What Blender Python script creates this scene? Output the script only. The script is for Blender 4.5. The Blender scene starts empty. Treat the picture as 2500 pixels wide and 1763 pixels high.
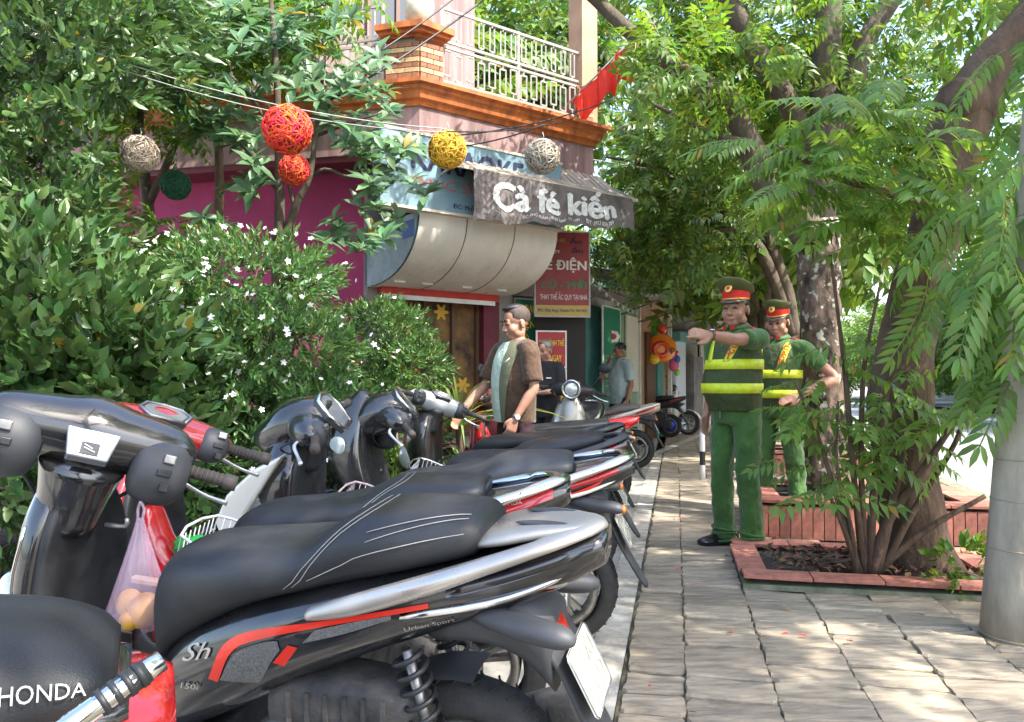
import bpy, math, random
import numpy as np
from mathutils import Vector, Matrix, Euler, noise as mnoise

SC = bpy.context.scene
COL = SC.collection
rng = np.random.default_rng(7)
random.seed(7)
R = math.radians

# ------------------------------------------------------------------ camera, sky, sun, exposure
F_PX = 1900.0                       # focal length in photograph pixels (2500 wide)
CAM_H = 1.15
cam = bpy.data.cameras.new('camera')
cam.sensor_width = 36.0
cam.lens = 36.0 * F_PX / 2500.0
cam.clip_end = 900.0
cam_o = bpy.data.objects.new('camera', cam)
COL.objects.link(cam_o)
cam_o.location = (0, 0, CAM_H)
cam_o.rotation_euler = (R(90) + math.atan((930 - 881.5) / F_PX), 0, 0)
SC.camera = cam_o
SC.render.resolution_x, SC.render.resolution_y = 1024, 722

SUN = Vector((0.50, -0.34, 0.80)).normalized()      # towards the sun
SUN_EL = math.asin(SUN.z)
world = bpy.data.worlds.new('World')
SC.world = world
world.use_nodes = True
wn = world.node_tree
for n_ in list(wn.nodes):
    wn.nodes.remove(n_)
w_out = wn.nodes.new('ShaderNodeOutputWorld')
w_bg = wn.nodes.new('ShaderNodeBackground')
w_sky = wn.nodes.new('ShaderNodeTexSky')
w_sky.sky_type = 'NISHITA'
w_sky.sun_disc = False
w_sky.sun_elevation = SUN_EL
w_sky.sun_rotation = math.atan2(SUN.x, SUN.y)
w_sky.air_density = 1.0
w_sky.dust_density = 2.5
w_sky.ozone_density = 1.0
w_bg.inputs['Strength'].default_value = 0.15
wn.links.new(w_sky.outputs[0], w_bg.inputs[0])
wn.links.new(w_bg.outputs[0], w_out.inputs[0])
sun_l = bpy.data.lights.new('sun', 'SUN')
sun_l.energy = 2.6
sun_l.angle = R(0.55)
sun_l.color = (1.0, 0.95, 0.86)
sun_o = bpy.data.objects.new('sun', sun_l)
COL.objects.link(sun_o)
sun_o.rotation_euler = SUN.to_track_quat('Z', 'Y').to_euler()
sun_o.location = (4, -3, 20)
vs = SC.view_settings
vs.view_transform = 'Standard'
vs.look = 'None'
vs.gamma = 1.0
vs.use_curve_mapping = False
vs.exposure = 2.34
SC.cycles.use_denoising = True
SC.cycles.max_bounces = 8
SC.cycles.transparent_max_bounces = 12
SC.cycles.sample_clamp_indirect = 6.0

# ------------------------------------------------------------------ materials
MATS = {}
def mat(name, col, rough=0.5, metal=0.0, spec=0.5, coat=0.0, nz=None, bump=None, transl=0.0,
        col2=None, island=0.0, trans=0.0, emit=None, stretch=None, alpha=1.0, sheen=0.0, ior=1.5, obj_rand=0.0, rough_n=0.0):
    """procedural principled material. nz=(scale,amount) colour variation, bump=(scale,strength[,distance])"""
    if name in MATS:
        return MATS[name]
    m = bpy.data.materials.new(name)
    m.use_nodes = True
    nt = m.node_tree
    N, L = nt.nodes, nt.links
    b = N['Principled BSDF']
    out = N['Material Output']
    b.inputs['Roughness'].default_value = rough
    b.inputs['Metallic'].default_value = metal
    b.inputs['Specular IOR Level'].default_value = spec
    b.inputs['IOR'].default_value = ior
    b.inputs['Coat Weight'].default_value = coat
    b.inputs['Coat Roughness'].default_value = 0.04
    if sheen:
        b.inputs['Sheen Weight'].default_value = sheen
    b.inputs['Transmission Weight'].default_value = trans
    b.inputs['Alpha'].default_value = alpha
    c = (*col, 1.0)
    b.inputs['Base Color'].default_value = c
    last = None
    vec = None
    if nz or bump or rough_n:
        tc = N.new('ShaderNodeTexCoord')
        vec = tc.outputs['Object']
        if stretch:
            mp = N.new('ShaderNodeMapping')
            mp.inputs['Scale'].default_value = stretch
            L.new(vec, mp.inputs[0])
            vec = mp.outputs[0]
    if nz:
        t = N.new('ShaderNodeTexNoise')
        t.inputs['Scale'].default_value = nz[0]
        t.inputs['Detail'].default_value = 6.0
        t.inputs['Roughness'].default_value = 0.62
        L.new(vec, t.inputs['Vector'])
        rp = N.new('ShaderNodeValToRGB')
        a = nz[1]
        c2 = col2 if col2 else tuple(x * (1 - a) for x in col)
        rp.color_ramp.elements[0].position = 0.33
        rp.color_ramp.elements[1].position = 0.67
        rp.color_ramp.elements[0].color = (*c2, 1)
        rp.color_ramp.elements[1].color = (*[min(1, x * (1 + 0.4 * a)) for x in col], 1) if not col2 else c
        L.new(t.outputs[0], rp.inputs[0])
        last = rp.outputs[0]
    if island or obj_rand:
        if island:
            g = N.new('ShaderNodeNewGeometry')
            oi_ = N.new('ShaderNodeObjectInfo')
            ad_ = N.new('ShaderNodeMath'); ad_.operation = 'ADD'
            L.new(g.outputs['Random Per Island'], ad_.inputs[0]); L.new(oi_.outputs['Random'], ad_.inputs[1])
            fr_ = N.new('ShaderNodeMath'); fr_.operation = 'FRACT'; L.new(ad_.outputs[0], fr_.inputs[0])
            rnd = fr_.outputs[0]
            am = island
        else:
            g = N.new('ShaderNodeObjectInfo')
            rnd = g.outputs['Random']
            am = obj_rand
        hs = N.new('ShaderNodeHueSaturation')
        mr = N.new('ShaderNodeMapRange')
        mr.inputs[3].default_value = 1 - am
        mr.inputs[4].default_value = 1 + am
        L.new(rnd, mr.inputs[0])
        L.new(mr.outputs[0], hs.inputs['Value'])
        mr2 = N.new('ShaderNodeMapRange')
        mr2.inputs[3].default_value = 0.5 - 0.035 * am / 0.4
        mr2.inputs[4].default_value = 0.5 + 0.02 * am / 0.4
        wn_ = N.new('ShaderNodeMath'); wn_.operation = 'FRACT'
        ml = N.new('ShaderNodeMath'); ml.operation = 'MULTIPLY'; ml.inputs[1].default_value = 7.31
        L.new(rnd, ml.inputs[0]); L.new(ml.outputs[0], wn_.inputs[0]); L.new(wn_.outputs[0], mr2.inputs[0])
        if island:
            L.new(mr2.outputs[0], hs.inputs['Hue'])
        if last:
            L.new(last, hs.inputs['Color'])
        else:
            hs.inputs['Color'].default_value = c
        last = hs.outputs[0]
        if island and transl:                      # a few yellowing leaves
            gt_ = N.new('ShaderNodeMath'); gt_.operation = 'GREATER_THAN'; gt_.inputs[1].default_value = 0.988
            m3 = N.new('ShaderNodeMath'); m3.operation = 'FRACT'
            m4 = N.new('ShaderNodeMath'); m4.operation = 'MULTIPLY'; m4.inputs[1].default_value = 13.7
            L.new(rnd, m4.inputs[0]); L.new(m4.outputs[0], m3.inputs[0]); L.new(m3.outputs[0], gt_.inputs[0])
            my = N.new('ShaderNodeMixRGB'); my.inputs[2].default_value = (0.26, 0.20, 0.035, 1)
            L.new(gt_.outputs[0], my.inputs[0]); L.new(last, my.inputs[1]); last = my.outputs[0]
    if last:
        L.new(last, b.inputs['Base Color'])
    if rough_n:
        t3 = N.new('ShaderNodeTexNoise'); t3.inputs['Scale'].default_value = rough_n
        t3.inputs['Detail'].default_value = 5
        L.new(vec, t3.inputs['Vector'])
        mr3 = N.new('ShaderNodeMapRange')
        mr3.inputs[1].default_value = 0.35; mr3.inputs[2].default_value = 0.7
        mr3.inputs[3].default_value = rough * 0.7; mr3.inputs[4].default_value = min(1, rough * 1.9 + 0.05)
        L.new(t3.outputs[0], mr3.inputs[0]); L.new(mr3.outputs[0], b.inputs['Roughness'])
    if bump:
        t2 = N.new('ShaderNodeTexNoise')
        t2.inputs['Scale'].default_value = bump[0]
        t2.inputs['Detail'].default_value = 5.0
        L.new(vec, t2.inputs['Vector'])
        bp = N.new('ShaderNodeBump')
        bp.inputs['Strength'].default_value = bump[1]
        bp.inputs['Distance'].default_value = bump[2] if len(bump) > 2 else 0.01
        L.new(t2.outputs[0], bp.inputs['Height'])
        L.new(bp.outputs[0], b.inputs['Normal'])
    if emit:
        b.inputs['Emission Color'].default_value = (*emit[0], 1)
        b.inputs['Emission Strength'].default_value = emit[1]
    if transl:
        tr = N.new('ShaderNodeBsdfTranslucent')
        mx = N.new('ShaderNodeMixShader')
        mx.inputs[0].default_value = transl
        if last:
            gm = N.new('ShaderNodeHueSaturation')
            gm.inputs['Hue'].default_value = 0.48
            gm.inputs['Saturation'].default_value = 1.1
            gm.inputs['Value'].default_value = 1.9
            L.new(last, gm.inputs['Color']); L.new(gm.outputs[0], tr.inputs[0])
        else:
            tr.inputs[0].default_value = (*[min(1, x * 1.8) for x in col], 1)
        L.new(b.outputs[0], mx.inputs[1]); L.new(tr.outputs[0], mx.inputs[2])
        L.new(mx.outputs[0], out.inputs['Surface'])
    MATS[name] = m
    return m

# ------------------------------------------------------------------ mesh helpers
def nrm(v):
    v = np.asarray(v, float)
    return v / (np.linalg.norm(v) + 1e-12)

def catmull(P, k):
    """resample control rows P (n,d) with k steps per span"""
    P = np.asarray(P, float)
    n = len(P)
    if k <= 1 or n < 3:
        return P
    out = []
    for i in range(n - 1):
        p0 = P[i - 1] if i > 0 else 2 * P[i] - P[i + 1]
        p1, p2 = P[i], P[i + 1]
        p3 = P[i + 2] if i + 2 < n else 2 * P[i + 1] - P[i]
        for j in range(k):
            t = j / k
            out.append(0.5 * (2 * p1 + (p2 - p0) * t + (2 * p0 - 5 * p1 + 4 * p2 - p3) * t * t + (3 * p1 - p0 - 3 * p2 + p3) * t ** 3))
    out.append(P[-1])
    return np.array(out)

class MB:
    def __init__(s):
        s.v = []; s.f = []; s.m = []; s.s = []
    def add(s, verts, faces, mi=0, smooth=False):
        o = len(s.v)
        s.v.extend([tuple(map(float, p)) for p in verts])
        for f in faces:
            s.f.append([i + o for i in f]); s.m.append(mi); s.s.append(smooth)
        return s
    def box(s, c, size, rot=None, mi=0, M=None):
        hx, hy, hz = size[0] / 2, size[1] / 2, size[2] / 2
        V = np.array([(x, y, z) for x in (-hx, hx) for y in (-hy, hy) for z in (-hz, hz)])
        if rot is not None:
            V = V @ np.array(Euler(rot).to_matrix()).T
        if M is not None:
            V = V @ np.array(M).T
        V = V + np.array(c)
        return s.add(V, [(0, 1, 3, 2), (4, 6, 7, 5), (0, 4, 5, 1), (2, 3, 7, 6), (0, 2, 6, 4), (1, 5, 7, 3)], mi)
    def bar(s, a, b, w, h=None, mi=0, up=(0, 0, 1)):
        """square bar from a to b"""
        a = np.array(a, float); b = np.array(b, float)
        d = nrm(b - a); up = np.array(up, float)
        if abs(d @ up) > 0.98:
            up = np.array((1.0, 0, 0))
        x = nrm(np.cross(d, up)); y = np.cross(x, d)
        h = h or w
        V = [p + x * sx * w / 2 + y * sy * h / 2 for p in (a, b) for sx, sy in ((-1, -1), (1, -1), (1, 1), (-1, 1))]
        return s.add(V, [(0, 1, 2, 3), (7, 6, 5, 4), (0, 4, 5, 1), (1, 5, 6, 2), (2, 6, 7, 3), (3, 7, 4, 0)], mi)
    def loft(s, rings, mi=0, smooth=True, caps=True, closed=True):
        n = len(rings[0]); o = []
        V = [p for r_ in rings for p in r_]
        F = []
        m = n if closed else n - 1
        for i in range(len(rings) - 1):
            for j in range(m):
                k = (j + 1) % n
                F.append((i * n + j, i * n + k, (i + 1) * n + k, (i + 1) * n + j))
        if caps and closed:
            F.append(tuple(range(n - 1, -1, -1)))
            b = (len(rings) - 1) * n
            F.append(tuple(range(b, b + n)))
        return s.add(V, F, mi, smooth)
    def tube(s, path, rad, n=8, mi=0, caps=True, k=1, smooth=True, flat=1.0):
        P = np.asarray(path, float)
        rad = np.full(len(P), rad) if np.isscalar(rad) else np.asarray(rad, float)
        if k > 1:
            A = catmull(np.column_stack([P, rad]), k); P, rad = A[:, :3], A[:, 3]
        T = np.gradient(P, axis=0)
        T /= np.linalg.norm(T, axis=1)[:, None] + 1e-12
        up = np.array((0, 0, 1.0)) if abs(T[0][2]) < 0.9 else np.array((1.0, 0, 0))
        x = nrm(np.cross(up, T[0])); rings = []
        for p, t, r_ in zip(P, T, rad):
            x = nrm(x - t * (x @ t)); y = np.cross(t, x)
            rings.append([p + r_ * (math.cos(a) * x + flat * math.sin(a) * y) for a in np.linspace(0, 2 * math.pi, n, endpoint=False)])
        return s.loft(rings, mi, smooth, caps)
    def ell(s, c, r_, nu=16, nv=10, rot=None, mi=0, e=1.0):
        r_ = np.broadcast_to(np.array(r_, float), (3,))
        V = []
        sg = lambda x: math.copysign(abs(x) ** e, x)
        for i in range(1, nv):
            th = math.pi * i / nv
            for j in range(nu):
                ph = 2 * math.pi * j / nu
                V.append((sg(math.sin(th)) * sg(math.cos(ph)), sg(math.sin(th)) * sg(math.sin(ph)), sg(math.cos(th))))
        V = [(0, 0, 1)] + V + [(0, 0, -1)]
        V = np.array(V) * r_
        if rot is not None:
            V = V @ np.array(Euler(rot).to_matrix()).T
        V = V + np.array(c)
        F = [(0, 1 + j, 1 + (j + 1) % nu) for j in range(nu)]
        for i in range(nv - 2):
            a = 1 + i * nu
            F += [(a + j, a + nu + j, a + nu + (j + 1) % nu, a + (j + 1) % nu) for j in range(nu)]
        b = len(V) - 1; a = 1 + (nv - 2) * nu
        F += [(b, a + (j + 1) % nu, a + j) for j in range(nu)]
        return s.add(V, F, mi, True)
    def lathe(s, prof, n=24, c=(0, 0, 0), axis='z', mi=0, smooth=True, caps=False):
        rings = []
        for r_, h in prof:
            ring = []
            for a in np.linspace(0, 2 * math.pi, n, endpoint=False):
                x, y = r_ * math.cos(a), r_ * math.sin(a)
                p = (x, y, h) if axis == 'z' else ((y, h, x) if axis == 'y' else (h, x, y))
                ring.append(np.array(p) + np.array(c))
            rings.append(ring)
        return s.loft(rings, mi, smooth, caps)
    def prism(s, outline, d0, d1, fr=None, mi=0, smooth=False):
        """outline 2D points (counter-clockwise); fr(u,v,w)->3D"""
        fr = fr or (lambda u, v, w: (u, v, w))
        n = len(outline)
        V = [fr(u, v, d0) for u, v in outline] + [fr(u, v, d1) for u, v in outline]
        F = [tuple(range(n - 1, -1, -1)), tuple(range(n, 2 * n))]
        F += [(i, (i + 1) % n, n + (i + 1) % n, n + i) for i in range(n)]
        return s.add(V, F, mi, smooth)
    def quad(s, pts, mi=0):
        return s.add(pts, [tuple(range(len(pts)))], mi)
    def xf(s, M):
        """transform everything by 4x4 numpy matrix"""
        V = np.array(s.v)
        M = np.array(M)
        s.v = [tuple(p) for p in (V @ M[:3, :3].T + M[:3, 3])]
        return s
    def mesh(s, name, mats):
        me = bpy.data.meshes.new(name)
        me.from_pydata(s.v, [], s.f)
        for m_ in (mats if isinstance(mats, (list, tuple)) else [mats]):
            me.materials.append(m_)
        if s.f:
            me.polygons.foreach_set('material_index', s.m)
            me.polygons.foreach_set('use_smooth', s.s)
        me.update()
        return me

def link(name, data, parent=None, loc=None):
    o = bpy.data.objects.new(name, data)
    COL.objects.link(o)
    if parent is not None:
        o.parent = parent
    if loc is not None:
        o.location = loc
    return o

def obj(name, mb, mats, parent=None, loc=None, sub=0, bevel=0, fixn=False):
    me = mb.mesh(name, mats) if isinstance(mb, MB) else mb
    o = link(name, me, parent, loc)
    if bevel:
        md = o.modifiers.new('bevel', 'BEVEL'); md.width = bevel; md.segments = 2; md.limit_method = 'ANGLE'; md.angle_limit = R(40)
    if sub:
        md = o.modifiers.new('sub', 'SUBSURF'); md.levels = sub; md.render_levels = sub
    return o

def tag(o, label, cat, group=None):
    o['label'] = label; o['category'] = cat
    if group:
        o['group'] = group
    return o

def thing(name, label, cat, loc=(0, 0, 0), rz=0.0, group=None):
    o = bpy.data.objects.new(name, None)
    o.empty_display_size = 0.1
    COL.objects.link(o)
    o.location = loc; o.rotation_euler = (0, 0, rz)
    return tag(o, label, cat, group)

def struct(o):
    o['kind'] = 'structure'; return o

def pt(px, py, Y):
    """world point on the sight line of a photograph pixel at depth Y (layout aid)"""
    return np.array(((px - 1250) / F_PX * Y, Y, CAM_H - (py - 930) / F_PX * Y))

# text -> flat mesh, fitted to a rectangle
def text_mesh(txt, bold=0.0, extrude=0.0):
    cu = bpy.data.curves.new('t', 'FONT')
    cu.body = txt
    cu.size = 1.0
    cu.offset = bold
    cu.extrude = extrude
    cu.resolution_u = 3
    o = bpy.data.objects.new('t', cu)
    COL.objects.link(o)
    bpy.context.view_layer.update()
    dg = bpy.context.evaluated_depsgraph_get()
    me = bpy.data.meshes.new_from_object(o.evaluated_get(dg))
    bpy.data.objects.remove(o)
    bpy.data.curves.remove(cu)
    V = np.empty(len(me.vertices) * 3); me.vertices.foreach_get('co', V)
    V = V.reshape(-1, 3)
    F = [list(p.vertices) for p in me.polygons]
    bpy.data.meshes.remove(me)
    return V, F

def lettering(txt, place, m, parent, bold=0.01, name='lettering', thick=0.0):
    """place(u,v,w) maps the text box 0..1 x 0..1 to 3D"""
    V, F = text_mesh(txt, 0.0)
    lo, hi = V.min(0), V.max(0)
    W_, H_ = hi[0] - lo[0] + 1e-9, hi[1] - lo[1] + 1e-9
    p0, pu, pv = (np.array(place(*q, 0.0), float) for q in ((0, 0), (1, 0), (0, 1)))
    nn_ = nrm(np.cross(pu - p0, pv - p0))
    mb = MB()
    sh = [(0, 0)] if bold < .008 else [(0, 0), (-bold, 0), (bold, 0), (0, bold * .6), (0, -bold * .6)]
    for k_, (du, dv) in enumerate(sh):
        U = (V[:, :2] - lo[:2] + (du, dv)) / (W_, H_)
        mb.add([np.array(place(u, v, 0.0)) + nn_ * (.0004 * k_) for u, v in U], F)
    return obj(name, mb, m, parent)

# leaves -------------------------------------------------------------------------
def T_leaf(w=0.42, fold=0.12, droop=0.12, detail=1):
    """leaf template along +x, length 1, normal +z"""
    if detail == 0:
        V = [(0, 0, 0), (0.45, w / 2, fold * 0.5), (0.45, -w / 2, fold * 0.5), (0.5, 0, -0.02), (1, 0, -droop)]
        F = [(0, 3, 1), (0, 2, 3), (3, 4, 1), (3, 2, 4)]
    else:
        V = [(0, 0, 0), (0.28, w * 0.40, fold * 0.45), (0.28, -w * 0.40, fold * 0.45), (0.62, w * 0.44, fold * 0.4 - droop * 0.4), (0.62, -w * 0.44, fold * 0.4 - droop * 0.4),
             (0.3, 0, 0.0), (0.64, 0, -droop * 0.45), (1, 0, -droop)]
        F = [(0, 5, 1), (0, 2, 5), (5, 6, 3, 1), (5, 2, 4, 6), (6, 7, 3), (6, 4, 7)]
    return np.array(V, float), F

def combine(parts):
    V = []; F = []
    for v, f in parts:
        o = sum(len(x) for x in V)
        V.append(v); F += [tuple(i + o for i in g) for g in f]
    return np.vstack(V), F

def xform(vf, scale=1.0, rz=0, ry=0, rx=0, t=(0, 0, 0)):
    v, f = vf
    M = np.array(Euler((rx, ry, rz)).to_matrix())
    return (v * scale) @ M.T + np.array(t), f

def T_whorl(k=8, w=0.36, tilt=0.35, detail=1, seed=0):
    r_ = random.Random(seed); P = []
    for i in range(k):
        a = 2 * math.pi * i / k + r_.uniform(-.3, .3)
        P.append(xform(T_leaf(w, 0.14, 0.25, detail), r_.uniform(0.75, 1.05), rz=a, ry=-tilt + r_.uniform(-.35, .45)))
    # rz after ry: compose by rotating twice
    out = []
    for i in range(k):
        a = 2 * math.pi * i / k + r_.uniform(-.3, .3)
        q = xform(T_leaf(w, 0.14, 0.25, detail), r_.uniform(0.75, 1.05), ry=r_.uniform(-0.7, 0.35) * 1.0 - tilt * 0.3)
        out.append(xform(q, 1.0, rz=a, t=(0, 0, r_.uniform(-.08, .08))))
    return combine(out)

def T_frond(k=7, w=0.34, droop=0.25, detail=0, lf=0.34, seed=0, stalk=True):
    """pinnate leaf along +x of length 1"""
    r_ = random.Random(seed); out = []
    bend = lambda t: np.array((t * (1 - 0.08 * t * droop), 0, -droop * t * t))
    for i in range(k):
        t = 0.18 + 0.76 * i / (k - 1)
        for sd in (-1, 1):
            sc = lf * (1.0 - 0.35 * abs(t - 0.55)) * r_.uniform(0.9, 1.1)
            q = xform(T_leaf(w, 0.1, 0.18 + droop * .4, detail), sc, rx=sd * 0.25 + r_.uniform(-.2, .2), ry=0.15 + 0.5 * droop + r_.uniform(-.15, .15))
            out.append(xform(q, 1.0, rz=sd * (R(68) - 0.35 * t) + r_.uniform(-.08, .08), t=bend(t)))
    out.append(xform(T_leaf(w, 0.1, 0.2, detail), lf * 0.9, ry=droop, t=bend(0.95)))
    if stalk:
        V = []; F = []
        for i in range(5):
            p = bend(i / 4 * 0.97)
            V += [p + (0, .006, 0), p + (0, -.006, 0)]
        for i in range(4):
            F.append((2 * i, 2 * i + 1, 2 * i + 3, 2 * i + 2))
        out.append((np.array(V), F))
    return combine(out)

def frames(D, N):
    D = D / (np.linalg.norm(D, axis=1)[:, None] + 1e-9)
    W = np.cross(N, D); W /= np.linalg.norm(W, axis=1)[:, None] + 1e-9
    N2 = np.cross(D, W)
    return D, W, N2

def mesh_np(name, V, F3, F4, m):
    """fast mesh from arrays of triangles and quads"""
    me = bpy.data.meshes.new(name)
    me.vertices.add(len(V)); me.vertices.foreach_set('co', V.astype(np.float32).ravel())
    loops = np.concatenate([F3.ravel(), F4.ravel()]).astype(np.int32)
    n3, n4 = len(F3), len(F4)
    me.loops.add(len(loops)); me.loops.foreach_set('vertex_index', loops)
    me.polygons.add(n3 + n4)
    st = np.concatenate([np.arange(n3) * 3, n3 * 3 + np.arange(n4) * 4]).astype(np.int32)
    me.polygons.foreach_set('loop_start', st)
    me.polygons.foreach_set('use_smooth', np.ones(n3 + n4, bool))
    me.materials.append(m)
    me.update(calc_edges=True)
    return me

def scatter(name, tmpl, P, D, N, S, m, parent=None):
    """join copies of a template into one mesh (stuff); tmpl may be a list of variants"""
    tl = tmpl if isinstance(tmpl, list) else [tmpl]
    Vs = []; A3 = []; A4 = []; off = 0
    D, W, N = frames(np.asarray(D, float), np.asarray(N, float))
    for q, (tv, tf) in enumerate(tl):
        ix = np.arange(q, len(P), len(tl))
        if not len(ix):
            continue
        V = P[ix, None, :] + S[ix, None, None] * (tv[None, :, 0:1] * D[ix, None, :] + tv[None, :, 1:2] * W[ix, None, :] + tv[None, :, 2:3] * N[ix, None, :])
        f3 = np.array([f for f in tf if len(f) == 3], int).reshape(-1, 3)
        f4 = np.array([f for f in tf if len(f) == 4], int).reshape(-1, 4)
        o = off + np.arange(len(ix)) * len(tv)
        A3.append((f3[None] + o[:, None, None]).reshape(-1, 3)); A4.append((f4[None] + o[:, None, None]).reshape(-1, 4))
        Vs.append(V.reshape(-1, 3)); off += len(ix) * len(tv)
    V = np.vstack(Vs)
    if parent is not None:
        V = V - np.array(parent.location)
    o = link(name, mesh_np(name, V, np.vstack(A3), np.vstack(A4), m), parent)
    o['kind'] = 'stuff'
    return o

def place(name, tmpl, P, D, N, S, m, parent):
    """leaves as single objects that share mesh data"""
    tl = tmpl if isinstance(tmpl, list) else [tmpl]
    mes = []
    for tv, tf in tl:
        f3 = np.array([f for f in tf if len(f) == 3], int).reshape(-1, 3)
        f4 = np.array([f for f in tf if len(f) == 4], int).reshape(-1, 4)
        mes.append(mesh_np(name, tv, f3, f4, m))
    D, W, N = frames(np.asarray(D, float), np.asarray(N, float))
    base = np.array(parent.location)
    for i in range(len(P)):
        o = bpy.data.objects.new(name, mes[i % len(mes)])
        COL.objects.link(o)
        o.parent = parent
        M = Matrix.Identity(4)
        s = S[i]
        for r_ in range(3):
            M[r_][0] = D[i][r_] * s; M[r_][1] = W[i][r_] * s; M[r_][2] = N[i][r_] * s; M[r_][3] = P[i][r_] - base[r_]
        o.matrix_local = M

def visible_first(P, k):
    """indices of the k points that show largest inside the picture"""
    Y = np.maximum(P[:, 1], 0.05)
    x = P[:, 0] / Y; z = (P[:, 2] - CAM_H) / Y
    ok = (np.abs(x) < 0.66) & (z > -0.44) & (z < 0.49) & (P[:, 1] > 0.3)
    key = np.where(ok, Y, 1e6)
    o = np.argsort(key)
    return o[:min(k, int(ok.sum()))], o[min(k, int(ok.sum())):]

def rnd_unit(n):
    v = rng.normal(size=(n, 3)); return v / np.linalg.norm(v, axis=1)[:, None]

def foliage(parent, tmpl, P, D, N, S, m, k=300, part='leaf'):
    a, b = visible_first(P, k) if k else (np.arange(0), np.arange(len(P)))
    if len(a): place(part, tmpl, P[a], D[a], N[a], S[a], m, parent)
    if len(b):
        o = scatter('foliage', tmpl, P[b], D[b], N[b], S[b], m, parent)
# ================================================================== materials
M_joint = mat('joint_soil', (0.13, 0.115, 0.075), 0.95, nz=(9, 0.5), bump=(60, 0.5))
M_apron = mat('apron_concrete', (0.34, 0.32, 0.28), 0.85, nz=(3.5, 0.45), bump=(45, 0.5, 0.006))
M_road = mat('asphalt', (0.26, 0.26, 0.26), 0.85, nz=(1.3, 0.25), bump=(90, 0.4))
M_white_line = mat('worn_white_paint', (0.52, 0.49, 0.43), 0.7, nz=(9, 0.4), col2=(0.24, 0.21, 0.17), bump=(60, 0.3))
M_terr = mat('terracotta_tile', (0.46, 0.17, 0.115), 0.75, nz=(14, 0.4), bump=(70, 0.25), obj_rand=0.25)
M_conc = mat('mossy_concrete', (0.26, 0.25, 0.19), 0.9, nz=(9, 0.55), col2=(0.09, 0.11, 0.05), bump=(40, 0.6))
M_soil = mat('soil', (0.075, 0.055, 0.04), 0.95, nz=(12, 0.5), bump=(30, 1.0, 0.03))
M_pole = mat('cast_concrete_pole', (0.36, 0.315, 0.235), 0.8, nz=(7, 0.35), bump=(50, 0.35), stretch=(1, 1, 0.35))
M_band = mat('pole_wire_band', (0.30, 0.24, 0.17), 0.6)
M_black = mat('black_plastic', (0.016, 0.017, 0.019), 0.42, bump=(260, 0.15, 0.002), rough_n=14)
M_white = mat('white_plastic', (0.78, 0.77, 0.74), 0.4, nz=(10, 0.15))

def stone_mat():
    m = bpy.data.materials.new('riven_paving_stone'); m.use_nodes = True
    N, L = m.node_tree.nodes, m.node_tree.links
    b = N['Principled BSDF']; b.inputs['Roughness'].default_value = 0.82
    g = N.new('ShaderNodeNewGeometry'); tc = N.new('ShaderNodeTexCoord')
    mp = N.new('ShaderNodeMapping'); mp.inputs['Rotation'].default_value = (0, 0, R(11.9)); mp.inputs['Scale'].default_value = (1.6, 7.0, 5.0)
    L.new(g.outputs['Position'], mp.inputs[0])
    t = N.new('ShaderNodeTexNoise'); t.inputs['Scale'].default_value = 2.6; t.inputs['Detail'].default_value = 9; t.inputs['Roughness'].default_value = 0.68
    L.new(mp.outputs[0], t.inputs['Vector'])
    r_ = N.new('ShaderNodeValToRGB'); e = r_.color_ramp.elements
    e[0].position = 0.3; e[0].color = (0.17, 0.145, 0.11, 1); e[1].position = 0.68; e[1].color = (0.50, 0.415, 0.30, 1)
    x = e.new(0.5); x.color = (0.34, 0.28, 0.205, 1)
    L.new(t.outputs[0], r_.inputs[0])
    t2 = N.new('ShaderNodeTexNoise'); t2.inputs['Scale'].default_value = 0.9; t2.inputs['Detail'].default_value = 4
    L.new(g.outputs['Position'], t2.inputs['Vector'])
    oi = N.new('ShaderNodeObjectInfo')
    ad = N.new('ShaderNodeMath'); ad.operation = 'ADD'
    L.new(t2.outputs[0], ad.inputs[0]); 
    m2 = N.new('ShaderNodeMath'); m2.operation = 'MULTIPLY'; m2.inputs[1].default_value = 0.35
    L.new(oi.outputs['Random'], m2.inputs[0]); L.new(m2.outputs[0], ad.inputs[1])
    mr = N.new('ShaderNodeMapRange'); mr.inputs[1].default_value = 0.35; mr.inputs[2].default_value = 1.0; mr.inputs[3].default_value = 0.55; mr.inputs[4].default_value = 1.12
    L.new(ad.outputs[0], mr.inputs[0])
    hs = N.new('ShaderNodeHueSaturation'); L.new(r_.outputs[0], hs.inputs['Color']); L.new(mr.outputs[0], hs.inputs['Value'])
    L.new(hs.outputs[0], b.inputs['Base Color'])
    bp = N.new('ShaderNodeBump'); bp.inputs['Strength'].default_value = 0.8; bp.inputs['Distance'].default_value = 0.02
    L.new(t.outputs[0], bp.inputs['Height']); L.new(bp.outputs[0], b.inputs['Normal'])
    return m
M_stone = stone_mat()

# ================================================================== street frame: u along the street, v to the right
U2 = np.array((0.206, 0.9786)); V2 = np.array((0.9786, -0.206))
def S(u, v, z=0.0):
    p = U2 * u + V2 * v
    return np.array((p[0], p[1], z))
ROTZ = math.atan2(V2[1], V2[0])

def sheet(name, pts, m, z):
    mb = MB(); mb.add([(p[0], p[1], z) for p in pts], [tuple(range(len(pts)))])
    return struct(obj(name, mb, m))

def rect_uv(u0, u1, v0, v1):
    return [S(u0, v0), S(u0, v1), S(u1, v1), S(u1, v0)]

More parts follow.
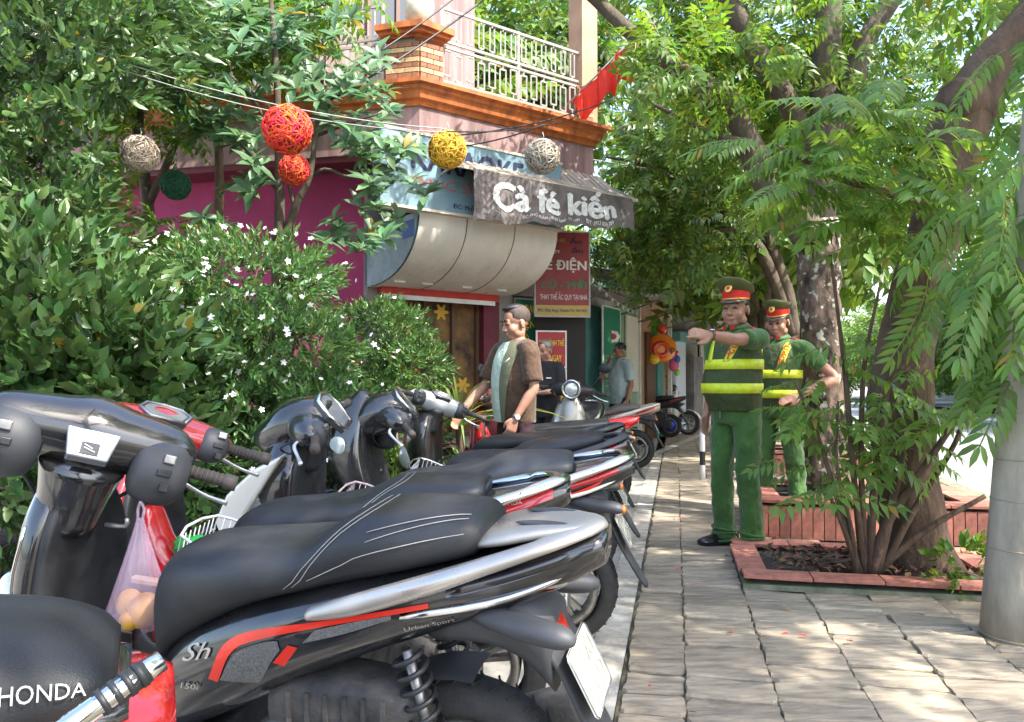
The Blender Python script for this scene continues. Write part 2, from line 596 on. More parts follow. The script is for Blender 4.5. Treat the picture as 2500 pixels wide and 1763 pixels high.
M_ground = mat('dusty_ground', (0.26, 0.24, 0.20), 0.95, nz=(0.5, 0.3))
sheet('ground', [(-400, -60), (400, -60), (400, 700), (-400, 700)], M_ground, -0.16)
sheet('parking_apron', rect_uv(-6, 60, -16, -0.34), M_apron, -0.006)
sheet('pavement_kerb_line', rect_uv(-6, 12.6, -0.36, -0.215), M_white_line, 0.002)
lp = MB()
a, b = S(12.6, -0.29), S(17.2, 0.55)
dd = nrm(b - a); nn = np.array((-dd[1], dd[0], 0)) * 0.08
lp.add([a - nn, b - nn, b + nn, a + nn], [(0, 1, 2, 3)]); lp.v = [(x, y, 0.010) for x, y, z in lp.v]
struct(obj('kerb_line', lp, M_white_line))
pave = sheet('pavement', rect_uv(-6, 60, -0.215, 2.9), M_joint, -0.014)
sheet('road', rect_uv(-60, 260, 3.06, 11.5), M_road, -0.12)
sheet('far_pavement', rect_uv(-40, 160, 11.5, 16), M_apron, 0.0)
kb = MB()
for i in range(60):
    kb.box(S(-6 + i * 1.1 + 0.54, 2.98, -0.075), (0.16, 1.085, 0.17), rot=(0, 0, ROTZ))
ko = obj('kerb', kb, M_conc); struct(ko)

# paving stones: columns across the pavement, rows 0.2 m deep
cols = [-0.20, 0.03] + [0.03 + 0.325 * i for i in range(1, 9)]
cols[-1] = 2.88
tiles = []
for ci in range(len(cols) - 1):
    v0, v1 = cols[ci], cols[ci + 1]
    u = 0.9 + rng.uniform(0, 0.1)
    while u < 34:
        d = 0.2 * rng.uniform(0.94, 1.06) if rng.random() > 0.16 else 0.4
        uc, vc = u + d / 2, (v0 + v1) / 2
        skip = (4.52 < uc < 5.5 and 0.34 < vc < 1.8) or (6.0 < uc < 7.3 and 0.57 < vc < 2.2) or (10.1 < uc < 11.2 and 0.9 < vc < 2.3)
        if not skip:
            tiles.append((uc, vc, d, v1 - v0))
        u += d
def tile_mb(d, w, q):
    r_ = random.Random(q)
    mb = MB(); g = 0.0015
    hx, hy = w / 2 - g, d / 2 - .0095
    c = [(-hx, -hy), (hx, -hy), (hx, hy), (-hx, hy)]
    P = []
    for i in range(4):
        x0, y0 = c[i]; x1, y1 = c[(i + 1) % 4]
        for t in (0.06, 0.36, 0.66, 0.94):
            j = 0.006
            P.append((x0 + (x1 - x0) * t + r_.uniform(-j, j), y0 + (y1 - y0) * t + r_.uniform(-j, j)))
    top = [(x * 0.985, y * 0.925, r_.uniform(-.003, .003)) for x, y in P]
    mid = [(x, y, -0.009) for x, y in P]
    bot = [(x, y, -0.03) for x, y in P]
    mb.loft([bot, mid, top], caps=False, smooth=False)
    n = len(P); o = len(mb.v)
    mb.add(top + [(0, 0, 0.001)], [(i, (i + 1) % n, n) for i in range(n)], smooth=False)
    return mb
tile_cache = {}
tiles.sort(key=lambda t: t[0])
far_t = MB()
cnt = 0
for i, (uc, vc, d, w) in enumerate(tiles):
    key = (round(d, 1), round(w, 2), i % 5)
    p = S(uc, vc)
    vis = abs(p[0] / max(p[1], .1)) < 0.68 and p[1] > 2.3
    if vis and cnt < 300:
        if key not in tile_cache:
            tile_cache[key] = tile_mb(0.2 if key[0] < .3 else 0.4, w, i).mesh('paving_stone', M_stone)
        o = link('paving_stone', tile_cache[key], pave)
        o.location = (p[0], p[1], 0.0 + rng.uniform(-.008, .008))
        o.rotation_euler = (rng.uniform(-.03, .03), rng.uniform(-.018, .018), ROTZ + (math.pi if rng.random() < .5 else 0))
        o.scale = (1, d / (0.2 if key[0] < .3 else 0.4), 1)
        cnt += 1
    else:
        g = 0.006
        far_t.box((p[0], p[1], -0.015 + rng.uniform(-.003, .003)), (w - 2 * g, d - 4 * g, 0.03), rot=(0, 0, ROTZ))
fo = obj('far_paving_stones', far_t, M_stone, pave); fo['kind'] = 'stuff'

# fallen leaves and red petals on the pavement
M_petal = mat('red_petal', (0.62, 0.06, 0.02), 0.6)
M_dry = mat('dry_leaf', (0.38, 0.24, 0.07), 0.7, obj_rand=0.5)
tl = T_leaf(0.5, 0.3, 0.1, 1)
def litter(name, n, m, s0, s1, lab, grp):
    me = mesh_np(name, tl[0], np.array([f for f in tl[1] if len(f) == 3]), np.array([f for f in tl[1] if len(f) == 4]), m)
    for i in range(n):
        u, v = rng.uniform(2.6, 9), rng.uniform(-0.15, 1.9)
        p = S(u, v)
        o = link(name, me, None, (p[0], p[1], 0.012))
        o.rotation_euler = (rng.uniform(-.2, .2), rng.uniform(-.2, .2), rng.uniform(0, 6.28))
        o.scale = (rng.uniform(s0, s1),) * 3
        tag(o, lab, 'petal' if 'petal' in name else 'leaf', grp)
litter('fallen_petal', 30, M_petal, 0.025, 0.045, 'small red petal lying on the grey paving', 'red petals on the paving')
litter('fallen_leaf', 22, M_dry, 0.03, 0.055, 'small dry yellow leaf lying on the grey paving', 'dry leaves on the paving')

# ================================================================== planters
def planter(name, label, u0, u1, v0, v1, h, wall, brick_w, group=None):
    c = S((u0 + u1) / 2, (v0 + v1) / 2)
    t = thing(name, label, 'planter', (c[0], c[1], 0), ROTZ, group)
    L, Wd = u1 - u0, v1 - v0
    mb = MB()
    for (x0, x1, y0, y1) in ((-Wd / 2, Wd / 2, -L / 2, -L / 2 + wall), (-Wd / 2, Wd / 2, L / 2 - wall, L / 2), (-Wd / 2, -Wd / 2 + wall, -L / 2 + wall, L / 2 - wall), (Wd / 2 - wall, Wd / 2, -L / 2 + wall, L / 2 - wall)):
        mb.box(((x0 + x1) / 2, (y0 + y1) / 2, h / 2 - 0.02), (x1 - x0, y1 - y0, h - 0.03))
    obj('core', mb, M_conc, t)
    sb = MB()
    nn_ = 14
    vs_ = [(-Wd / 2 + wall + (Wd - 2 * wall) * i / nn_, -L / 2 + wall + (L - 2 * wall) * j / nn_, h - 0.05 + 0.05 * mnoise.noise((i * .5, j * .5, u0))) for j in range(nn_ + 1) for i in range(nn_ + 1)]
    sb.add(vs_, [(j * (nn_ + 1) + i, j * (nn_ + 1) + i + 1, (j + 1) * (nn_ + 1) + i + 1, (j + 1) * (nn_ + 1) + i) for j in range(nn_) for i in range(nn_)], smooth=True)
    obj('soil', sb, M_soil, t)
    return t, L, Wd

def rim_tiles(t, L, Wd, h, wall, step, over=0.012):
    def tile(cx, cy, sx, sy):
        mb = MB(); mb.box((0, 0, 0), (sx - 0.006, sy - 0.006, 0.022))
        o = obj('rim_tile', mb, M_terr, t, (cx, cy, h + rng.uniform(-.002, .002)), bevel=0.003)
        o.rotation_euler = (rng.uniform(-.012, .012), rng.uniform(-.012, .012), rng.uniform(-.01, .01))
    n = max(1, round(Wd / step))
    for sd in (-1, 1):
        for i in range(n):
            tile(-Wd / 2 + Wd * (i + .5) / n, sd * (L / 2 - wall / 2 + over), Wd / n, wall + over)
    Li = L - 2 * wall; n = max(1, round(Li / step))
    for sd in (-1, 1):
        for i in range(n):
            tile(sd * (Wd / 2 - wall / 2 + over), -Li / 2 + Li * (i + .5) / n, wall + over, Li / n)

t1, L1, W1 = planter('tree_planter', 'low terracotta-rimmed tree bed around the leaning trunk by the concrete pole', 4.52, 5.52, 0.36, 1.82, 0.06, 0.15, 0)
rim_tiles(t1, L1, W1, 0.066, 0.15, 0.36)
M_brickp = mat('planter_brick', (0.44, 0.16, 0.11), 0.75, nz=(22, 0.35), bump=(60, 0.3), obj_rand=0.3)
def face_bricks(t, L, Wd, h, bw):
    n = round(Wd / bw)
    me = MB().box((0, 0, 0), (Wd / n - 0.007, 0.024, h - 0.035)).mesh('brick', M_brickp)
    for sd in (-1, 1):
        for i in range(n):
            o = link('brick', me, t, (-Wd / 2 + Wd * (i + .5) / n, sd * (L / 2 + 0.004), h / 2 - 0.018))
            o.rotation_euler = (rng.uniform(-.01, .01), rng.uniform(-.008, .008), rng.uniform(-.03, .03))
    n = round(L / bw)
    me = MB().box((0, 0, 0), (0.024, L / n - 0.007, h - 0.035)).mesh('brick', M_brickp)
    for sd in (-1, 1):
        for i in range(n):
            o = link('brick', me, t, (sd * (Wd / 2 + 0.004), -L / 2 + L * (i + .5) / n, h / 2 - 0.018))
            o.rotation_euler = (rng.uniform(-.008, .008), rng.uniform(-.01, .01), rng.uniform(-.03, .03))
t2, L2, W2 = planter('raised_planter', 'raised red brick planter around the thick lichen-spotted tree trunk', 6.0, 7.25, 0.58, 2.2, 0.27, 0.2, 0)
rim_tiles(t2, L2, W2, 0.27, 0.2, 0.3, 0.02)
face_bricks(t2, L2, W2, 0.27, 0.078)
t3, L3, W3 = planter('raised_planter', 'farther raised red brick planter behind the officer with hand on hip', 10.1, 11.2, 0.95, 2.3, 0.27, 0.2, 0)
rim_tiles(t3, L3, W3, 0.27, 0.2, 0.3, 0.02)
face_bricks(t3, L3, W3, 0.27, 0.085)

# ================================================================== concrete utility pole, bollard
pl = thing('utility_pole', 'thick round grey concrete utility pole wrapped with wire bands', 'pole', (2.27, 3.52, 0))
mb = MB()
lean = np.array((0.085, 0.0, 1.0))
hs_ = np.linspace(-0.05, 8.2, 30)
mb.tube([lean * h for h in hs_], [0.152 - 0.0125 * h for h in hs_], n=32)
obj('shaft', mb, M_pole, pl)
for h in (0.012, 0.40, 0.62, 0.80, 1.01, 1.22, 1.9, 2.6):
    r0 = 0.1525 - 0.0125 * h
    mb = MB(); tl_ = rng.uniform(-.03, .03)
    mb.tube([lean * h + np.array((r0 * math.cos(q), r0 * math.sin(q), tl_ * r0 * math.cos(q))) for q in np.linspace(0, 2 * math.pi, 33)], 0.0035, n=5, caps=False)
    obj('wire_band', mb, M_band, pl)
mb = MB(); mb.box((0.05, -0.1425, 0.93), (0.028, 0.006, 0.017)); obj('number_tag', mb, M_white, pl)

bl = thing('bollard', 'thin white bollard with a black band on the paving', 'bollard', (2.22, 9.1, 0))
mb = MB(); mb.lathe([(0.001, 0), (0.034, 0), (0.032, 0.17)], 16); obj('base_tube', mb, M_white, bl)
mb = MB(); mb.lathe([(0.032, 0.17), (0.0315, 0.33)], 16); obj('black_band', mb, M_black, bl)
mb = MB(); mb.lathe([(0.032, 0.33), (0.031, 0.55), (0.02, 0.575), (0.001, 0.58)], 16); obj('top_tube', mb, M_white, bl)

# ================================================================== corner building
W0 = np.array((-1.57, 8.36)); EE = np.array((0.803, 0.596)); NN = np.array((0.596, -0.803))
LL = nrm(np.array((-0.97, 0.243)))           # left face direction
LN = np.array((-LL[1] * -1, LL[0]))          # its outward normal (towards camera)
LN = np.array((LL[1] * -1, LL[0])) if (LL[0]) < 0 and False else np.array((-0.243, -0.97))
def B(a_, d, z):
    p = W0 + EE * a_ + NN * d
    return np.array((p[0], p[1], z))
def G(a_, d, z, o=W0):
    """left face: a along LL from the corner"""
    p = o + LL * a_ + LN * d
    return np.array((p[0], p[1], z))

M_mauve = mat('mauve_render', (0.30, 0.185, 0.175), 0.85, nz=(2.0, 0.5), bump=(40, 0.15), stretch=(3, 3, .35))
M_magenta = mat('magenta_render', (0.36, 0.035, 0.13), 0.8, nz=(2.0, 0.22), bump=(30, 0.15))
M_orange = mat('orange_trim', (0.46, 0.125, 0.025), 0.65, nz=(2.5, 0.6), bump=(30, 0.15), stretch=(3, 3, .5))
M_maroon = mat('maroon_paint', (0.14, 0.018, 0.03), 0.6, nz=(3, 0.3))
M_greyp = mat('grey_render', (0.25, 0.235, 0.21), 0.85, nz=(4, 0.3), bump=(40, 0.2))
M_peach = mat('peach_column', (0.42, 0.27, 0.165), 0.8, nz=(3, 0.25))
M_brk_a = mat('cream_brick', (0.52, 0.36, 0.18), 0.8, nz=(18, 0.3), obj_rand=0.15)
M_brk_b = mat('brown_brick', (0.26, 0.11, 0.055), 0.8, nz=(18, 0.3), obj_rand=0.15)
M_rail = mat('silver_rail_paint', (0.36, 0.33, 0.29), 0.45, metal=0.15, nz=(12, 0.2))
M_glass_d = mat('dark_glass', (0.03, 0.035, 0.04), 0.08, spec=0.8)
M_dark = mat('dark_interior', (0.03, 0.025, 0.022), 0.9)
M_brown = mat('brown_frame', (0.12, 0.06, 0.035), 0.5)

bld = thing('corner_building', 'two-storey corner shop building with magenta wall, orange cornice and brick balcony pillar', 'building', (W0[0], W0[1], 0))
bloc = np.array((W0[0], W0[1], 0))
def bobj(name, mb, m, parent=bld, **k):
    mb.v = [tuple(np.array(p) - bloc) for p in mb.v]
    return obj(name, mb, m, parent, **k)
def fbox(mb, fr, a0, a1, d0, d1, z0, z1, mi=0):
    V = [fr(x, y, z) for x in (a0, a1) for y in (d0, d1) for z in (z0, z1)]
    return mb.add(V, [(0, 1, 3, 2), (4, 6, 7, 5), (0, 4, 5, 1), (2, 3, 7, 6), (0, 2, 6, 4), (1, 5, 7, 3)], mi)

bobj('left_wall', fbox(MB(), G, 0.0, 9.0, -0.25, 0.0, 0, 3.45), M_magenta)
bobj('corner_pier', fbox(MB(), B, -0.02, 0.36, -0.02, 0.06, 0, 3.45), M_greyp)
bobj('sill_wall', fbox(MB(), B, 0.36, 1.49, -0.3, -0.06, 0, 0.5), M_greyp)
bobj('front_wall', fbox(MB(), B, 0.36, 2.65, -0.3, -0.06, 2.21, 3.45), M_greyp)
bobj('maroon_pier', fbox(MB(), B, 1.50, 1.72, -0.3, 0.05, 0, 2.2), M_maroon)
bobj('grey_pier', fbox(MB(), B, 1.74, 1.94, -0.3, 0.03, 0, 2.2), M_greyp)
bobj('end_wall', fbox(MB(), B, 2.66, 2.80, -4.0, 0.0, 0, 3.45), M_greyp)
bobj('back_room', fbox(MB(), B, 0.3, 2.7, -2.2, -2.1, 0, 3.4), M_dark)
bobj('shop_floor', fbox(MB(), B, 0.3, 2.7, -2.1, 0.0, -0.01, 0.05), M_greyp)
# display window with posters
win = bobj('shop_window', fbox(MB(), B, 0.36, 1.5, -0.12, -0.10, 0.5, 2.16), mat('poster_window', (0.30, 0.16, 0.06), 0.25, nz=(5, 0.6), col2=(0.05, 0.035, 0.03), spec=0.6))
mb = MB()
for z in (0.5, 2.12): fbox(mb, B, 0.36, 1.5, -0.14, -0.05, z, z + 0.05)
for a_ in (0.36, 0.74, 1.12, 1.46): fbox(mb, B, a_, a_ + 0.04, -0.145, -0.045, 0.55, 2.12)
bobj('window_frame', mb, M_brown, win)
M_gold = mat('gold_decor', (0.68, 0.40, 0.04), 0.5)
for a_, z in ((0.55, 1.75), (0.62, 1.2), (0.95, 1.5), (1.0, 1.95), (1.3, 1.1), (0.5, 0.9)):
    mb = MB()
    mb.prism([((0.075 + .028 * math.cos(6 * q)) * math.cos(q), (0.075 + .028 * math.cos(6 * q)) * math.sin(q)) for q in np.linspace(0, 2 * math.pi, 48, endpoint=False)], -.098, -.092, lambda x, y, w: B(a_ + x, w, z + y))
    bobj('window_flower_decal', mb, M_gold, win)
mb = fbox(MB(), B, 0.1, 1.62, 0.06, 0.20, 2.08, 2.17); bobj('red_lintel_strip', mb, mat('red_strip', (0.52, 0.04, 0.03), 0.5, nz=(8, .2)))
mb = fbox(MB(), B, 0.1, 1.55, 0.205, 0.215, 2.03, 2.08); bobj('white_lintel_strip', mb, M_white)
# balcony slab, fascia and cornice (corner K, right end E2, far left end)
K = (W0 + EE * 0.134 + NN * 0.9); E2 = (W0 + EE * 2.48 + NN * 0.9); K2 = K + LL * 7.0
def strip(prof, m, name, ends=True):
    """profile [(offset outwards, z)] swept along left face - corner - right face"""
    bis = nrm(NN + LN); cosb = bis @ NN
    rings = []
    for base, od in ((K2, LN), (K, bis / cosb), (E2, NN)):
        rings.append([(base[0] + od[0] * o_, base[1] + od[1] * o_, z) for o_, z in prof])
    # return along the right end
    back = E2 - NN * 1.0
    rings[2] = [(E2[0] + (NN[0] + EE[0]) * o_, E2[1] + (NN[1] + EE[1]) * o_, z) for o_, z in prof]
    rings.append([(back[0] + EE[0] * o_, back[1] + EE[1] * o_, z) for o_, z in prof])
    mb = MB(); mb.loft(rings, closed=True, caps=True, smooth=False)
    return bobj(name, mb, m)
strip([(-0.12, 3.46), (0.0, 3.46), (0.0, 3.90), (-0.12, 3.90)], M_mauve, 'fascia')
strip([(-0.10, 3.902), (0.02, 3.902), (0.03, 3.95), (0.07, 3.965), (0.085, 4.03), (0.11, 4.05), (0.11, 4.085), (0.15, 4.10), (0.15, 4.14), (-0.10, 4.14)], M_orange, 'cornice')
strip([(-0.40, 3.40), (-0.03, 3.40), (-0.03, 3.458), (-0.40, 3.458)], M_maroon, 'soffit_edge')
mb = MB()
bk = E2 - NN * 1.2; kb_ = K2 - LN * 1.4
for z in (3.5, 4.12):
    mb.add([(p[0], p[1], z) for p in (K - NN * .05, E2 - NN * .05, bk, kb_, K2 - LN * .05)], [(0, 1, 2, 3, 4) if z > 4 else (4, 3, 2, 1, 0)])
bobj('balcony_floor', mb, M_greyp)
# brick corner pillar, brick by brick
pil = bobj('pillar_core', fbox(MB(), lambda a_, d, z: np.array((*(K + LL * a_ + NN * d), z)), 0.03, 0.27, -0.27, -0.03, 4.14, 4.60), M_greyp)
bh = 0.052
bm_cache = {}
def wall_bricks(org, du, dn, length, z0, z1, parent, blen=0.15):
    rows = int((z1 - z0) / bh)
    ang = math.atan2(du[1], du[0])
    for r_ in range(rows):
        x = -(blen / 2) * (r_ % 2)
        while x < length - 0.005:
            x0, x1 = max(0, x), min(length, x + blen)
            if x1 - x0 > 0.02:
                w = round(x1 - x0 - 0.008, 3)
                m = M_brk_a if (r_ // 1) % 2 == 0 else M_brk_b
                key = (w, m.name)
                if key not in bm_cache:
                    bm_cache[key] = MB().box((0, 0, 0), (w, 0.03, bh - 0.008)).mesh('brick', m)
                p = org + du * (x0 + x1) / 2 + dn * 0.004
                o = link('brick', bm_cache[key], parent, (p[0] - bloc[0], p[1] - bloc[1], z0 + bh * (r_ + .5)))
                o.rotation_euler = (0, 0, ang)
            x += blen
wall_bricks(K, EE, NN, 0.27, 4.14, 4.60, pil)
wall_bricks(K + LL * 0.0, LL, LN, 0.36, 4.14, 4.60, pil)
cap = MB()
for (g, z0, z1) in ((0.02, 4.60, 4.63), (0.06, 4.63, 4.67), (0.09, 4.67, 4.73)):
    q = [K + NN * g + LN * g * .6, K + EE * (0.27 + g) + NN * g, K + EE * (.27 + g) - NN * (.3 + g), K + LL * (.36 + g) - LN * .3, K + LL * (.36 + g) + LN * g]
    cap.add([(p[0], p[1], z) for z in (z0, z1) for p in q], [(4, 3, 2, 1, 0), (5, 6, 7, 8, 9)] + [(i, (i + 1) % 5, 5 + (i + 1) % 5, 5 + i) for i in range(5)])
bobj('pillar_cap', cap, M_orange)
# potted planter on the cap
mb = MB(); c_ = K + EE * .05 - NN * .1
mb.lathe([(0.001, 4.73), (0.10, 4.73), (0.14, 4.85), (0.16, 4.98), (0.15, 4.99), (0.12, 4.97)], 18, (c_[0], c_[1], 0))
pot = obj('flower_pot', mb, mat('cream_pot', (0.5, 0.44, 0.32), 0.7, nz=(8, .3))); tag(pot, 'cream plant pot on the orange cap of the brick balcony pillar', 'pot')
# railings: each bar and each rectangle is a part
def rail(org, du, length, z0, parent, name, right=True):
    rl = bobj(name, MB().bar((*(org), z0 + .02), (*(org + du * length), z0 + .02), .03), M_rail, parent)
    def bar(p, q, w=.022):
        mb = MB(); mb.bar(p, q, w); o = bobj('rail_bar', mb, M_rail, rl); return o
    P = lambda x, z: (org[0] + du[0] * x, org[1] + du[1] * x, z0 + z)
    for z in (0.10, 0.46, 0.52, 0.86):
        bar(P(0, z), P(length, z), .026)
    step = 0.135; n = int(length / step)
    for i in range(n):
        x = (i + .5) * length / n
        lo, hi = (0.13, 0.40) if i % 2 else (0.17, 0.43)
        mb = MB()
        for (p, q) in ((P(x - .04, lo), P(x - .04, hi)), (P(x + .04, lo), P(x + .04, hi)), (P(x - .04, lo), P(x + .04, lo)), (P(x - .04, hi), P(x + .04, hi)),
                       (P(x, hi), P(x, .46)), (P(x, .10), P(x, lo))):
            mb.bar(p, q, .017)
        bobj('rail_panel', mb, M_rail, rl)
        mb = MB()
        for (p, q) in ((P(x - .03, .56), P(x - .03, .82)), (P(x + .03, .56), P(x + .03, .82)), (P(x - .03, .56), P(x + .03, .56)), (P(x, .82), P(x, .86)), (P(x, .52), P(x, .56))):
            mb.bar(p, q, .015)
        bobj('rail_panel', mb, M_rail, rl)
    for x in (0.01, length / 2, length - .01):
        bar(P(x, 0), P(x, .88), .03)
rail(K + EE * 0.29 - NN * 0.06, EE, 2.0, 4.14, bld, 'railing')
rail(K + LL * 0.42 - LN * 0.08, LL, 2.6, 4.14, bld, 'railing')
# upper storey
bobj('upper_wall', fbox(MB(), B, -0.4, 1.60, -0.5, -0.3, 4.12, 8.0), M_mauve)
bobj('upper_side_wall', fbox(MB(), B, 1.44, 1.60, -3.5, -0.5, 4.12, 8.0), M_mauve)
bobj('upper_left_wall', fbox(MB(), G, 0.2, 8.0, -0.7, -0.55, 4.12, 8.0), M_mauve)
uw = bobj('balcony_door', fbox(MB(), B, 0.15, 0.85, -0.30, -0.27, 4.15, 6.4), M_glass_d)
mb = MB()
for a_ in (0.12, 0.48, 0.82): fbox(mb, B, a_, a_ + .05, -0.305, -0.245, 4.15, 6.4)
bobj('door_frame', mb, M_brown, uw)
for a0 in (0.9, 2.2, 3.6):
    w_ = bobj('upper_window', fbox(MB(), G, a0, a0 + 0.8, -0.56, -0.53, 4.7, 6.2), M_glass_d)
    mb = MB()
    for x in (a0 - .03, a0 + .38, a0 + .78): fbox(mb, G, x, x + .05, -0.57, -0.515, 4.7, 6.2)
    bobj('window_frame', mb, M_rail, w_)
c_ = E2 - EE * 0.05 - NN * 0.12
mb = MB(); mb.box((c_[0], c_[1], 5.6), (0.24, 0.24, 3.0), rot=(0, 0, math.atan2(EE[1], EE[0]))); bobj('column', mb, M_peach)
wall_bricks(E2 - EE * 0.24, EE, NN, 0.24, 4.14, 4.6, bld)
pb = fbox(MB(), lambda a_, d, z: np.array((*(E2 + EE * a_ + NN * d), z)), -0.22, -0.0, -0.24, -0.03, 4.14, 4.6); bobj('end_pillar_core', pb, M_brk_b)

# ---- blue shop sign, curved panel
M_bluesign = mat('pale_blue_sign', (0.18, 0.29, 0.34), 0.5, nz=(3, 0.35), bump=(30, .06))
M_bluegrey = mat('blue_grey_sheet', (0.29, 0.37, 0.40), 0.55, nz=(5, 0.35))
M_panel = mat('white_aluminium_panel', (0.66, 0.61, 0.54), 0.38, nz=(1.2, 0.16), rough_n=4, stretch=(3, 3, .5))
M_seam = mat('rusty_seam', (0.22, 0.11, 0.06), 0.8)
sgn = thing('shop_sign', 'pale blue box sign with dark and red lettering under the awning', 'sign', tuple(B(0, 1.2, 2.8)))
def at(parent, mb):
    l = np.array(parent.location); mb.v = [tuple(np.array(p) - l) for p in mb.v]; return mb
obj('face_panel', at(sgn, fbox(MB(), B, -0.45, 1.73, 1.19, 1.205, 2.80, 3.50)), M_bluesign, sgn)
obj('sign_box', at(sgn, fbox(MB(), B, -0.452, 1.728, 1.05, 1.188, 2.80, 3.50)), M_bluegrey, sgn)
mb = MB(); fbox(mb, B, -0.47, 1.74, 1.04, 1.215, 2.775, 2.80); fbox(mb, B, -0.47, 1.74, 1.04, 1.215, 3.50, 3.525)
obj('sign_frame', at(sgn, mb), mat('cream_frame', (0.55, 0.47, 0.38), 0.6), sgn)
def onface(a0, a1, z0, z1, d, par):
    l = np.array(par.location)
    return lambda u, v, w: B(a0 + (a1 - a0) * u, d, z0 + (z1 - z0) * v) - l
M_ink = mat('dark_blue_ink', (0.01, 0.012, 0.05), 0.6)
M_redink = mat('faded_red_ink', (0.45, 0.09, 0.08), 0.6)
lettering('KARAOKE', onface(-0.12, 1.2, 3.17, 3.42, 1.209, sgn), M_ink, sgn, 0.03)
lettering('PHÚC SỰ KIỆN', onface(-0.12, 1.15, 2.98, 3.13, 1.209, sgn), M_redink, sgn, 0.0)
lettering('ĐC: Phố Đảm - Đại Áng - ĐT: 0902 006 706', onface(0.34, 1.62, 2.83, 2.90, 1.209, sgn), M_ink, sgn, 0.015)
pan = thing('curved_canopy_panel', 'big curved white metal canopy with rusty seams below the blue sign', 'canopy', tuple(B(0, 0, 2.2)))
prof = [(0.06 + 1.08 * math.cos(t) ** 0.8, 2.775 - 0.62 * math.sin(t)) for t in np.linspace(0, math.pi / 2, 15)]
pan_segs = (0.0, 0.55, 1.15, 1.73)
for s0, s1 in zip(pan_segs[:-1], pan_segs[1:]):
    mb = MB()
    mb.loft([[B(s0 + .004, d, z) for d, z in prof], [B(s1 - .004, d, z) for d, z in prof]], closed=False, caps=False)
    obj('panel', at(pan, mb), M_panel, pan)
for s0 in pan_segs[1:3]:
    mb = MB(); mb.tube([B(s0, d + .001, z - .001) for d, z in prof], 0.0055, n=5); obj('seam', at(pan, mb), M_seam, pan)
mb = MB(); cp = [B(0.0, d, z) for d, z in prof] + [B(0, 0.0, 2.15), B(0, 0.0, 2.775)]
mb.add(cp, [tuple(range(len(cp)))]); cq = [B(-0.02, d, z) for d, z in prof] + [B(-.02, 0.0, 2.15), B(-.02, 0.0, 2.775)]
mb.add(cq, [tuple(range(len(cq) - 1, -1, -1))])
obj('end_cap', at(pan, mb), M_bluegrey, pan)
mb = MB(); cp = [B(1.73, d, z) for d, z in prof] + [B(1.73, 0.0, 2.15), B(1.73, 0.0, 2.775)]; mb.add(cp, [tuple(range(len(cp) - 1, -1, -1))]); obj('end_cap', at(pan, mb), M_bluegrey, pan)
for a_ in (0.12, 0.45, 0.95, 1.42):
    mb = MB(); d, z = prof[11]; mb.box(B(a_, d + .02, z - .012), (0.12, 0.03, 0.012), rot=(0.5, 0, math.atan2(EE[1], EE[0]))); obj('vent_slot', at(pan, mb), M_white, pan)
mb = fbox(MB(), lambda a_, d, z: B(a_, d, z), -0.024, -0.022, 0.85, 1.08, 2.55, 2.72); obj('sticker', at(pan, mb), mat('blue_sticker', (0.04, 0.12, 0.35), 0.5), pan)

# ---- awning with cafe banner
def stripe_mat():
    m = bpy.data.materials.new('striped_awning_sheet'); m.use_nodes = True
    N, L = m.node_tree.nodes, m.node_tree.links
    b = N['Principled BSDF']; b.inputs['Roughness'].default_value = 0.7
    g = N.new('ShaderNodeNewGeometry')
    dp = N.new('ShaderNodeVectorMath'); dp.operation = 'DOT_PRODUCT'; dp.inputs[1].default_value = (EE[0], EE[1], 0)
    L.new(g.outputs['Position'], dp.inputs[0])
    mu = N.new('ShaderNodeMath'); mu.operation = 'MULTIPLY'; mu.inputs[1].default_value = 11.0; L.new(dp.outputs['Value'], mu.inputs[0])
    fr = N.new('ShaderNodeMath'); fr.operation = 'FRACT'; L.new(mu.outputs[0], fr.inputs[0])
    r_ = N.new('ShaderNodeValToRGB'); r_.color_ramp.interpolation = 'CONSTANT'
    e = r_.color_ramp.elements; e[0].color = (0.40, 0.30, 0.19, 1); e[1].position = 0.55; e[1].color = (0.15, 0.10, 0.065, 1)
    L.new(fr.outputs[0], r_.inputs[0])
    t = N.new('ShaderNodeTexNoise'); t.inputs['Scale'].default_value = 6; L.new(g.outputs['Position'], t.inputs['Vector'])
    mx = N.new('ShaderNodeMixRGB'); mx.blend_type = 'MULTIPLY'; mx.inputs[0].default_value = 0.6
    L.new(r_.outputs[0], mx.inputs[1]); L.new(t.outputs[0], mx.inputs[2]); 
    gm = N.new('ShaderNodeBrightContrast'); gm.inputs['Bright'].default_value = 0.08; L.new(mx.outputs[0], gm.inputs[0])
    L.new(gm.outputs[0], b.inputs['Base Color'])
    return m
aw = thing('awning', 'tan striped awning carrying a ragged grey cafe banner over the shopfront', 'awning', tuple(B(1.3, 1.0, 3.4)))
mb = MB(); n_ = 96; rows = []
for dd_, zz in ((0.93, 3.56), (1.2, 3.335), (1.46, 3.19)):
    rows.append([B(0.2 + 2.36 * i / n_, dd_, zz + 0.012 * math.sin(i * math.pi / 1.5)) for i in range(n_ + 1)])
mb.loft(rows, closed=False, caps=False)
obj('sheet', at(aw, mb), stripe_mat(), aw)
for a_ in (0.20, 2.56):
    mb = MB(); mb.bar(B(a_, .9, 3.50), B(a_, 1.48, 3.185), 0.035); mb.bar(B(a_, .5, 3.0), B(a_, 1.4, 3.19), 0.02); obj('frame_arm', at(aw, mb), M_rail, aw)
mb = MB(); mb.bar(B(.2, 1.475, 3.185), B(2.62, 1.475, 3.185), 0.03); obj('front_bar', at(aw, mb), mat('tan_bar', (0.5, 0.4, 0.29), .6), aw)
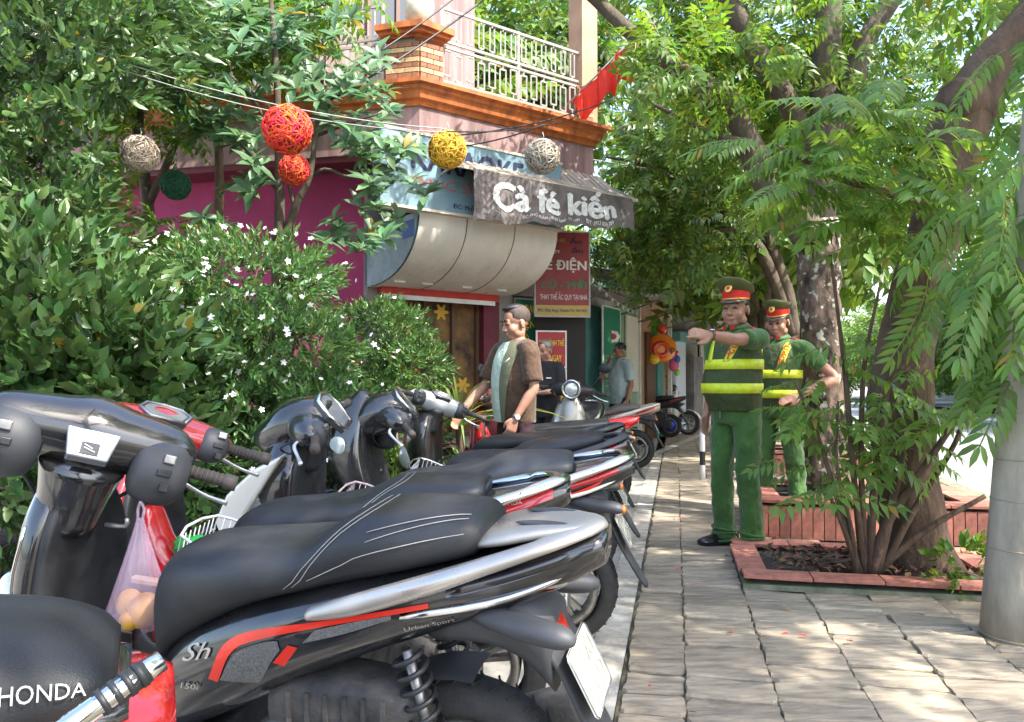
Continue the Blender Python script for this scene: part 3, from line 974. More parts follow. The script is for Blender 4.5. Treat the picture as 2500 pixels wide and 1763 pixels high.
M_banner = mat('worn_grey_banner', (0.15, 0.125, 0.12), 0.55, nz=(7, 0.4), bump=(14, 0.55, 0.03))
nu, nv = 60, 14
def ban(u, v, off=0.0):
    zt = 3.185; zb = 2.68 + 0.17 * u + 0.018 * math.sin(u * 23) + 0.012 * math.sin(u * 61)
    wob = 0.018 * math.sin(u * 17 + v * 3) * (1 - v) + 0.02 * mnoise.noise((u * 9, v * 4, 2)) * (1 - v * .7)
    return B(0.39 + (2.13 + 0.06 * (1 - v)) * u, 1.495 + wob + off, zb + (zt - zb) * v)
mb = MB(); V_ = [ban(i / nu, j / nv) for j in range(nv + 1) for i in range(nu + 1)]
mb.add(V_, [(j * (nu + 1) + i, j * (nu + 1) + i + 1, (j + 1) * (nu + 1) + i + 1, (j + 1) * (nu + 1) + i) for j in range(nv) for i in range(nu)], smooth=True)
bo = obj('banner', at(aw, mb), M_banner, aw)
M_whtxt = mat('worn_white_print', (0.72, 0.72, 0.70), 0.6, nz=(30, 0.3))
awl = np.array(aw.location)
def bantext(u0, u1, v0, v1):
    return lambda u, v, w: ban(u0 + (u1 - u0) * u, v0 + (v1 - v0) * v, 0.006) - awl
lettering('Cà fé kiến', bantext(0.11, 0.86, 0.27, 0.99), M_whtxt, bo, 0.05)
lettering('ĐC: PHỐ ĐẢM - ĐẠI ÁNG - TT - HN', bantext(0.27, 0.62, 0.10, 0.22), M_whtxt, bo, 0.02)
lettering('ĐT: 0913 059 789', bantext(0.66, 0.84, 0.08, 0.20), M_whtxt, bo, 0.02)

# ---- red battery sign that projects from the wall, lower signs
def flat_sign(name, label, p0, p1, z0, z1, m, frame_m=None, thick=0.05):
    p0 = np.array(p0, float); p1 = np.array(p1, float)
    t = thing(name, label, 'sign', ((p0[0] + p1[0]) / 2, (p0[1] + p1[1]) / 2, z0))
    d = nrm(p1 - p0); nb = np.array((d[1], -d[0]))
    fr = lambda a_, w, z: np.array((*(p0 + d * a_ + nb * w), z))
    Lg = np.linalg.norm(p1 - p0)
    obj('board', at(t, fbox(MB(), fr, 0, Lg, -thick, 0, z0, z1)), m, t)
    if frame_m:
        mb = MB(); g = .018
        fbox(mb, fr, -g, 0, -thick, .006, z0 - g, z1 + g); fbox(mb, fr, Lg, Lg + g, -thick, .006, z0 - g, z1 + g)
        fbox(mb, fr, 0, Lg, -thick, .006, z0 - g, z0); fbox(mb, fr, 0, Lg, -thick, .006, z1, z1 + g)
        obj('frame', at(t, mb), frame_m, t)
    l = np.array(t.location)
    def txt(s, u0, u1, v0, v1, mm, bold=.02):
        lettering(s, lambda u, v, w: fr(Lg * (u0 + (u1 - u0) * u), .005, z0 + (z1 - z0) * (v0 + (v1 - v0) * v)) - l, mm, t, bold)
    return t, fr, Lg, txt
M_redsign = mat('red_sign', (0.42, 0.022, 0.02), 0.45, nz=(5, .25))
M_redsign2 = mat('dull_red_sign', (0.27, 0.03, 0.028), 0.5, nz=(4, .3))
M_grnsign = mat('green_sign', (0.01, 0.13, 0.065), 0.45, nz=(5, .2))
M_yel = mat('yellow_ink', (0.78, 0.55, 0.03), 0.5)
M_olive = mat('ochre_strip', (0.42, 0.29, 0.07), 0.5)
M_grnink = mat('green_ink', (0.03, 0.16, 0.06), 0.5)
M_palew = mat('pale_ink', (0.70, 0.66, 0.60), 0.5)
q0 = pt(1308, 0, 9.25)[:2]; q1 = pt(1438, 0, 9.35)[:2]
rs, fr_, Lg_, txt = flat_sign('battery_sign', 'tall dull red sign reading ĐIỆN beside the curved canopy', q0, q1, 1.93, 2.93, M_redsign2, M_rail)
txt('ẮC QUY', 0.02, .46, .74, .81, M_palew, .01); txt('XE ĐIỆN', -0.02 + .03, .95, .52, .70, M_palew, .03); txt('CŨ - MỚI', .10, .95, .325, .44, M_grnink, .035)
txt('THAY THẾ ẮC QUY TẠI NHÀ', .08, .97, .175, .29, M_palew, .0)
l_ = np.array(rs.location)
o_ = obj('ochre_strip', at(rs, fbox(MB(), fr_, 0, Lg_, 0, .003, 1.93, 2.055)), M_olive, rs)
txt('ĐC: Đại Áng, Thanh Trì, Hà Nội', .04, .96, .035, .09, M_ink, .01)
txt('Ấn', .64, .86, .87, .95, M_ink, .03); txt('ấn', .68, .88, .76, .83, M_ink, .03); txt('240', .38, .55, .88, .93, M_olive, .0)
gs, f_, L_, txt = flat_sign('green_shop_sign', 'narrow dark green sign with yellow lettering behind the man in brown', B(1.96, .06, 0)[:2], B(2.30, .06, 0)[:2], 0.9, 2.15, M_grnsign, M_rail)
txt('XE ĐẠP', .05, .9, .86, .95, M_yel, .02); txt('ĐIỆN', .05, .9, .70, .82, M_yel, .03); txt('MỚI', .1, .6, .56, .67, M_yel, .03); txt('ẮC QUY', .05, .92, .44, .52, M_palew, .01); txt('CHÍNH HÃNG', .05, .95, .32, .40, M_palew, .01)
ps, f_, L_, txt = flat_sign('photo_sign', 'red sign with white border offering quick id photos', pt(1312, 0, 9.35)[:2], pt(1380, 0, 9.42)[:2], 1.32, 1.74, M_redsign, M_white, .03)
txt('CHỤP ẢNH THẺ', .04, .96, .56, .82, M_yel, .02); txt('LẤY NGAY', .12, .86, .16, .44, M_yel, .02)
ps2, f_, L_, txt = flat_sign('price_sign', 'red sign with a big yellow figure below the photo sign', pt(1312, 0, 9.36)[:2], pt(1380, 0, 9.43)[:2], 0.72, 1.28, M_redsign, M_white, .03)
txt('ĐT 0983.584.279', .06, .9, .80, .90, M_palew, .01); txt('50', .35, .92, .15, .68, M_yel, .04)
cs, f_, L_, txt = flat_sign('copy_sign', 'tall narrow red and yellow photocopy sign at the shop corner', pt(1396, 0, 9.6)[:2], pt(1422, 0, 9.62)[:2], 0.45, 1.92, mat('coral_sign', (0.55, 0.06, 0.04), .5), None, .03)
for i, s_ in enumerate(('PHOTO', 'COPY', 'IN ẤN', 'SCAN', 'ÉP', 'FAX')):
    txt(s_, .08, .92, .86 - i * .145, .96 - i * .145, M_yel if i != 2 else M_palew, .01)
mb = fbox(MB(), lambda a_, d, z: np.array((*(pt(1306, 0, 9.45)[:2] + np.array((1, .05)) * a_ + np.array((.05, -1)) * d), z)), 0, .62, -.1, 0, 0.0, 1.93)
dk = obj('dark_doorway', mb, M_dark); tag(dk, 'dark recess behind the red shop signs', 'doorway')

# ---- red flag on the balcony
fl = thing('flag', 'red flag on a slanting pole at the balcony end', 'flag', tuple(np.array((E2[0], E2[1], 4.3))))
fp0 = pt(1368, 268, 9.0); fp1 = pt(1540, 95, 8.6)
mb = MB(); mb.tube([fp0, fp1], 0.012, 8); obj('pole', at(fl, mb), M_rail, fl)
V_ = []; nu, nv = 26, 12
for j in range(nv + 1):
    for i in range(nu + 1):
        t = 0.18 + 0.82 * i / nu; p = fp0 + (fp1 - fp0) * t
        w = j / nv
        drop = w * (0.30 + .06 * math.sin(i * .9))
        V_.append(p + np.array((0.10 * w + .035 * math.sin(i * .8 + w * 3), 0.06 * math.sin(i * 1.1 + w * 4) * w, -drop)))
mb = MB(); mb.add(V_, [(j * (nu + 1) + i, j * (nu + 1) + i + 1, (j + 1) * (nu + 1) + i + 1, (j + 1) * (nu + 1) + i) for j in range(nv) for i in range(nu)], smooth=True)
obj('cloth', at(fl, mb), mat('red_flag', (0.62, 0.035, 0.02), 0.75, transl=.3), fl)
# ================================================================== far shops along the street
M_teal = mat('teal_shutter', (0.07, 0.27, 0.23), 0.55, nz=(3, .25))
M_pgreen = mat('pale_green_sheet', (0.26, 0.42, 0.26), 0.55, nz=(2.5, .25))
M_cream = mat('cream_sheet', (0.72, 0.69, 0.60), 0.6, nz=(2, .12))
M_tin = mat('weathered_tin', (0.20, 0.18, 0.17), 0.6, nz=(4, .45), metal=.2)
M_litin = mat('light_tin', (0.55, 0.53, 0.50), 0.45, nz=(4, .3), metal=.2)
M_blueband = mat('blue_gutter', (0.12, 0.30, 0.42), 0.5)
def corrug(p0, p1, z0, z1, m, pitch=.09, amp=.015, parent=None, name='sheet'):
    p0 = np.array(p0, float); p1 = np.array(p1, float)
    L_ = np.linalg.norm(p1 - p0); n = max(4, int(L_ / pitch) * 2)
    d = (p1 - p0) / L_; nb = np.array((d[1], -d[0]))
    rows = []
    for z in (z0, z1):
        rows.append([np.array((*(p0 + d * L_ * i / n + nb * (amp if i % 2 else -amp)), z)) for i in range(n + 1)])
    mb = MB(); mb.loft(rows, closed=False, caps=False, smooth=False)
    return mb
def shop(name, label, p0, p1, z1, wall_m, parts):
    p0 = np.array(p0, float); p1 = np.array(p1, float)
    t = thing(name, label, 'shop', (p0[0], p0[1], 0))
    d = nrm(p1 - p0); nb = np.array((d[1], -d[0])); L_ = np.linalg.norm(p1 - p0)
    fr = lambda a_, w, z: np.array((*(p0 + d * a_ + nb * w), z))
    obj('wall', at(t, fbox(MB(), fr, 0, L_, -3.0, -0.04, 0, z1)), wall_m, t)
    for (nm, a0, a1, d0, d1, za, zb, m) in parts:
        obj(nm, at(t, fbox(MB(), fr, a0, a1, d0, d1, za, zb)), m, t)
    return t, fr, L_
FP = [np.array(p) for p in ((1.05, 11.9), (1.72, 13.4), (2.40, 14.9), (3.35, 16.6), (4.35, 18.3), (6.2, 23.0))]
sA, frA, LA = shop('shutter_shop', 'shop with teal folding shutter and green leaning poster', FP[0], FP[1], 2.7, M_greyp, [('lintel', 0, 1.64, -.02, .04, 2.35, 2.5, M_litin)])
for i in range(22):
    mb = MB(); mb.bar(frA(.05 + i * .073, .01, .05), frA(.05 + i * .073, .01, 2.34), .055, .04); obj('shutter_slat', at(sA, mb), M_teal, sA)
sB, frB, LB = shop('sheet_metal_shop', 'booth clad in pale green corrugated sheet with a cream panel', FP[1], FP[2], 2.7, M_greyp, [('cream_panel', .75, 1.55, .02, .05, .95, 2.35, M_cream), ('post', 1.58, 1.64, 0, .08, 0, 2.75, M_white)])
obj('corrugated_sheet', at(sB, corrug(frB(0, .0, 0)[:2], frB(1.58, .0, 0)[:2], 0, 2.5, M_pgreen)), M_pgreen, sB)
sC, frC, LC = shop('toy_shop', 'open-fronted shop hung with bright inflatable toys', FP[2], FP[3], 2.8, M_peach, [('door', .5, 1.0, -.03, .02, 0, 2.1, M_brown), ('door_leaf', 1.1, 1.5, -.03, .03, 0, 2.0, M_teal), ('post', 1.85, 1.92, 0, .08, 0, 2.6, M_white)])
sD, frD, LD = shop('white_door_shop', 'small shop with a tall white door panel and grey cabinets', FP[3], FP[4], 2.8, M_greyp, [('white_door', .25, .95, 0, .06, 0, 2.0, mat('blue_white', (.62, .68, .76), .5)), ('shelf', 1.1, 1.8, 0, .2, .3, 1.7, M_tin), ('header', 0, 1.95, .05, .25, 2.0, 2.2, mat('teal_header', (.12, .3, .3), .5))])
sE, frE, LE = shop('end_shop', 'last grey shop at the far end of the row', FP[4], FP[5], 3.0, M_greyp, [('shutter', .4, 2.2, 0, .04, 0, 2.3, M_litin), ('shutter', 2.7, 4.4, 0, .04, 0, 2.3, M_teal)])
def roof(label, fr, L_, z0, z1, out, m, over=.2, nm='tin_roof'):
    n = max(6, int(L_ / .09)); rows = []
    for dd_, z in ((-1.5, z1), (out, z0)):
        rows.append([fr(-over + (L_ + 2 * over) * i / n, dd_, z + (.012 if i % 2 else -.012)) for i in range(n + 1)])
    c = fr(L_ / 2, 0, z0)
    mb = MB(); mb.loft(rows, closed=False, caps=False, smooth=False)
    rows2 = [[p - np.array((0, 0, .02)) for p in r_] for r_ in rows]
    mb.loft([list(reversed(r_)) for r_ in rows2], closed=False, caps=False, smooth=False)
    t = thing(nm, label, 'roof', tuple(c)); obj('sheet', at(t, mb), m, t)
    mb = MB(); mb.bar(fr(-over, out, z0 - .03), fr(L_ + over, out, z0 - .03), .05); obj('edge_bar', at(t, mb), M_tin, t)
    for a_ in (0.1, L_ - .1):
        mb = MB(); mb.bar(fr(a_, 0, z0 - .35), fr(a_, out * .9, z0 - .04), .025); obj('bracket', at(t, mb), M_tin, t)
roof('dark rusty tin awning above the teal shutter', frA, LA, 2.72, 3.25, .9, M_tin)
roof('pale tin awning above the green corrugated booth', frB, LB, 2.60, 2.95, 1.0, M_litin)
roof('grey tin awning over the toy shop', frC, LC, 2.62, 3.0, 1.3, M_litin)
roof('worn tin awning over the white door shop', frD, LD, 2.5, 2.95, 1.4, M_tin)
roof('low tin awning at the far end of the shops', frE, LE, 2.5, 3.0, 1.2, M_litin)
ub = thing('sheet_metal_upper_floor', 'green corrugated upper floor with blue gutter behind the shop row', 'building', (1.6, 15.5, 0))
u0_, u1_ = np.array((0.9, 14.6)), np.array((3.1, 18.6))
obj('corrugated_wall', at(ub, corrug(u0_, u1_, 2.7, 3.75, M_pgreen, .16, .03)), M_pgreen, ub)
mb = MB(); mb.bar((*u0_, 3.32), (*u1_, 3.32), .1, .12); obj('gutter', at(ub, mb), M_blueband, ub)
mb = MB(); mb.bar((*u0_, 3.80), (*u1_, 3.80), .1, .18); obj('gutter', at(ub, mb), M_blueband, ub)
mb = MB(); mb.bar((*(u0_ + (.3, 2)), 1.8), (*(u1_ + (.3, 2)), 1.8), .1, 3.6); obj('wall', at(ub, mb), M_litin, ub)
# green drinks poster leaning on the shutter
pp, f_, L_, txt = flat_sign('drinks_poster', 'tall green drinks poster with white border leaning by the shutter', frA(.20, .30, 0)[:2], frA(.98, .34, 0)[:2], .95, 2.3, mat('poster_green', (.02, .22, .13), .4, nz=(5, .2)), M_white, .02)
mb = MB(); cc = f_(L_ * .5, .012, 1.85)
for q in range(7):
    mb.ell(cc + np.array((.07 * math.cos(q * .9), -.003, .06 * math.sin(q * .9))), (.05, .006, .045), 8, 6)
obj('printed_cup', at(pp, mb), M_white, pp)
mb = MB(); mb.ell(cc + np.array((.0, -.012, .0)), (.06, .006, .05), 10, 6); obj('printed_fruit', at(pp, mb), M_redsign, pp)
for i in range(7):
    txt('TRÀ SỮA 20.000', .12, .9 - .1 * (i % 3), .08 + i * .058, .105 + i * .058, M_whtxt, .0)
# inflatable toys
M_or = mat('orange_vinyl', (0.85, 0.25, 0.01), 0.25, coat=.4); M_gr = mat('green_vinyl', (0.05, 0.42, 0.05), .25, coat=.4)
M_rd = mat('red_vinyl', (0.70, 0.06, 0.02), .25, coat=.4); M_pk = mat('pink_vinyl', (0.62, 0.10, 0.22), .4); M_pu = mat('purple_vinyl', (0.20, 0.06, 0.35), .4); M_yl = mat('yellow_vinyl', (.85, .5, .03), .3, coat=.3)
M_lime = mat('lime_vinyl', (.35, .6, .03), .4)
ft = thing('inflatable_toy', 'big orange inflatable toy with red ring and yellow knob', 'toy', tuple(pt(1615, 850, 15.6)))
mb = MB(); mb.ell((0, 0, 0), (.30, .12, .29), 20, 12); obj('body', mb, M_or, ft)
mb = MB(); mb.tube([(.13 * math.cos(q) - .03, -.10, .13 * math.sin(q) - .03) for q in np.linspace(0, 6.283, 20)], .05, 8, caps=False); obj('ring', mb, M_rd, ft)
mb = MB(); mb.ell((-.17, -.1, -.22), (.12, .09, .11), 12, 8); obj('knob', mb, M_yl, ft)
mb = MB(); mb.ell((-.28, -.03, -.03), (.09, .07, .26), 12, 8, rot=(0, .35, 0)); obj('side_fin', mb, M_rd, ft)
lettering('up', lambda u, v, w: (.08 + .17 * u, -.124 + .02 * u, -.12 + .12 * v), M_brown, ft, .03)
gt = thing('inflatable_toy', 'long green inflatable toy hanging beside the orange one', 'toy', tuple(pt(1596, 815, 15.8)))
mb = MB(); mb.ell((0, 0, 0), (.085, .08, .24), 14, 10, rot=(0, .3, 0)); obj('body', mb, M_gr, gt); mb = MB(); mb.ell((.07, 0, .24), (.04, .04, .06), 10, 6); obj('tip', mb, M_lime, gt)
rt = thing('inflatable_toy', 'round red inflatable ball above the orange toy', 'toy', tuple(pt(1617, 803, 15.7)))
mb = MB(); mb.ell((0, 0, 0), (.10, .09, .10), 14, 10); obj('body', mb, M_rd, rt); mb = MB(); mb.ell((0, 0, .11), (.03, .03, .05), 8, 6); obj('knot', mb, M_gr, rt)
bt = thing('toy_bundle', 'small bundle of purple, pink and lime toys by the post', 'toy', tuple(pt(1645, 880, 16.2)))
for (dx, dz, r_, m) in ((-.03, .10, .10, M_pu), (.06, .02, .08, mat('blue_vinyl', (.05, .12, .4), .4)), (.0, -.1, .11, M_pk), (.07, -.25, .06, M_lime), (.05, .16, .05, M_rd)):
    mb = MB(); mb.ell((dx, 0, dz), (r_, .06, r_ * 1.2), 10, 8); obj('toy_piece', mb, m, bt)
# small red pennants strung across
for i, (px, py, Y) in enumerate(((1502, 770, 13.5), (1604, 765, 15.5), (1648, 660, 15), (1640, 730, 15.5), (1675, 740, 16), (1592, 700, 15.2))):
    p = pt(px, py, Y); mb = MB(); mb.prism([(-.09, .08), (0, -.13), (.09, .08)], -.004, .004, lambda u, v, w: (u, w, v)); o = obj('pennant', mb, mat('red_pennant', (.62, .06, .04), .6), None, tuple(p)); o.rotation_euler = (0, rng.uniform(-.4, .4), rng.uniform(-.6, .6))
    tag(o, 'small red paper pennant hung over the shop fronts', 'pennant', 'pennants over the shops')
# ---------------- cables
M_cable = mat('black_cable', (.02, .02, .022), .5); M_wcable = mat('grey_cable', (.30, .30, .28), .5)
def cable(p, q, sag, r_, m, label):
    p = np.array(p); q = np.array(q)
    mb = MB(); mb.tube([p + (q - p) * t - np.array((0, 0, sag * 4 * t * (1 - t))) for t in np.linspace(0, 1, 16)], r_, 6)
    o = obj('cable', mb, m); tag(o, label, 'cable'); return o
cable(pt(60, 60, 5.0), pt(1090, 310, 5.6), .12, .004, M_wcable, 'pale double cable that the big red and yellow lanterns hang from')
cable(pt(60, 76, 5.0), pt(1090, 318, 5.6), .14, .0035, M_wcable, 'lower strand of the pale lantern cable')
cable(pt(1090, 316, 5.6), pt(1400, 285, 8.5), .05, .006, M_cable, 'black cable from the yellow lantern to the balcony')
cable(pt(920, 350, 7.0), pt(1330, 300, 6.2), .10, .006, M_cable, 'black cable that carries the grey lantern')
cable(pt(1070, 330, 6.5), pt(1510, 230, 9.0), .08, .008, M_cable, 'black wire rising past the cornice to the flag')
cable(pt(800, 240, 6.0), pt(1240, -60, 7.0), .05, .010, M_cable, 'thick black cable crossing the balcony pillar')
cable(pt(800, 190, 6.0), pt(1160, -60, 7.0), .05, .008, M_cable, 'thinner black cable crossing above the balcony pillar')
cable(pt(1440, 385, 9.2), pt(1900, 440, 14), .05, .008, M_wcable, 'pale wire from the building into the trees')
cable(pt(1438, 668, 10), pt(1560, 760, 14), .10, .008, M_wcable, 'string of small lights hung from the red sign')
for i in range(9):
    t = (i + .5) / 9; p = pt(1438, 668, 10) * (1 - t) + pt(1560, 760, 14) * t - np.array((0, 0, .4 * t * (1 - t)))
    mb = MB(); mb.ell((0, 0, -.03), (.02, .02, .035), 8, 6); o = obj('light_bulb', mb, M_white, None, tuple(p)); tag(o, 'small unlit white bulb on the string by the shutter', 'bulb', 'bulbs on the light string')
# ---------------- lanterns: woven balls of twine
def lantern(label, c, r_, col, seed, m2=None):
    t = thing('ball_lantern', label, 'lantern', tuple(c))
    rr = random.Random(seed)
    m = mat('twine_%d' % seed, col, .75, island=.35)
    for part, n, rad in (('woven_shell', int(120 + 60), r_), ):
        mb = MB()
        for i in range(n):
            ax = nrm([rr.gauss(0, 1) for _ in range(3)]); b1 = nrm(np.cross(ax, [rr.gauss(0, 1) for _ in range(3)])); b2 = np.cross(ax, b1)
            off = rr.uniform(-.75, .75); a0 = rr.uniform(0, 6.28); ln = rr.uniform(.7, 1.7); ph = rr.uniform(0, 6)
            P = []
            for s in np.linspace(0, 1, 9):
                a_ = a0 + ln * s; o_ = off + .16 * math.sin(ph + 7 * s); o_ = max(-.9, min(.9, o_)); q = math.sqrt(1 - o_ * o_)
                P.append((b1 * math.cos(a_) * q + b2 * math.sin(a_) * q + ax * o_) * rad * rr.uniform(.97, 1.03))
            mb.tube(P, r_ * .035, 4, caps=False)
        obj(part, mb, m, t)
    mb = MB(); mb.ell((0, 0, 0), r_ * .93, 20, 14); obj('inner_ball', mb, mat('twine_in_%d' % seed, tuple(x * .6 for x in col), .8), t)
    mb = MB(); mb.tube([(0, 0, r_), (.01, 0, r_ * 1.2), (0, 0, r_ * 1.45)], .004, 5); obj('hanger', mb, M_wcable, t)
    return t
lantern('large orange-red woven ball lantern hanging from the pale cable', pt(697, 312, 5.25), .163, (.70, .085, .015), 1)
lantern('small orange-red woven ball lantern below the large one', pt(715, 412, 5.85), .115, (.62, .07, .015), 2)
lantern('beige woven ball lantern among the tall shrub leaves', pt(335, 372, 5.6), .13, (.50, .40, .31), 3)
lantern('dark green woven ball lantern in the shade of the tree', pt(424, 450, 6.8), .125, (.03, .14, .085), 4)
lantern('yellow woven ball lantern in front of the blue sign', pt(1091, 361, 5.9), .143, (.62, .36, .03), 5)
lantern('grey woven ball lantern in front of the striped awning', pt(1325, 379, 6.4), .142, (.34, .30, .24), 6)
lantern('large white woven ball lantern half hidden by the tall shrub', pt(72, 140, 5.6), .2, (.62, .60, .55), 7)
# ---------------- far side of the road
M_pale = mat('pale_wall', (.70, .68, .64), .8, nz=(.6, .2))
for i, (u, w, h, m) in enumerate(((4, 9, 6.5, M_pale), (14, 8, 8, M_cream), (24, 11, 6, M_pale), (37, 12, 9, M_cream), (52, 16, 7, M_pale))):
    c = S(u, 18.5)
    t = thing('roadside_house', ['pale two-storey house across the road behind the near tree', 'cream three-storey house across the road', 'wide pale house across the road', 'tall cream house farther along the road', 'long pale house at the end of the road'][i], 'house', (c[0], c[1], 0), ROTZ)
    mb = MB(); mb.box((0, 0, h / 2), (5, w, h)); obj('wall', mb, m, t)
    mb = MB(); mb.box((0, 0, h + .15), (5.6, w + .5, .3)); obj('roof', mb, M_redsign2 if i % 2 else M_tin, t)
    for f_ in range(int(h // 3)):
        for k_ in range(int(w // 3)):
            mb = MB(); mb.box((-2.52, -w / 2 + 1.5 + 3 * k_, 1.5 + 3 * f_), (.06, 1.4, 1.4)); wn_o = obj('window', mb, M_glass_d, t)
            mb = MB(); mb.box((-2.54, -w / 2 + 1.5 + 3 * k_, .75 + 3 * f_), (.14, 1.6, .08)); obj('sill', mb, M_white, wn_o)
# ================================================================== scooters
M_gloss = mat('gloss_black_paint', (0.006, 0.007, 0.010), 0.16, coat=.9, rough_n=7, nz=(5, .5), col2=(.020, .0195, .019))
M_seat = mat('black_vinyl_seat', (0.013, 0.014, 0.016), 0.40, bump=(380, 0.5, 0.0016), rough_n=5)
M_tyre = mat('rubber_tyre', (0.028, 0.027, 0.026), 0.8, nz=(18, .45), bump=(160, .3))
M_rim = mat('alloy_rim', (0.30, 0.28, 0.25), 0.38, metal=.7, nz=(20, .4))
M_case = mat('dusty_engine_case', (0.085, 0.078, 0.07), 0.7, nz=(9, .6), col2=(.022, .022, .023), bump=(90, .3))
M_dplast = mat('dark_grey_plastic', (0.045, 0.047, 0.052), 0.55, bump=(300, .2, .002), nz=(8, .25))
M_silver = mat('satin_silver_rail', (0.46, 0.43, 0.39), 0.30, metal=.75, nz=(9, .12), rough_n=8)
M_chrome = mat('chrome', (0.72, 0.72, 0.73), 0.08, metal=1.0, rough_n=12)
M_steel = mat('dull_steel', (0.34, 0.33, 0.32), 0.4, metal=.8, nz=(25, .4))
M_redlens = mat('red_lens', (0.42, 0.012, 0.012), 0.1, coat=.8)
M_amber = mat('amber_lens', (0.55, 0.16, 0.02), 0.12, coat=.6)
M_clear = mat('clear_lens', (0.55, 0.60, 0.60), 0.06, coat=.8, metal=.3)
M_redp = mat('gloss_red_paint', (0.40, 0.010, 0.016), 0.15, coat=1.0, rough_n=9)
M_creamp = mat('pearl_white_paint', (0.66, 0.64, 0.55), 0.22, coat=.8)
M_greyw = mat('pearl_grey_paint', (0.45, 0.47, 0.47), 0.25, coat=.8, metal=.2)
M_rosep = mat('rose_beige_paint', (0.42, 0.27, 0.22), 0.3, coat=.6, metal=.2)
M_redstk = mat('red_sticker', (0.60, 0.025, 0.012), 0.3, coat=.5)
M_greystk = mat('grey_pattern_sticker', (0.13, 0.13, 0.125), 0.5, nz=(220, .6))
M_thread = mat('pale_thread', (0.30, 0.285, 0.26), 0.8)
M_plate = mat('cream_plate', (0.74, 0.72, 0.62), 0.45, nz=(12, .12))
M_plateink = mat('plate_ink', (0.02, 0.03, 0.03), 0.5)
M_faint = mat('faint_plate_ink', (0.60, 0.56, 0.42), 0.5)
M_display = mat('display_panel', (0.17, 0.18, 0.20), 0.1, coat=.8)
M_rubber = mat('grip_rubber', (0.075, 0.062, 0.052), 0.75, nz=(40, .3))
M_wirew = mat('white_coated_wire', (0.72, 0.70, 0.70), 0.35)
M_wirep = mat('pink_coated_wire', (0.66, 0.50, 0.52), 0.35)
M_tan = mat('tan_board', (0.50, 0.36, 0.22), 0.6)
M_lever = mat('lever_alloy', (0.62, 0.62, 0.62), 0.3, metal=.6)

def ring_sec(x, zb, zt, hw, zm=None, e=2.6, n=24):
    zm = (zb + zt) / 2 if zm is None else zm
    P = []
    for a_ in np.linspace(0, 2 * math.pi, n, endpoint=False):
        c, s = math.cos(a_), math.sin(a_)
        y = hw * math.copysign(abs(c) ** (2 / e), c)
        z = zm + ((zt - zm) if s > 0 else (zm - zb)) * math.copysign(abs(s) ** (2 / e), s)
        P.append((x, y, z))
    return P

class Body:
    """lofted body: rows [x, z bottom, z top, half width, z of widest point]"""
    def __init__(s, rows, e=2.6, k=4, n=24):
        s.rows = catmull(np.array(rows, float), k); s.e = e; s.n = n
        s.order = np.argsort(s.rows[:, 0])
    def mb(s, mi=0, mbx=None):
        mbx = mbx or MB()
        mbx.loft([ring_sec(*r_, e=s.e, n=s.n) for r_ in s.rows], mi)
        return mbx
    def at(s, x):
        o = s.order
        return [np.interp(x, s.rows[o, 0], s.rows[o, i]) for i in range(1, 5)]
    def side(s, x, z, off=0.002, sd=1):
        zb, zt, hw, zm = s.at(x)
        t = (z - zm) / ((zt - zm) if z > zm else (zm - zb) + 1e-6)
        t = min(.999, abs(t))
        return np.array((x, sd * (hw * (1 - t ** s.e) ** (1 / s.e) + off), z))
    def over(s, x, a_, off=0.003):
        zb, zt, hw, zm = s.at(x)
        c, q = math.cos(a_), math.sin(a_)
        y = hw * math.copysign(abs(c) ** (2 / s.e), c); z = zm + ((zt - zm) if q > 0 else (zm - zb)) * math.copysign(abs(q) ** (2 / s.e), q)
        nrm_ = nrm((0, c, q))
        return np.array((x, y, z)) + nrm_ * off

def side_decal(body, outline_top, outline_bot, m, parent, name, k=6, off=.0025):
    A = catmull(outline_top, k); Bt = catmull(outline_bot, k)
    mb = MB(); rows = []
    for t in (0, .33, .66, 1):
        rows.append([body.side(*(a_ * (1 - t) + b_ * t), off) for a_, b_ in zip(A, Bt)])
    mb.loft(rows, closed=False, caps=False)
    return obj(name, mb, m, parent)

def side_text(body, s, x0, x1, z0, z1, m, parent, bold=.01, slant=0.0, rise=0.0):
    """text on the left side reading towards the tail (left to right for a viewer on that side)"""
    return lettering(s, lambda u, v, w: body.side(x0 + (x1 - x0) * u + slant * v, z0 + (z1 - z0) * v + rise * u, .004), m, parent, bold)

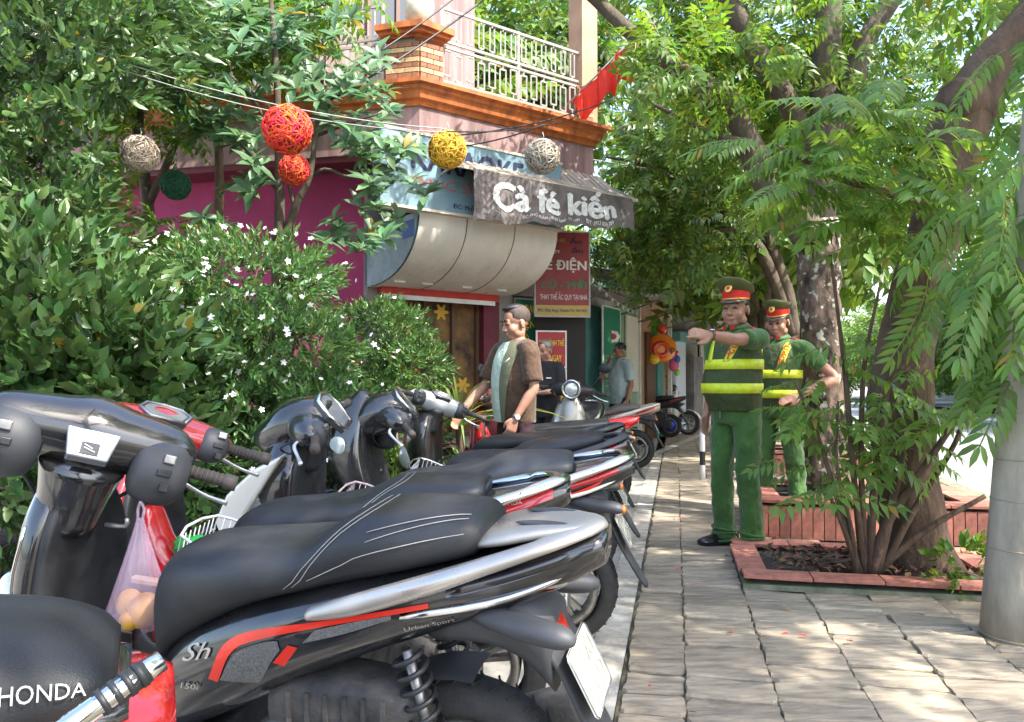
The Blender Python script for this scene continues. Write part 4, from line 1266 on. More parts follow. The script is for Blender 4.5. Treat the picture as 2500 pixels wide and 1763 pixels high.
def wheel(parent, c, r_, w, name, M=None, spokes=5, rim_m=None, WX=np.eye(4)):
    """tyre > rim, disc lies in the x-z plane"""
    c = np.array(c)
    prof = []
    for q in np.linspace(-1, 1, 13):
        a_ = q * math.pi * .62
        prof.append((r_ - w * .52 + w * .52 * math.cos(a_), w * .52 * math.sin(a_)))
    mb = MB(); mb.lathe(prof + [prof[0]], 40, axis='y')
    # tread grooves as small raised bars
    mb2 = MB()
    for i in range(36):
        a_ = 2 * math.pi * i / 36
        for sd in (-1, 1):
            P = [np.array((math.sin(a_ + sh) * (r_ + .0002 - .012 * abs(yy) / w * 2 * .6), yy, math.cos(a_ + sh) * (r_ + .0002 - .012 * abs(yy) / w * 2 * .6))) for yy, sh in ((sd * .004, 0), (sd * w * .2, .05), (sd * w * .34, .07))]
            mb2.tube(P, .0026, 4)
    xf = np.eye(4); xf[:3, 3] = c; xf = xf @ WX
    if M is not None: xf = M @ xf
    t = obj(name, mb.xf(xf), M_tyre, parent)
    obj('tread', mb2.xf(xf), M_tyre, t)
    ri = r_ - w * .95
    mb = MB(); mb.lathe([(ri + .012, -w * .42), (ri - .012, -w * .40), (ri - .02, -w * .2), (ri - .02, w * .2), (ri - .012, w * .40), (ri + .012, w * .42), (ri + .012, -w * .42)], 36, axis='y')
    for i in range(spokes):
        a_ = 2 * math.pi * i / spokes
        for da in (-.16, .16):
            mb.bar((math.sin(a_) * .03, 0, math.cos(a_) * .03), (math.sin(a_ + da) * (ri - .012), 0, math.cos(a_ + da) * (ri - .012)), .016, .03, up=(0, 1, 0))
    mb.lathe([(.001, -.05), (.04, -.05), (.045, 0), (.04, .05), (.001, .05)], 16, axis='y')
    obj('rim', mb.xf(xf), rim_m or M_rim, t)
    return t

def steer_matrix(phi, top, rake=R(26)):
    ax = Vector((-math.sin(rake), 0, math.cos(rake)))
    T = Matrix.Translation(Vector(top))
    return np.array(T @ Matrix.Rotation(phi, 4, ax) @ T.inverted())

def wire_basket(parent, c, size, m, name='wire_basket', rz=0):
    sx, sy, sz = size; mb = MB()
    T = np.eye(4); T[:3, :3] = np.array(Euler((0, -.35, rz)).to_matrix()); T[:3, 3] = c
    rim = lambda z, g: [(-sx / 2 * g, -sy / 2 * g, z), (sx / 2 * g, -sy / 2 * g, z), (sx / 2 * g, sy / 2 * g, z), (-sx / 2 * g, sy / 2 * g, z), (-sx / 2 * g, -sy / 2 * g, z)]
    mb.tube(rim(sz, 1), .005, 6, k=3); mb.tube(rim(sz * .55, .95), .0025, 5); mb.tube(rim(0, .85), .004, 6)
    for i in range(9):
        t = i / 8 - .5
        for sd in (-1, 1):
            mb.tube([(t * sx * .85, sd * sy / 2 * .85, 0), (t * sx, sd * sy / 2, sz)], .002, 4)
            mb.tube([(sd * sx / 2 * .85, t * sy * .85, 0), (sd * sx / 2, t * sy, sz)], .002, 4)
        mb.tube([(t * sx * .85, -sy / 2 * .85, 0), (t * sx * .85, sy / 2 * .85, 0)], .002, 4)
    return obj(name, mb.xf(T), m, parent)

def scooter(label, Rp, th, lean=5, steer=0, c1=None, c2=None, front='wide', seat_rows=None, body_rows=None, rail='silver', plate='', plate_m=None,
            tail='normal', dash_reach=1.04, mirrors=(), basket=None, wr=.255, lens=True, stickers=None, seat_m=None, cover_m=None, fair_m=None, head='fair', reach_seat=.72, hero=False, sx=1.0, cowl=False, stitch=False):
    c1 = c1 or M_gloss; c2 = c2 or M_dplast; fair_m = fair_m or c1; cover_m = cover_m or c1
    t = thing('scooter', label, 'scooter', (Rp[0], Rp[1], 0), 0, 'scooters parked nose in along the kerb line')
    t.rotation_euler = (-R(lean), 0, math.pi - R(th))
    t.scale = (sx, 1, 1)
    WX = np.diag((1 / sx, 1, 1, 1))
    H = dash_reach                      # steering head
    top = (H, 0, .90)
    fax = (H + .30, 0, wr)
    SM = steer_matrix(R(steer), top)
    # wheels
    wheel(t, (0, 0, wr), wr, .105, 'rear_tyre', spokes=5, WX=WX)
    wheel(t, fax, wr, .085, 'front_tyre', SM, spokes=6, WX=WX)
    for sd in (-1, 1):
        mb = MB(); mb.tube([(H + .30, sd * .06, wr), (H + .13, sd * .065, .56)], [.021, .024], 10); obj('fork_leg', mb.xf(SM), M_steel, t)
    mb = MB()
    rows = []
    for a_ in np.linspace(-1.25, 1.15, 11):
        rr = wr + .028
        rows.append([(fax[0] - math.sin(a_) * (rr + .02 * math.cos(q)), .062 * math.sin(q), wr + math.cos(a_) * (rr + .02 * math.cos(q))) for q in np.linspace(-1.45, 1.45, 7)])
    mb.loft(rows, closed=False, caps=False); obj('front_mudguard', mb.xf(SM), fair_m, t)
    # engine / belt case on the left, exhaust on the right
    cs = Body([[.46, .25, .40, .045, .33], [.38, .20, .44, .06, .33], [.2, .20, .42, .062, .31], [.05, .17, .37, .055, .27], [-.06, .19, .33, .045, .26]], e=3.2, k=3, n=20)
    mb = cs.mb(); mb.v = [(x, y + .10, z) for x, y, z in mb.v]
    for i in range(9):
        x = .36 - i * .045
        mb.bar((x, .162, .24), (x - .03, .162, .38), .012, .008, up=(0, 1, 0))
    bc = obj('belt_case', mb, M_case, t)
    if hero:
        for (bx, bz) in ((.42, .27), (.40, .41), (.28, .43), (.16, .41), (.05, .35), (-.03, .30), (.02, .20), (.18, .22), (.33, .22)):
            m3 = MB(); m3.lathe([(.001, .012), (.009, .012), (.010, 0), (.001, 0)], 8, (bx, .155, bz), axis='y'); obj('bolt', m3, M_steel, bc)
        m3 = MB(); m3.tube([(.44, .158, .33), (.38, .166, .43), (.20, .168, .41), (.04, .162, .36), (-.05, .15, .27), (.03, .16, .19), (.2, .168, .21), (.38, .166, .22), (.44, .158, .33)], .005, 6, k=4); obj('case_rib', m3, M_case, bc)
    mb = Body([[.42, .40, .50, .10, .45], [.30, .37, .53, .12, .46], [.14, .38, .52, .10, .45], [.05, .42, .48, .05, .45]], e=3, k=3, n=18).mb(); mb.v = [(x, y * .7 + .07, z) for x, y, z in mb.v]
    for i in range(6):
        mb.bar((.36 - i * .045, .155, .40), (.36 - i * .045, .150, .50), .010, .008, up=(0, 1, 0))
    obj('air_box', mb, M_case, t)
    mb = MB(); mb.tube([(.5, -.10, .22), (.3, -.14, .2), (.05, -.17, .26), (-.22, -.18, .36)], [.018, .03, .055, .055], 12, k=3); obj('exhaust', mb, M_case, t)
    # shock absorber
    for sd in ((1, -1) if hero else (1,)):
        p0 = np.array((.02, sd * .10, .30)); p1 = np.array((.09, sd * .115, .60))
        mb = MB(); mb.tube([p0, p1], .012, 10); mb.tube([p0, p0 + (p1 - p0) * .35], .022, 12); sh = obj('shock_absorber', mb, M_steel, t)
        d = nrm(p1 - p0); a1 = nrm(np.cross(d, (0, 1, 0))); a2 = np.cross(d, a1); nn_ = 8
        mb = MB(); mb.tube([p0 + (p1 - p0) * (.12 + .86 * i / (nn_ * 12)) + .034 * (math.cos(i * 2 * math.pi / 12) * a1 + math.sin(i * 2 * math.pi / 12) * a2) for i in range(nn_ * 12 + 1)], .0065, 6)
        obj('spring', mb, M_black, sh)
    mb = MB(); rows = []
    for a_ in np.linspace(-.15, 1.1, 9):
        rr = wr + .03
        rows.append([(math.sin(a_) * rr, .075 * math.sin(q), wr + math.cos(a_) * rr - .012 * (1 - math.cos(q))) for q in np.linspace(-1.3, 1.3, 7)])
    mb.loft(rows, closed=False, caps=False); obj('hugger', mb, M_dplast, t)
    # rear body
    body_rows = body_rows or [[.74, .30, .50, .13, .42], [.66, .34, .60, .155, .47], [.50, .42, .68, .175, .56], [.30, .52, .735, .18, .64], [.10, .60, .775, .165, .70], [-.10, .67, .81, .135, .75], [-.24, .73, .84, .10, .79], [-.33, .78, .85, .06, .82]]
    bd = Body(body_rows, e=2.7, k=4, n=28)
    obj('side_fairing', bd.mb(), c1, t)
    seat_rows = seat_rows or [[.74, .54, .66, .08, .60], [.71, .58, .73, .115, .66], [.62, .64, .765, .145, .69], [.46, .69, .775, .165, .73], [.32, .715, .80, .165, .755], [.22, .735, .845, .155, .785], [.08, .76, .855, .145, .80], [-.04, .785, .855, .125, .815], [-.075, .80, .845, .10, .82]]
    st = Body(seat_rows, e=3.0, k=4, n=28)
    so = obj('seat', st.mb(), seat_m or M_seat, t)
    # stitched seam
    for dx in ((0, .02) if stitch else ()):
        mb = MB(); mb.tube([st.over(.30 + dx - .13 * math.sin(a_), a_, .0015) for a_ in np.linspace(-.2, math.pi + .2, 22)], .0010, 4); obj('stitching', mb, M_thread, so)
    if hero:
        for z0, z1 in ((.30, .95), (.55, 1.15)):
            mb = MB(); mb.tube([st.over(.16 - .21 * q, z0 + (z1 - z0) * q, .0015) for q in np.linspace(0, 1, 14)], .0011, 4); obj('stitching', mb, M_thread, so)
        mb = MB(); mb.tube([st.over(.29 - .34 * q, -.1 + .42 * q, .0015) for q in np.linspace(0, 1, 14)], .0011, 4); obj('stitching', mb, M_thread, so)
    # grab rail
    if rail in ('silver', 'chrome', 'grey', 'white'):
        rm = {'silver': M_silver, 'chrome': M_chrome, 'grey': M_dplast, 'white': M_creamp}[rail]
        rows = []
        ctl = catmull(np.array([[.30, .168, .680, .012, .014], [.18, .178, .712, .02, .024], [.02, .172, .762, .024, .024], [-.10, .150, .80, .028, .02], [-.20, .12, .83, .036, .016], [-.29, .06, .852, .045, .012], [-.318, 0, .856, .045, .011]]), 4)
        allc = [list(r_) for r_ in ctl] + [[x, -y, z, w, h] for x, y, z, w, h in reversed(ctl.tolist()[:-1])]
        for x, y, z, w, h in allc:
            q = np.array((x, y, z)); sdn = nrm((-.2 if abs(y) < .1 else 0, y, 0)) if abs(y) > 1e-4 else np.array((-1., 0, 0))
            if abs(y) < .12: sdn = nrm((-(.12 - abs(y)) * 8, y, 0))
            up = np.array((0, 0, 1.))
            rows.append([q - sdn * w * .9 - up * h, q + sdn * .014 - up * h * .9, q + sdn * .018, q + sdn * .008 + up * h, q - sdn * w * .9 + up * h * 1.1, q - sdn * w])
        mb = MB(); mb.loft(rows, caps=True); obj('grab_rail', mb, rm, t, sub=1)
        if hero:
            pk = Body([[-.06, .815, .838, .10, .826], [-.12, .826, .856, .115, .84], [-.20, .838, .868, .095, .853], [-.28, .846, .868, .06, .857], [-.31, .85, .862, .03, .856]], e=3.5, k=3, n=20)
            obj('grab_rail_plate', pk.mb(), rm, t)
            for yy in (-.05, .05):
                mb = MB(); mb.ell((-.20, yy, .866), (.06, .012, .006), 12, 6); obj('rail_slot', mb, M_dplast, t)
    # tail lamp, cowl trim
    if tail == 'normal':
        tb = Body([[-.02, .715, .775, .163, .745], [-.14, .745, .80, .136, .775], [-.25, .778, .83, .098, .806], [-.325, .80, .84, .05, .82]], e=2.5, k=3, n=20)
        obj('tail_light', tb.mb(), M_redlens if not hero else mat('smoked_tail_lens', (.010, .008, .012), .06, coat=1), t)
        ct = Body([[.08, .668, .712, .1705, .69], [-.10, .70, .742, .146, .722], [-.22, .745, .772, .108, .758], [-.30, .785, .80, .06, .793]], e=2.5, k=3, n=20)
        obj('tail_trim', ct.mb(), M_chrome if hero else c2, t)
    elif tail == 'big':
        tb = Body([[-.06, .61, .72, .162, .67], [-.13, .61, .74, .160, .68], [-.22, .62, .75, .145, .69], [-.27, .64, .735, .10, .69]], e=2.8, k=3, n=22)
        tl_o = obj('tail_light', tb.mb(), M_redlens, t)
        mb = Body([[-.06, .575, .615, .148, .60], [-.13, .58, .62, .144, .60], [-.21, .60, .63, .11, .615]], e=2.6, k=3, n=18).mb(); obj('amber_lens', mb, M_amber, tl_o)
    # rear fender with plate
    fd = Body([[.04, .60, .70, .10, .65], [-.08, .60, .72, .105, .66], [-.16, .565, .72, .10, .65], [-.22, .50, .68, .09, .60]], e=2.8, k=3, n=20)
    obj('rear_fender', fd.mb(), M_dplast, t)
    mb = MB()
    prof = catmull(np.array([[-.17, .66, .095], [-.23, .57, .085], [-.28, .46, .078], [-.335, .36, .07], [-.375, .29, .05]]), 4)
    mb.loft([[(x, w, z), (x - .012, w * .8, z - .004), (x - .018, 0, z - .006), (x - .012, -w * .8, z - .004), (x, -w, z), (x + .025, 0, z + .012)] for x, z, w in prof])
    fl_o = obj('plate_holder', mb, M_dplast, t)
    if plate is not None:
        d = nrm((-.105, 0, -.21)); u_ = np.array((0, -1., 0)); nr = nrm(np.cross(u_, d)) ; nr = nr if nr[0] < 0 else -nr
        c0 = np.array((-.262, 0, .53)) + nr * .026
        mb = MB(); fr = lambda a_, b_, w: c0 + u_ * a_ - d * b_ + nr * w
        hw, hh = .095, .071
        ol = [(-hw + .01, -hh), (hw - .01, -hh), (hw, -hh + .01), (hw, hh - .01), (hw - .01, hh), (-hw + .01, hh), (-hw, hh - .01), (-hw, -hh + .01)]
        mb.prism(ol, -.002, .002, fr); po = obj('license_plate', mb, plate_m or M_plate, t, bevel=.001)
        mb = MB(); mb.tube([fr(x * .985, y * .985, .003) for x, y in ol + [ol[0]]], .002, 4); obj('plate_rim', mb, M_steel, po)
        if plate:
            l1, l2, pm = plate
            lettering(l1, lambda u, v, w: fr(-.075 + .15 * u, .008 + .05 * v, .0045), pm, po, .0)
            lettering(l2, lambda u, v, w: fr(-.08 + .16 * u, -.058 + .052 * v, .0045), pm, po, .0)
        mb = MB(); mb.box((-.215, 0, .635), (.02, .06, .05), rot=(0, .45, 0)); obj('reflector', mb, M_redlens, t)
    for sd in ((-1, 1) if tail != 'big' else ()):
        mb = MB(); mb.tube([(-.06, sd * .09, .685), (-.15, sd * .125, .68), (-.25, sd * .15, .672), (-.285, sd * .155, .668)], [.026, .034, .032, .012], 10, k=3, flat=.75)
        ri_ = obj('rear_indicator', mb, M_dplast, t)
        if not hero:
            mb = MB(); mb.ell((-.278, sd * .153, .668), (.014, .022, .018), 10, 8); obj('indicator_lens', mb, M_amber, ri_)
    # floor, tunnel and front fairing
    fb = Body([[.60, .24, .34, .15, .29], [.72, .24, .345, .17, .29], [H - .14, .25, .35, .17, .30], [H - .04, .27, .42, .16, .34]], e=4, k=3, n=20)
    obj('floor_board', fb.mb(), M_black, t)
    if front == 'underbone':
        tn = Body([[.66, .36, .60, .075, .48], [.78, .36, .52, .07, .44], [H - .1, .38, .60, .075, .48], [H - .02, .5, .8, .07, .64]], e=2.6, k=3, n=20)
        obj('centre_cover', tn.mb(), fair_m, t)
        mb = Body([[.60, .30, .56, .165, .44], [.74, .30, .46, .150, .38], [H - .10, .32, .46, .16, .39]], e=3, k=3, n=20).mb(); obj('lower_cover', mb, fair_m, t)
        mb = MB(); mb.bar((.60, .168, .51), (H - .05, .17, .56), .012, .035, up=(0, 1, 0)); obj('tan_stripe', mb, M_tan, t)
    elif front != 'flat':
        tn = Body([[.66, .30, .46, .10, .38], [.80, .30, .40, .08, .35], [H - .06, .30, .46, .10, .38]], e=2.6, k=3, n=18)
        obj('centre_tunnel', tn.mb(), M_black, t)
    secs = {'wide': [(.24, H + .01, .10, .15), (.40, H + .06, .12, .19), (.58, H + .085, .125, .225), (.74, H + .08, .12, .235), (.85, H + .05, .105, .20), (.93, H + .02, .075, .11)],
            'tall': [(.26, H + .02, .10, .15), (.42, H + .08, .13, .19), (.60, H + .15, .17, .22), (.76, H + .19, .19, .21), (.90, H + .17, .16, .17), (1.02, H + .12, .09, .11), (1.09, H + .08, .04, .05)],
            'underbone': [(.30, H + .02, .06, .15), (.45, H + .05, .07, .2), (.62, H + .05, .075, .215), (.78, H + .035, .07, .18), (.90, H + .01, .055, .09)],
            'slim': [(.26, H + .02, .07, .13), (.42, H + .06, .07, .165), (.62, H + .06, .07, .175), (.80, H + .03, .065, .14), (.92, H, .05, .07)],
            'flat': [(.26, H + .02, .07, .13), (.42, H + .06, .07, .165), (.62, H + .06, .07, .175), (.80, H + .03, .065, .14), (.92, H, .05, .07)]}[front]
    A = catmull(np.array(secs), 4)
    def fring(z, xc, hx, hw, n=26, e=2.5):
        P = []
        for a_ in np.linspace(0, 2 * math.pi, n, endpoint=False):
            c, s = math.cos(a_), math.sin(a_)
            x = xc + hx * math.copysign(abs(c) ** (2 / e), c) * (1.0 if c > 0 else .62)
            y = hw * math.copysign(abs(s) ** (2 / e), s)
            P.append((x - (abs(y) / .2) ** 2 * .05, y, z + (.03 if c > 0 else -.0) * c))
        return P
    ff = obj('front_fairing', MB().loft([fring(*r_) for r_ in A]), fair_m, t)
    inner = MB().loft([fring(z, xc - .028, hx * .80, hw * .90) for z, xc, hx, hw in A[1:-1]]); obj('inner_leg_shield', inner, M_black, t)
    if c2 is M_creamp and front == 'wide':
        for sd in (1, -1):
            ol_ = [(H + .0, .90), (H + .09, .84), (H + .19, .72), (H + .235, .60), (H + .215, .52), (H + .05, .36), (H - .0, .40), (H + .13, .56), (H + .135, .64), (H + .08, .74)]
            mb2 = MB(); mb2.prism(ol_ if sd < 0 else ol_, sd * .175, sd * .262, lambda u, v, w: (H + (u - H) * 1.4, w * (1 - (u - H) * .9) if abs(w) > .2 else w, v))
            wg = obj('side_wing', mb2, M_creamp, t, bevel=.012)
    # headlight
    if head == 'fair':
        hz = .80 if front == 'tall' else .62
        for sd in (1, -1):
            i_ = int(np.argmin(abs(A[:, 0] - hz))); z, xc, hx, hw = A[i_]
            mb = MB(); mb.ell((xc + hx * (.25 if front == 'tall' else .45), sd * hw * (.80 if front == 'tall' else .66), hz), (.105, .024, .062) if front == 'tall' else (.075, .045, .085), 16, 10, rot=(0, .6, sd * -.5)); obj('headlight', mb, M_clear, t)
    # steering part: bar cover, dash, grips, levers
    cov = MB()
    ks = 1.22 if hero else 1.05
    yy_ = np.array([-.235, -.20, -.14, -.07, 0, .07, .14, .20, .235]) * (1.05 if hero else 1.0)
    rx_ = np.array([.020, .044, .066, .080, .086, .080, .066, .044, .020]) * ks; rz_ = np.array([.024, .050, .062, .070, .082, .070, .062, .050, .024]) * ks
    zc_ = (1.022 if hero else .99) - .12 * yy_ ** 2; xc_ = H - .035 - .8 * yy_ ** 2
    Q = catmull(np.column_stack([yy_, xc_, zc_, rx_, rz_]), 3)
    cov.loft([[(x + a_ * math.cos(q) * 1.15, y, z + b_ * math.sin(q)) for q in np.linspace(0, 2 * math.pi, 20, endpoint=False)] for y, x, z, a_, b_ in Q])
    obj('handlebar_cover', cov.xf(SM), cover_m, t)
    if cowl:
        cb = Body([[H - .13, .92, 1.07, .10, 1.0], [H - .05, .87, 1.10, .125, .99], [H + .07, .85, 1.08, .115, .96], [H + .16, .86, 1.0, .07, .93], [H + .21, .89, .95, .02, .92]], e=2.4, k=3, n=22)
        obj('headlamp_cowl', cb.mb().xf(SM), c1, t)
        mb = MB(); mb.ell((H + .15, 0, .925), (.06, .055, .035), 16, 10); obj('headlight', mb.xf(SM), M_clear, t)
    mb = MB(); mb.tube([(H - .05, 0, .96), (H - .02, 0, .88), (H + .0, 0, .78)], [.105, .085, .07] if hero else [.075, .065, .06], 18, k=3); obj('steering_neck', mb.xf(SM), M_gloss if hero else M_black, t)
    # dash panel facing the rider
    dz = np.array((-.50, 0, .866)); dx_ = np.array((.866, 0, .50)); dy_ = np.array((0, 1., 0)); dc = np.array((H - .095, 0, 1.062 if hero else 1.045))
    ol = [(-.055, -.055), (.0, -.085), (.045, -.06), (.055, 0), (.045, .06), (.0, .085), (-.055, .055)]
    if cowl:
        dz = nrm(np.array((-.78, 0, .62))); dx_ = np.array((.62, 0, .78)); dc = np.array((H - .135, 0, 1.035)); ol = [(u * 1.75, v * 1.25) for u, v in ol]
    mb = MB(); mb.prism(ol, -.02, .006, lambda u, v, w: dc + dx_ * u + dy_ * v + dz * w); do = obj('dash', mb.xf(SM), M_dplast, t, bevel=.004)
    mb = MB(); mb.prism([(u * .8, v * .82) for u, v in ol], .0065, .0085, lambda u, v, w: dc + dx_ * u + dy_ * v + dz * w); obj('display', mb.xf(SM), M_display, do)
    mb = MB(); mb.tube([dc + dx_ * u + dy_ * v + dz * .007 for u, v in [(u * .95, v * .95) for u, v in ol + [ol[0]]]], .0055 if not cowl else .009, 6); obj('bezel', mb.xf(SM), M_chrome if cowl else M_steel, do)
    if hero:
        ol2 = [(-.075, -.045), (.0, -.06), (.0, .06), (-.075, .045)]
        dz2 = nrm(np.array((-.9, 0, .42))); dx2 = np.array((.42, 0, .9)); dc2 = np.array((H - .158, 0, 1.03))
        mb = MB(); mb.prism(ol2, -.03, .004, lambda u, v, w: dc2 + dx2 * u + dy_ * v + dz2 * w); eo = obj('emblem_panel', mb.xf(SM), M_display, t, bevel=.004)
        mb = MB(); mb.prism([(-.066, -.02), (-.035, -.02), (-.035, .02), (-.066, .02)], .0045, .0065, lambda u, v, w: dc2 + dx2 * u + dy_ * v + dz2 * w); em = obj('emblem', mb.xf(SM), M_dplast, eo)
        mb = MB()
        for a_, b_ in (((-.058, -.012), (-.05, .012)), ((-.05, -.006), (-.042, .013))):
            mb.bar(dc2 + dx2 * a_[0] + dy_ * a_[1] + dz2 * .0075, dc2 + dx2 * b_[0] + dy_ * b_[1] + dz2 * .0075, .004, .002)
        obj('wing_mark', mb.xf(SM), M_chrome, em)
    for sd in (1, -1):
        pc = np.array((H - .085, sd * .165, .985))
        mb = MB(); pr = catmull(np.array([[-.055, .030], [-.04, .052], [0, .062], [.04, .056], [.062, .036]]), 3)
        sc_ = 1.18 if hero else .82
        pc = pc + np.array((-.012 if hero else -.004, 0, -.020 if hero else -.004))
        mb.loft([[(pc[0] - .008 + rr * sc_ * math.cos(q), pc[1] + sd * yy * sc_, pc[2] + rr * sc_ * 1.15 * math.sin(q)) for q in np.linspace(0, 2 * math.pi, 18, endpoint=False)] for yy, rr in pr])
        po = obj('switch_pod', mb.xf(SM), M_dplast, t)
        for (dy, dz_, w_, h_) in ((.015, .035, .028, .022), (.01, .0, .035, .018), (.018, -.035, .022, .02)):
            mb = MB(); mb.box((pc[0] - .066 * sc_, pc[1] + sd * dy, pc[2] + dz_), (.016, w_, h_)); obj('switch', mb.xf(SM), M_black if dz_ < .01 else M_steel, po, bevel=.003)
        g0 = np.array((H - .10, sd * .20, .985)); g1 = np.array((H - .135, sd * .36, .975))
        mb = MB(); mb.tube([g0, g0 + (g1 - g0) * .8, g0 + (g1 - g0) * .805, g1], [.0165, .0165, .0205, .0205], 14)
        for q in np.linspace(.15, .75, 9): mb.tube([g0 + (g1 - g0) * (q - .008), g0 + (g1 - g0) * (q + .008)], .0182, 12)
        obj('grip', mb.xf(SM), M_rubber, t)
        mb = MB(); mb.tube([(H - .05, sd * .19, .975), (H - .02, sd * .23, .955), (H - .05, sd * .30, .93), (H - .075, sd * .36, .92)], [.008, .009, .007, .010], 8, k=4, flat=.6); obj('brake_lever', mb.xf(SM), M_lever, t)
        mb = MB(); mb.tube([(H - .06, sd * .17, .965), (H + .05, sd * .16, .93), (H + .06, sd * .09, .86), (H + .02, sd * .04, .78)], .0055, 6, k=4); obj('brake_cable', mb.xf(SM), M_black, t)
        if sd in mirrors:
            mb = MB(); mb.tube([(H - .08, sd * .17, 1.02), (H - .08, sd * .23, 1.12), (H - .11, sd * .28, 1.20)], .006, 6, k=3); mo = obj('mirror_stem', mb.xf(SM), M_black, t)
            mb = MB(); mb.ell((H - .11, sd * .29, 1.235), (.02, .065, .048), 16, 10); obj('mirror', mb.xf(SM), M_black, mo)
    if head == 'bar':
        mb = MB(); mb.ell((H + .03, 0, .985), (.05, .085, .055), 18, 10); obj('headlight', mb.xf(SM), M_clear, t)
    if head == 'round':
        mb = MB(); mb.lathe([(.001, -.06), (.06, -.05), (.09, 0), (.095, .03), (.085, .045)], 24, axis='x'); mb.v = [(x + H + .06, y, z + 1.0) for x, y, z in mb.v]; hl = obj('headlamp_shell', mb.xf(SM), M_black, t)
        mb = MB(); mb.tube([(H + .105, .083 * math.cos(q), 1.0 + .083 * math.sin(q)) for q in np.linspace(0, 6.283, 28)], .010, 8, caps=False); obj('lamp_ring', mb.xf(SM), M_chrome, hl)
        mb = MB(); mb.ell((H + .085, 0, 1.0), (.03, .07, .07), 18, 10); obj('lamp_glass', mb.xf(SM), M_clear, hl)
    # side stand
    mb = MB(); mb.tube([(.55, .10, .25), (.50, .16, .12), (.52, .20, .015)], .010, 8); obj('side_stand', mb, M_black, t)
    if basket:
        wire_basket(t, (H - .21, 0, .46), (.20, .24, .20), basket)
    return t, bd, st, SM, H

S_STEP = [[.72, .52, .62, .07, .57], [.69, .55, .71, .105, .64], [.60, .62, .745, .140, .68], [.46, .67, .75, .155, .71], [.34, .69, .755, .150, .72], [.26, .705, .80, .135, .75], [.12, .73, .835, .125, .785], [-.06, .775, .865, .105, .82], [-.16, .81, .875, .075, .845], [-.19, .83, .87, .05, .85]]
S_FLAT = [[.76, .56, .64, .07, .60], [.72, .58, .72, .11, .66], [.62, .64, .755, .15, .70], [.46, .69, .77, .17, .73], [.30, .71, .785, .172, .75], [.12, .73, .80, .165, .77], [-.02, .745, .81, .145, .785], [-.09, .76, .80, .11, .785]]
# --- B: big black scooter in front
tB, bdB, stB, SMB, HB = scooter('big gloss black scooter with red side stripe, silver grab rail and cream number plate', (-.09, 1.80), 15, lean=6, steer=-50, sx=.98, stitch=True, hero=True, rail='silver',
    plate=('29-X1', '751.12', M_faint), dash_reach=1.04, wr=.25, front='slim',
    seat_rows=[[.755, .50, .60, .06, .55], [.74, .49, .70, .105, .58], [.68, .545, .775, .145, .65], [.56, .62, .79, .168, .70], [.44, .675, .795, .175, .735], [.32, .71, .815, .172, .755], [.22, .73, .875, .160, .79], [.08, .765, .89, .150, .81], [-.04, .795, .888, .130, .83], [-.078, .81, .87, .10, .84]])
side_decal(bdB, [(.545, .520), (.50, .600), (.42, .640), (.25, .676), (.02, .722)], [(.520, .515), (.478, .588), (.41, .622), (.25, .664), (.02, .711)], M_redstk, tB, 'red_stripe')
side_decal(bdB, [(.515, .520), (.47, .585), (.40, .617), (.36, .625)], [(.42, .520), (.40, .545), (.38, .575), (.355, .605)], M_greystk, tB, 'grey_panel_sticker')
side_decal(bdB, [(.27, .655), (.18, .678), (.10, .694)], [(.30, .625), (.20, .652), (.10, .686)], M_greystk, tB, 'grey_panel_sticker')
side_decal(bdB, [(.375, .575), (.335, .618)], [(.350, .568), (.312, .614)], M_redstk, tB, 'red_tick')
side_text(bdB, 'Sh', .625, .545, .545, .585, M_silver, tB, .0, slant=-.02, rise=.02)
side_text(bdB, '150i', .625, .575, .487, .50, M_silver, tB, .01, slant=-.004, rise=.004)
side_text(bdB, 'Urban Sport', .075, -.03, .655, .668, M_silver, tB, .005, rise=.022)
mb = MB(); mb.box((HB - .016, .07, .80), (.004, .05, .075)); stk = obj('warning_sticker', mb, M_bluesign, tB)
for i in range(3):
    mb = MB(); mb.box((HB - .0185, .07, .82 - .022 * i), (.002, .036, .010)); obj('sticker_print', mb, M_ink if i else M_white, stk)
mb = MB(); mb.tube([(HB - .045, .185, .40), (HB - .012, .205, .55), (HB - .004, .212, .70), (HB - .03, .185, .84)], .004, 6, k=4); obj('shield_edge_trim', mb, M_chrome, tB)
# --- A: scooter at the bottom left corner
tA, bdA, stA, SMA, HA = scooter('black scooter with chrome grab bar, red tail light and HONDA on its seat', (-.74, 1.035), -25, lean=4, steer=0, rail='none', tail='big', plate=None, wr=.25, front='slim', head='bar', cover_m=M_black,
    seat_rows=[[.74, .54, .66, .08, .60], [.71, .58, .73, .115, .66], [.62, .64, .765, .145, .69], [.46, .69, .775, .165, .73], [.32, .70, .80, .168, .755], [.18, .70, .835, .168, .77], [.02, .735, .855, .165, .79], [-.10, .740, .845, .155, .785], [-.17, .745, .82, .135, .78], [-.20, .755, .795, .10, .775]],
    body_rows=[[.74, .30, .50, .13, .42], [.66, .34, .60, .155, .47], [.50, .42, .66, .172, .55], [.30, .50, .70, .17, .61], [.10, .58, .745, .162, .68], [-.06, .66, .765, .152, .72], [-.15, .70, .775, .138, .74], [-.215, .72, .765, .11, .74]])
lettering('HONDA', lambda u, v, w: stA.over(-.085 - .085 * u, .10 + .28 * v, .005), mat('dim_seat_print', (.42, .42, .40), .6), tA, .006)
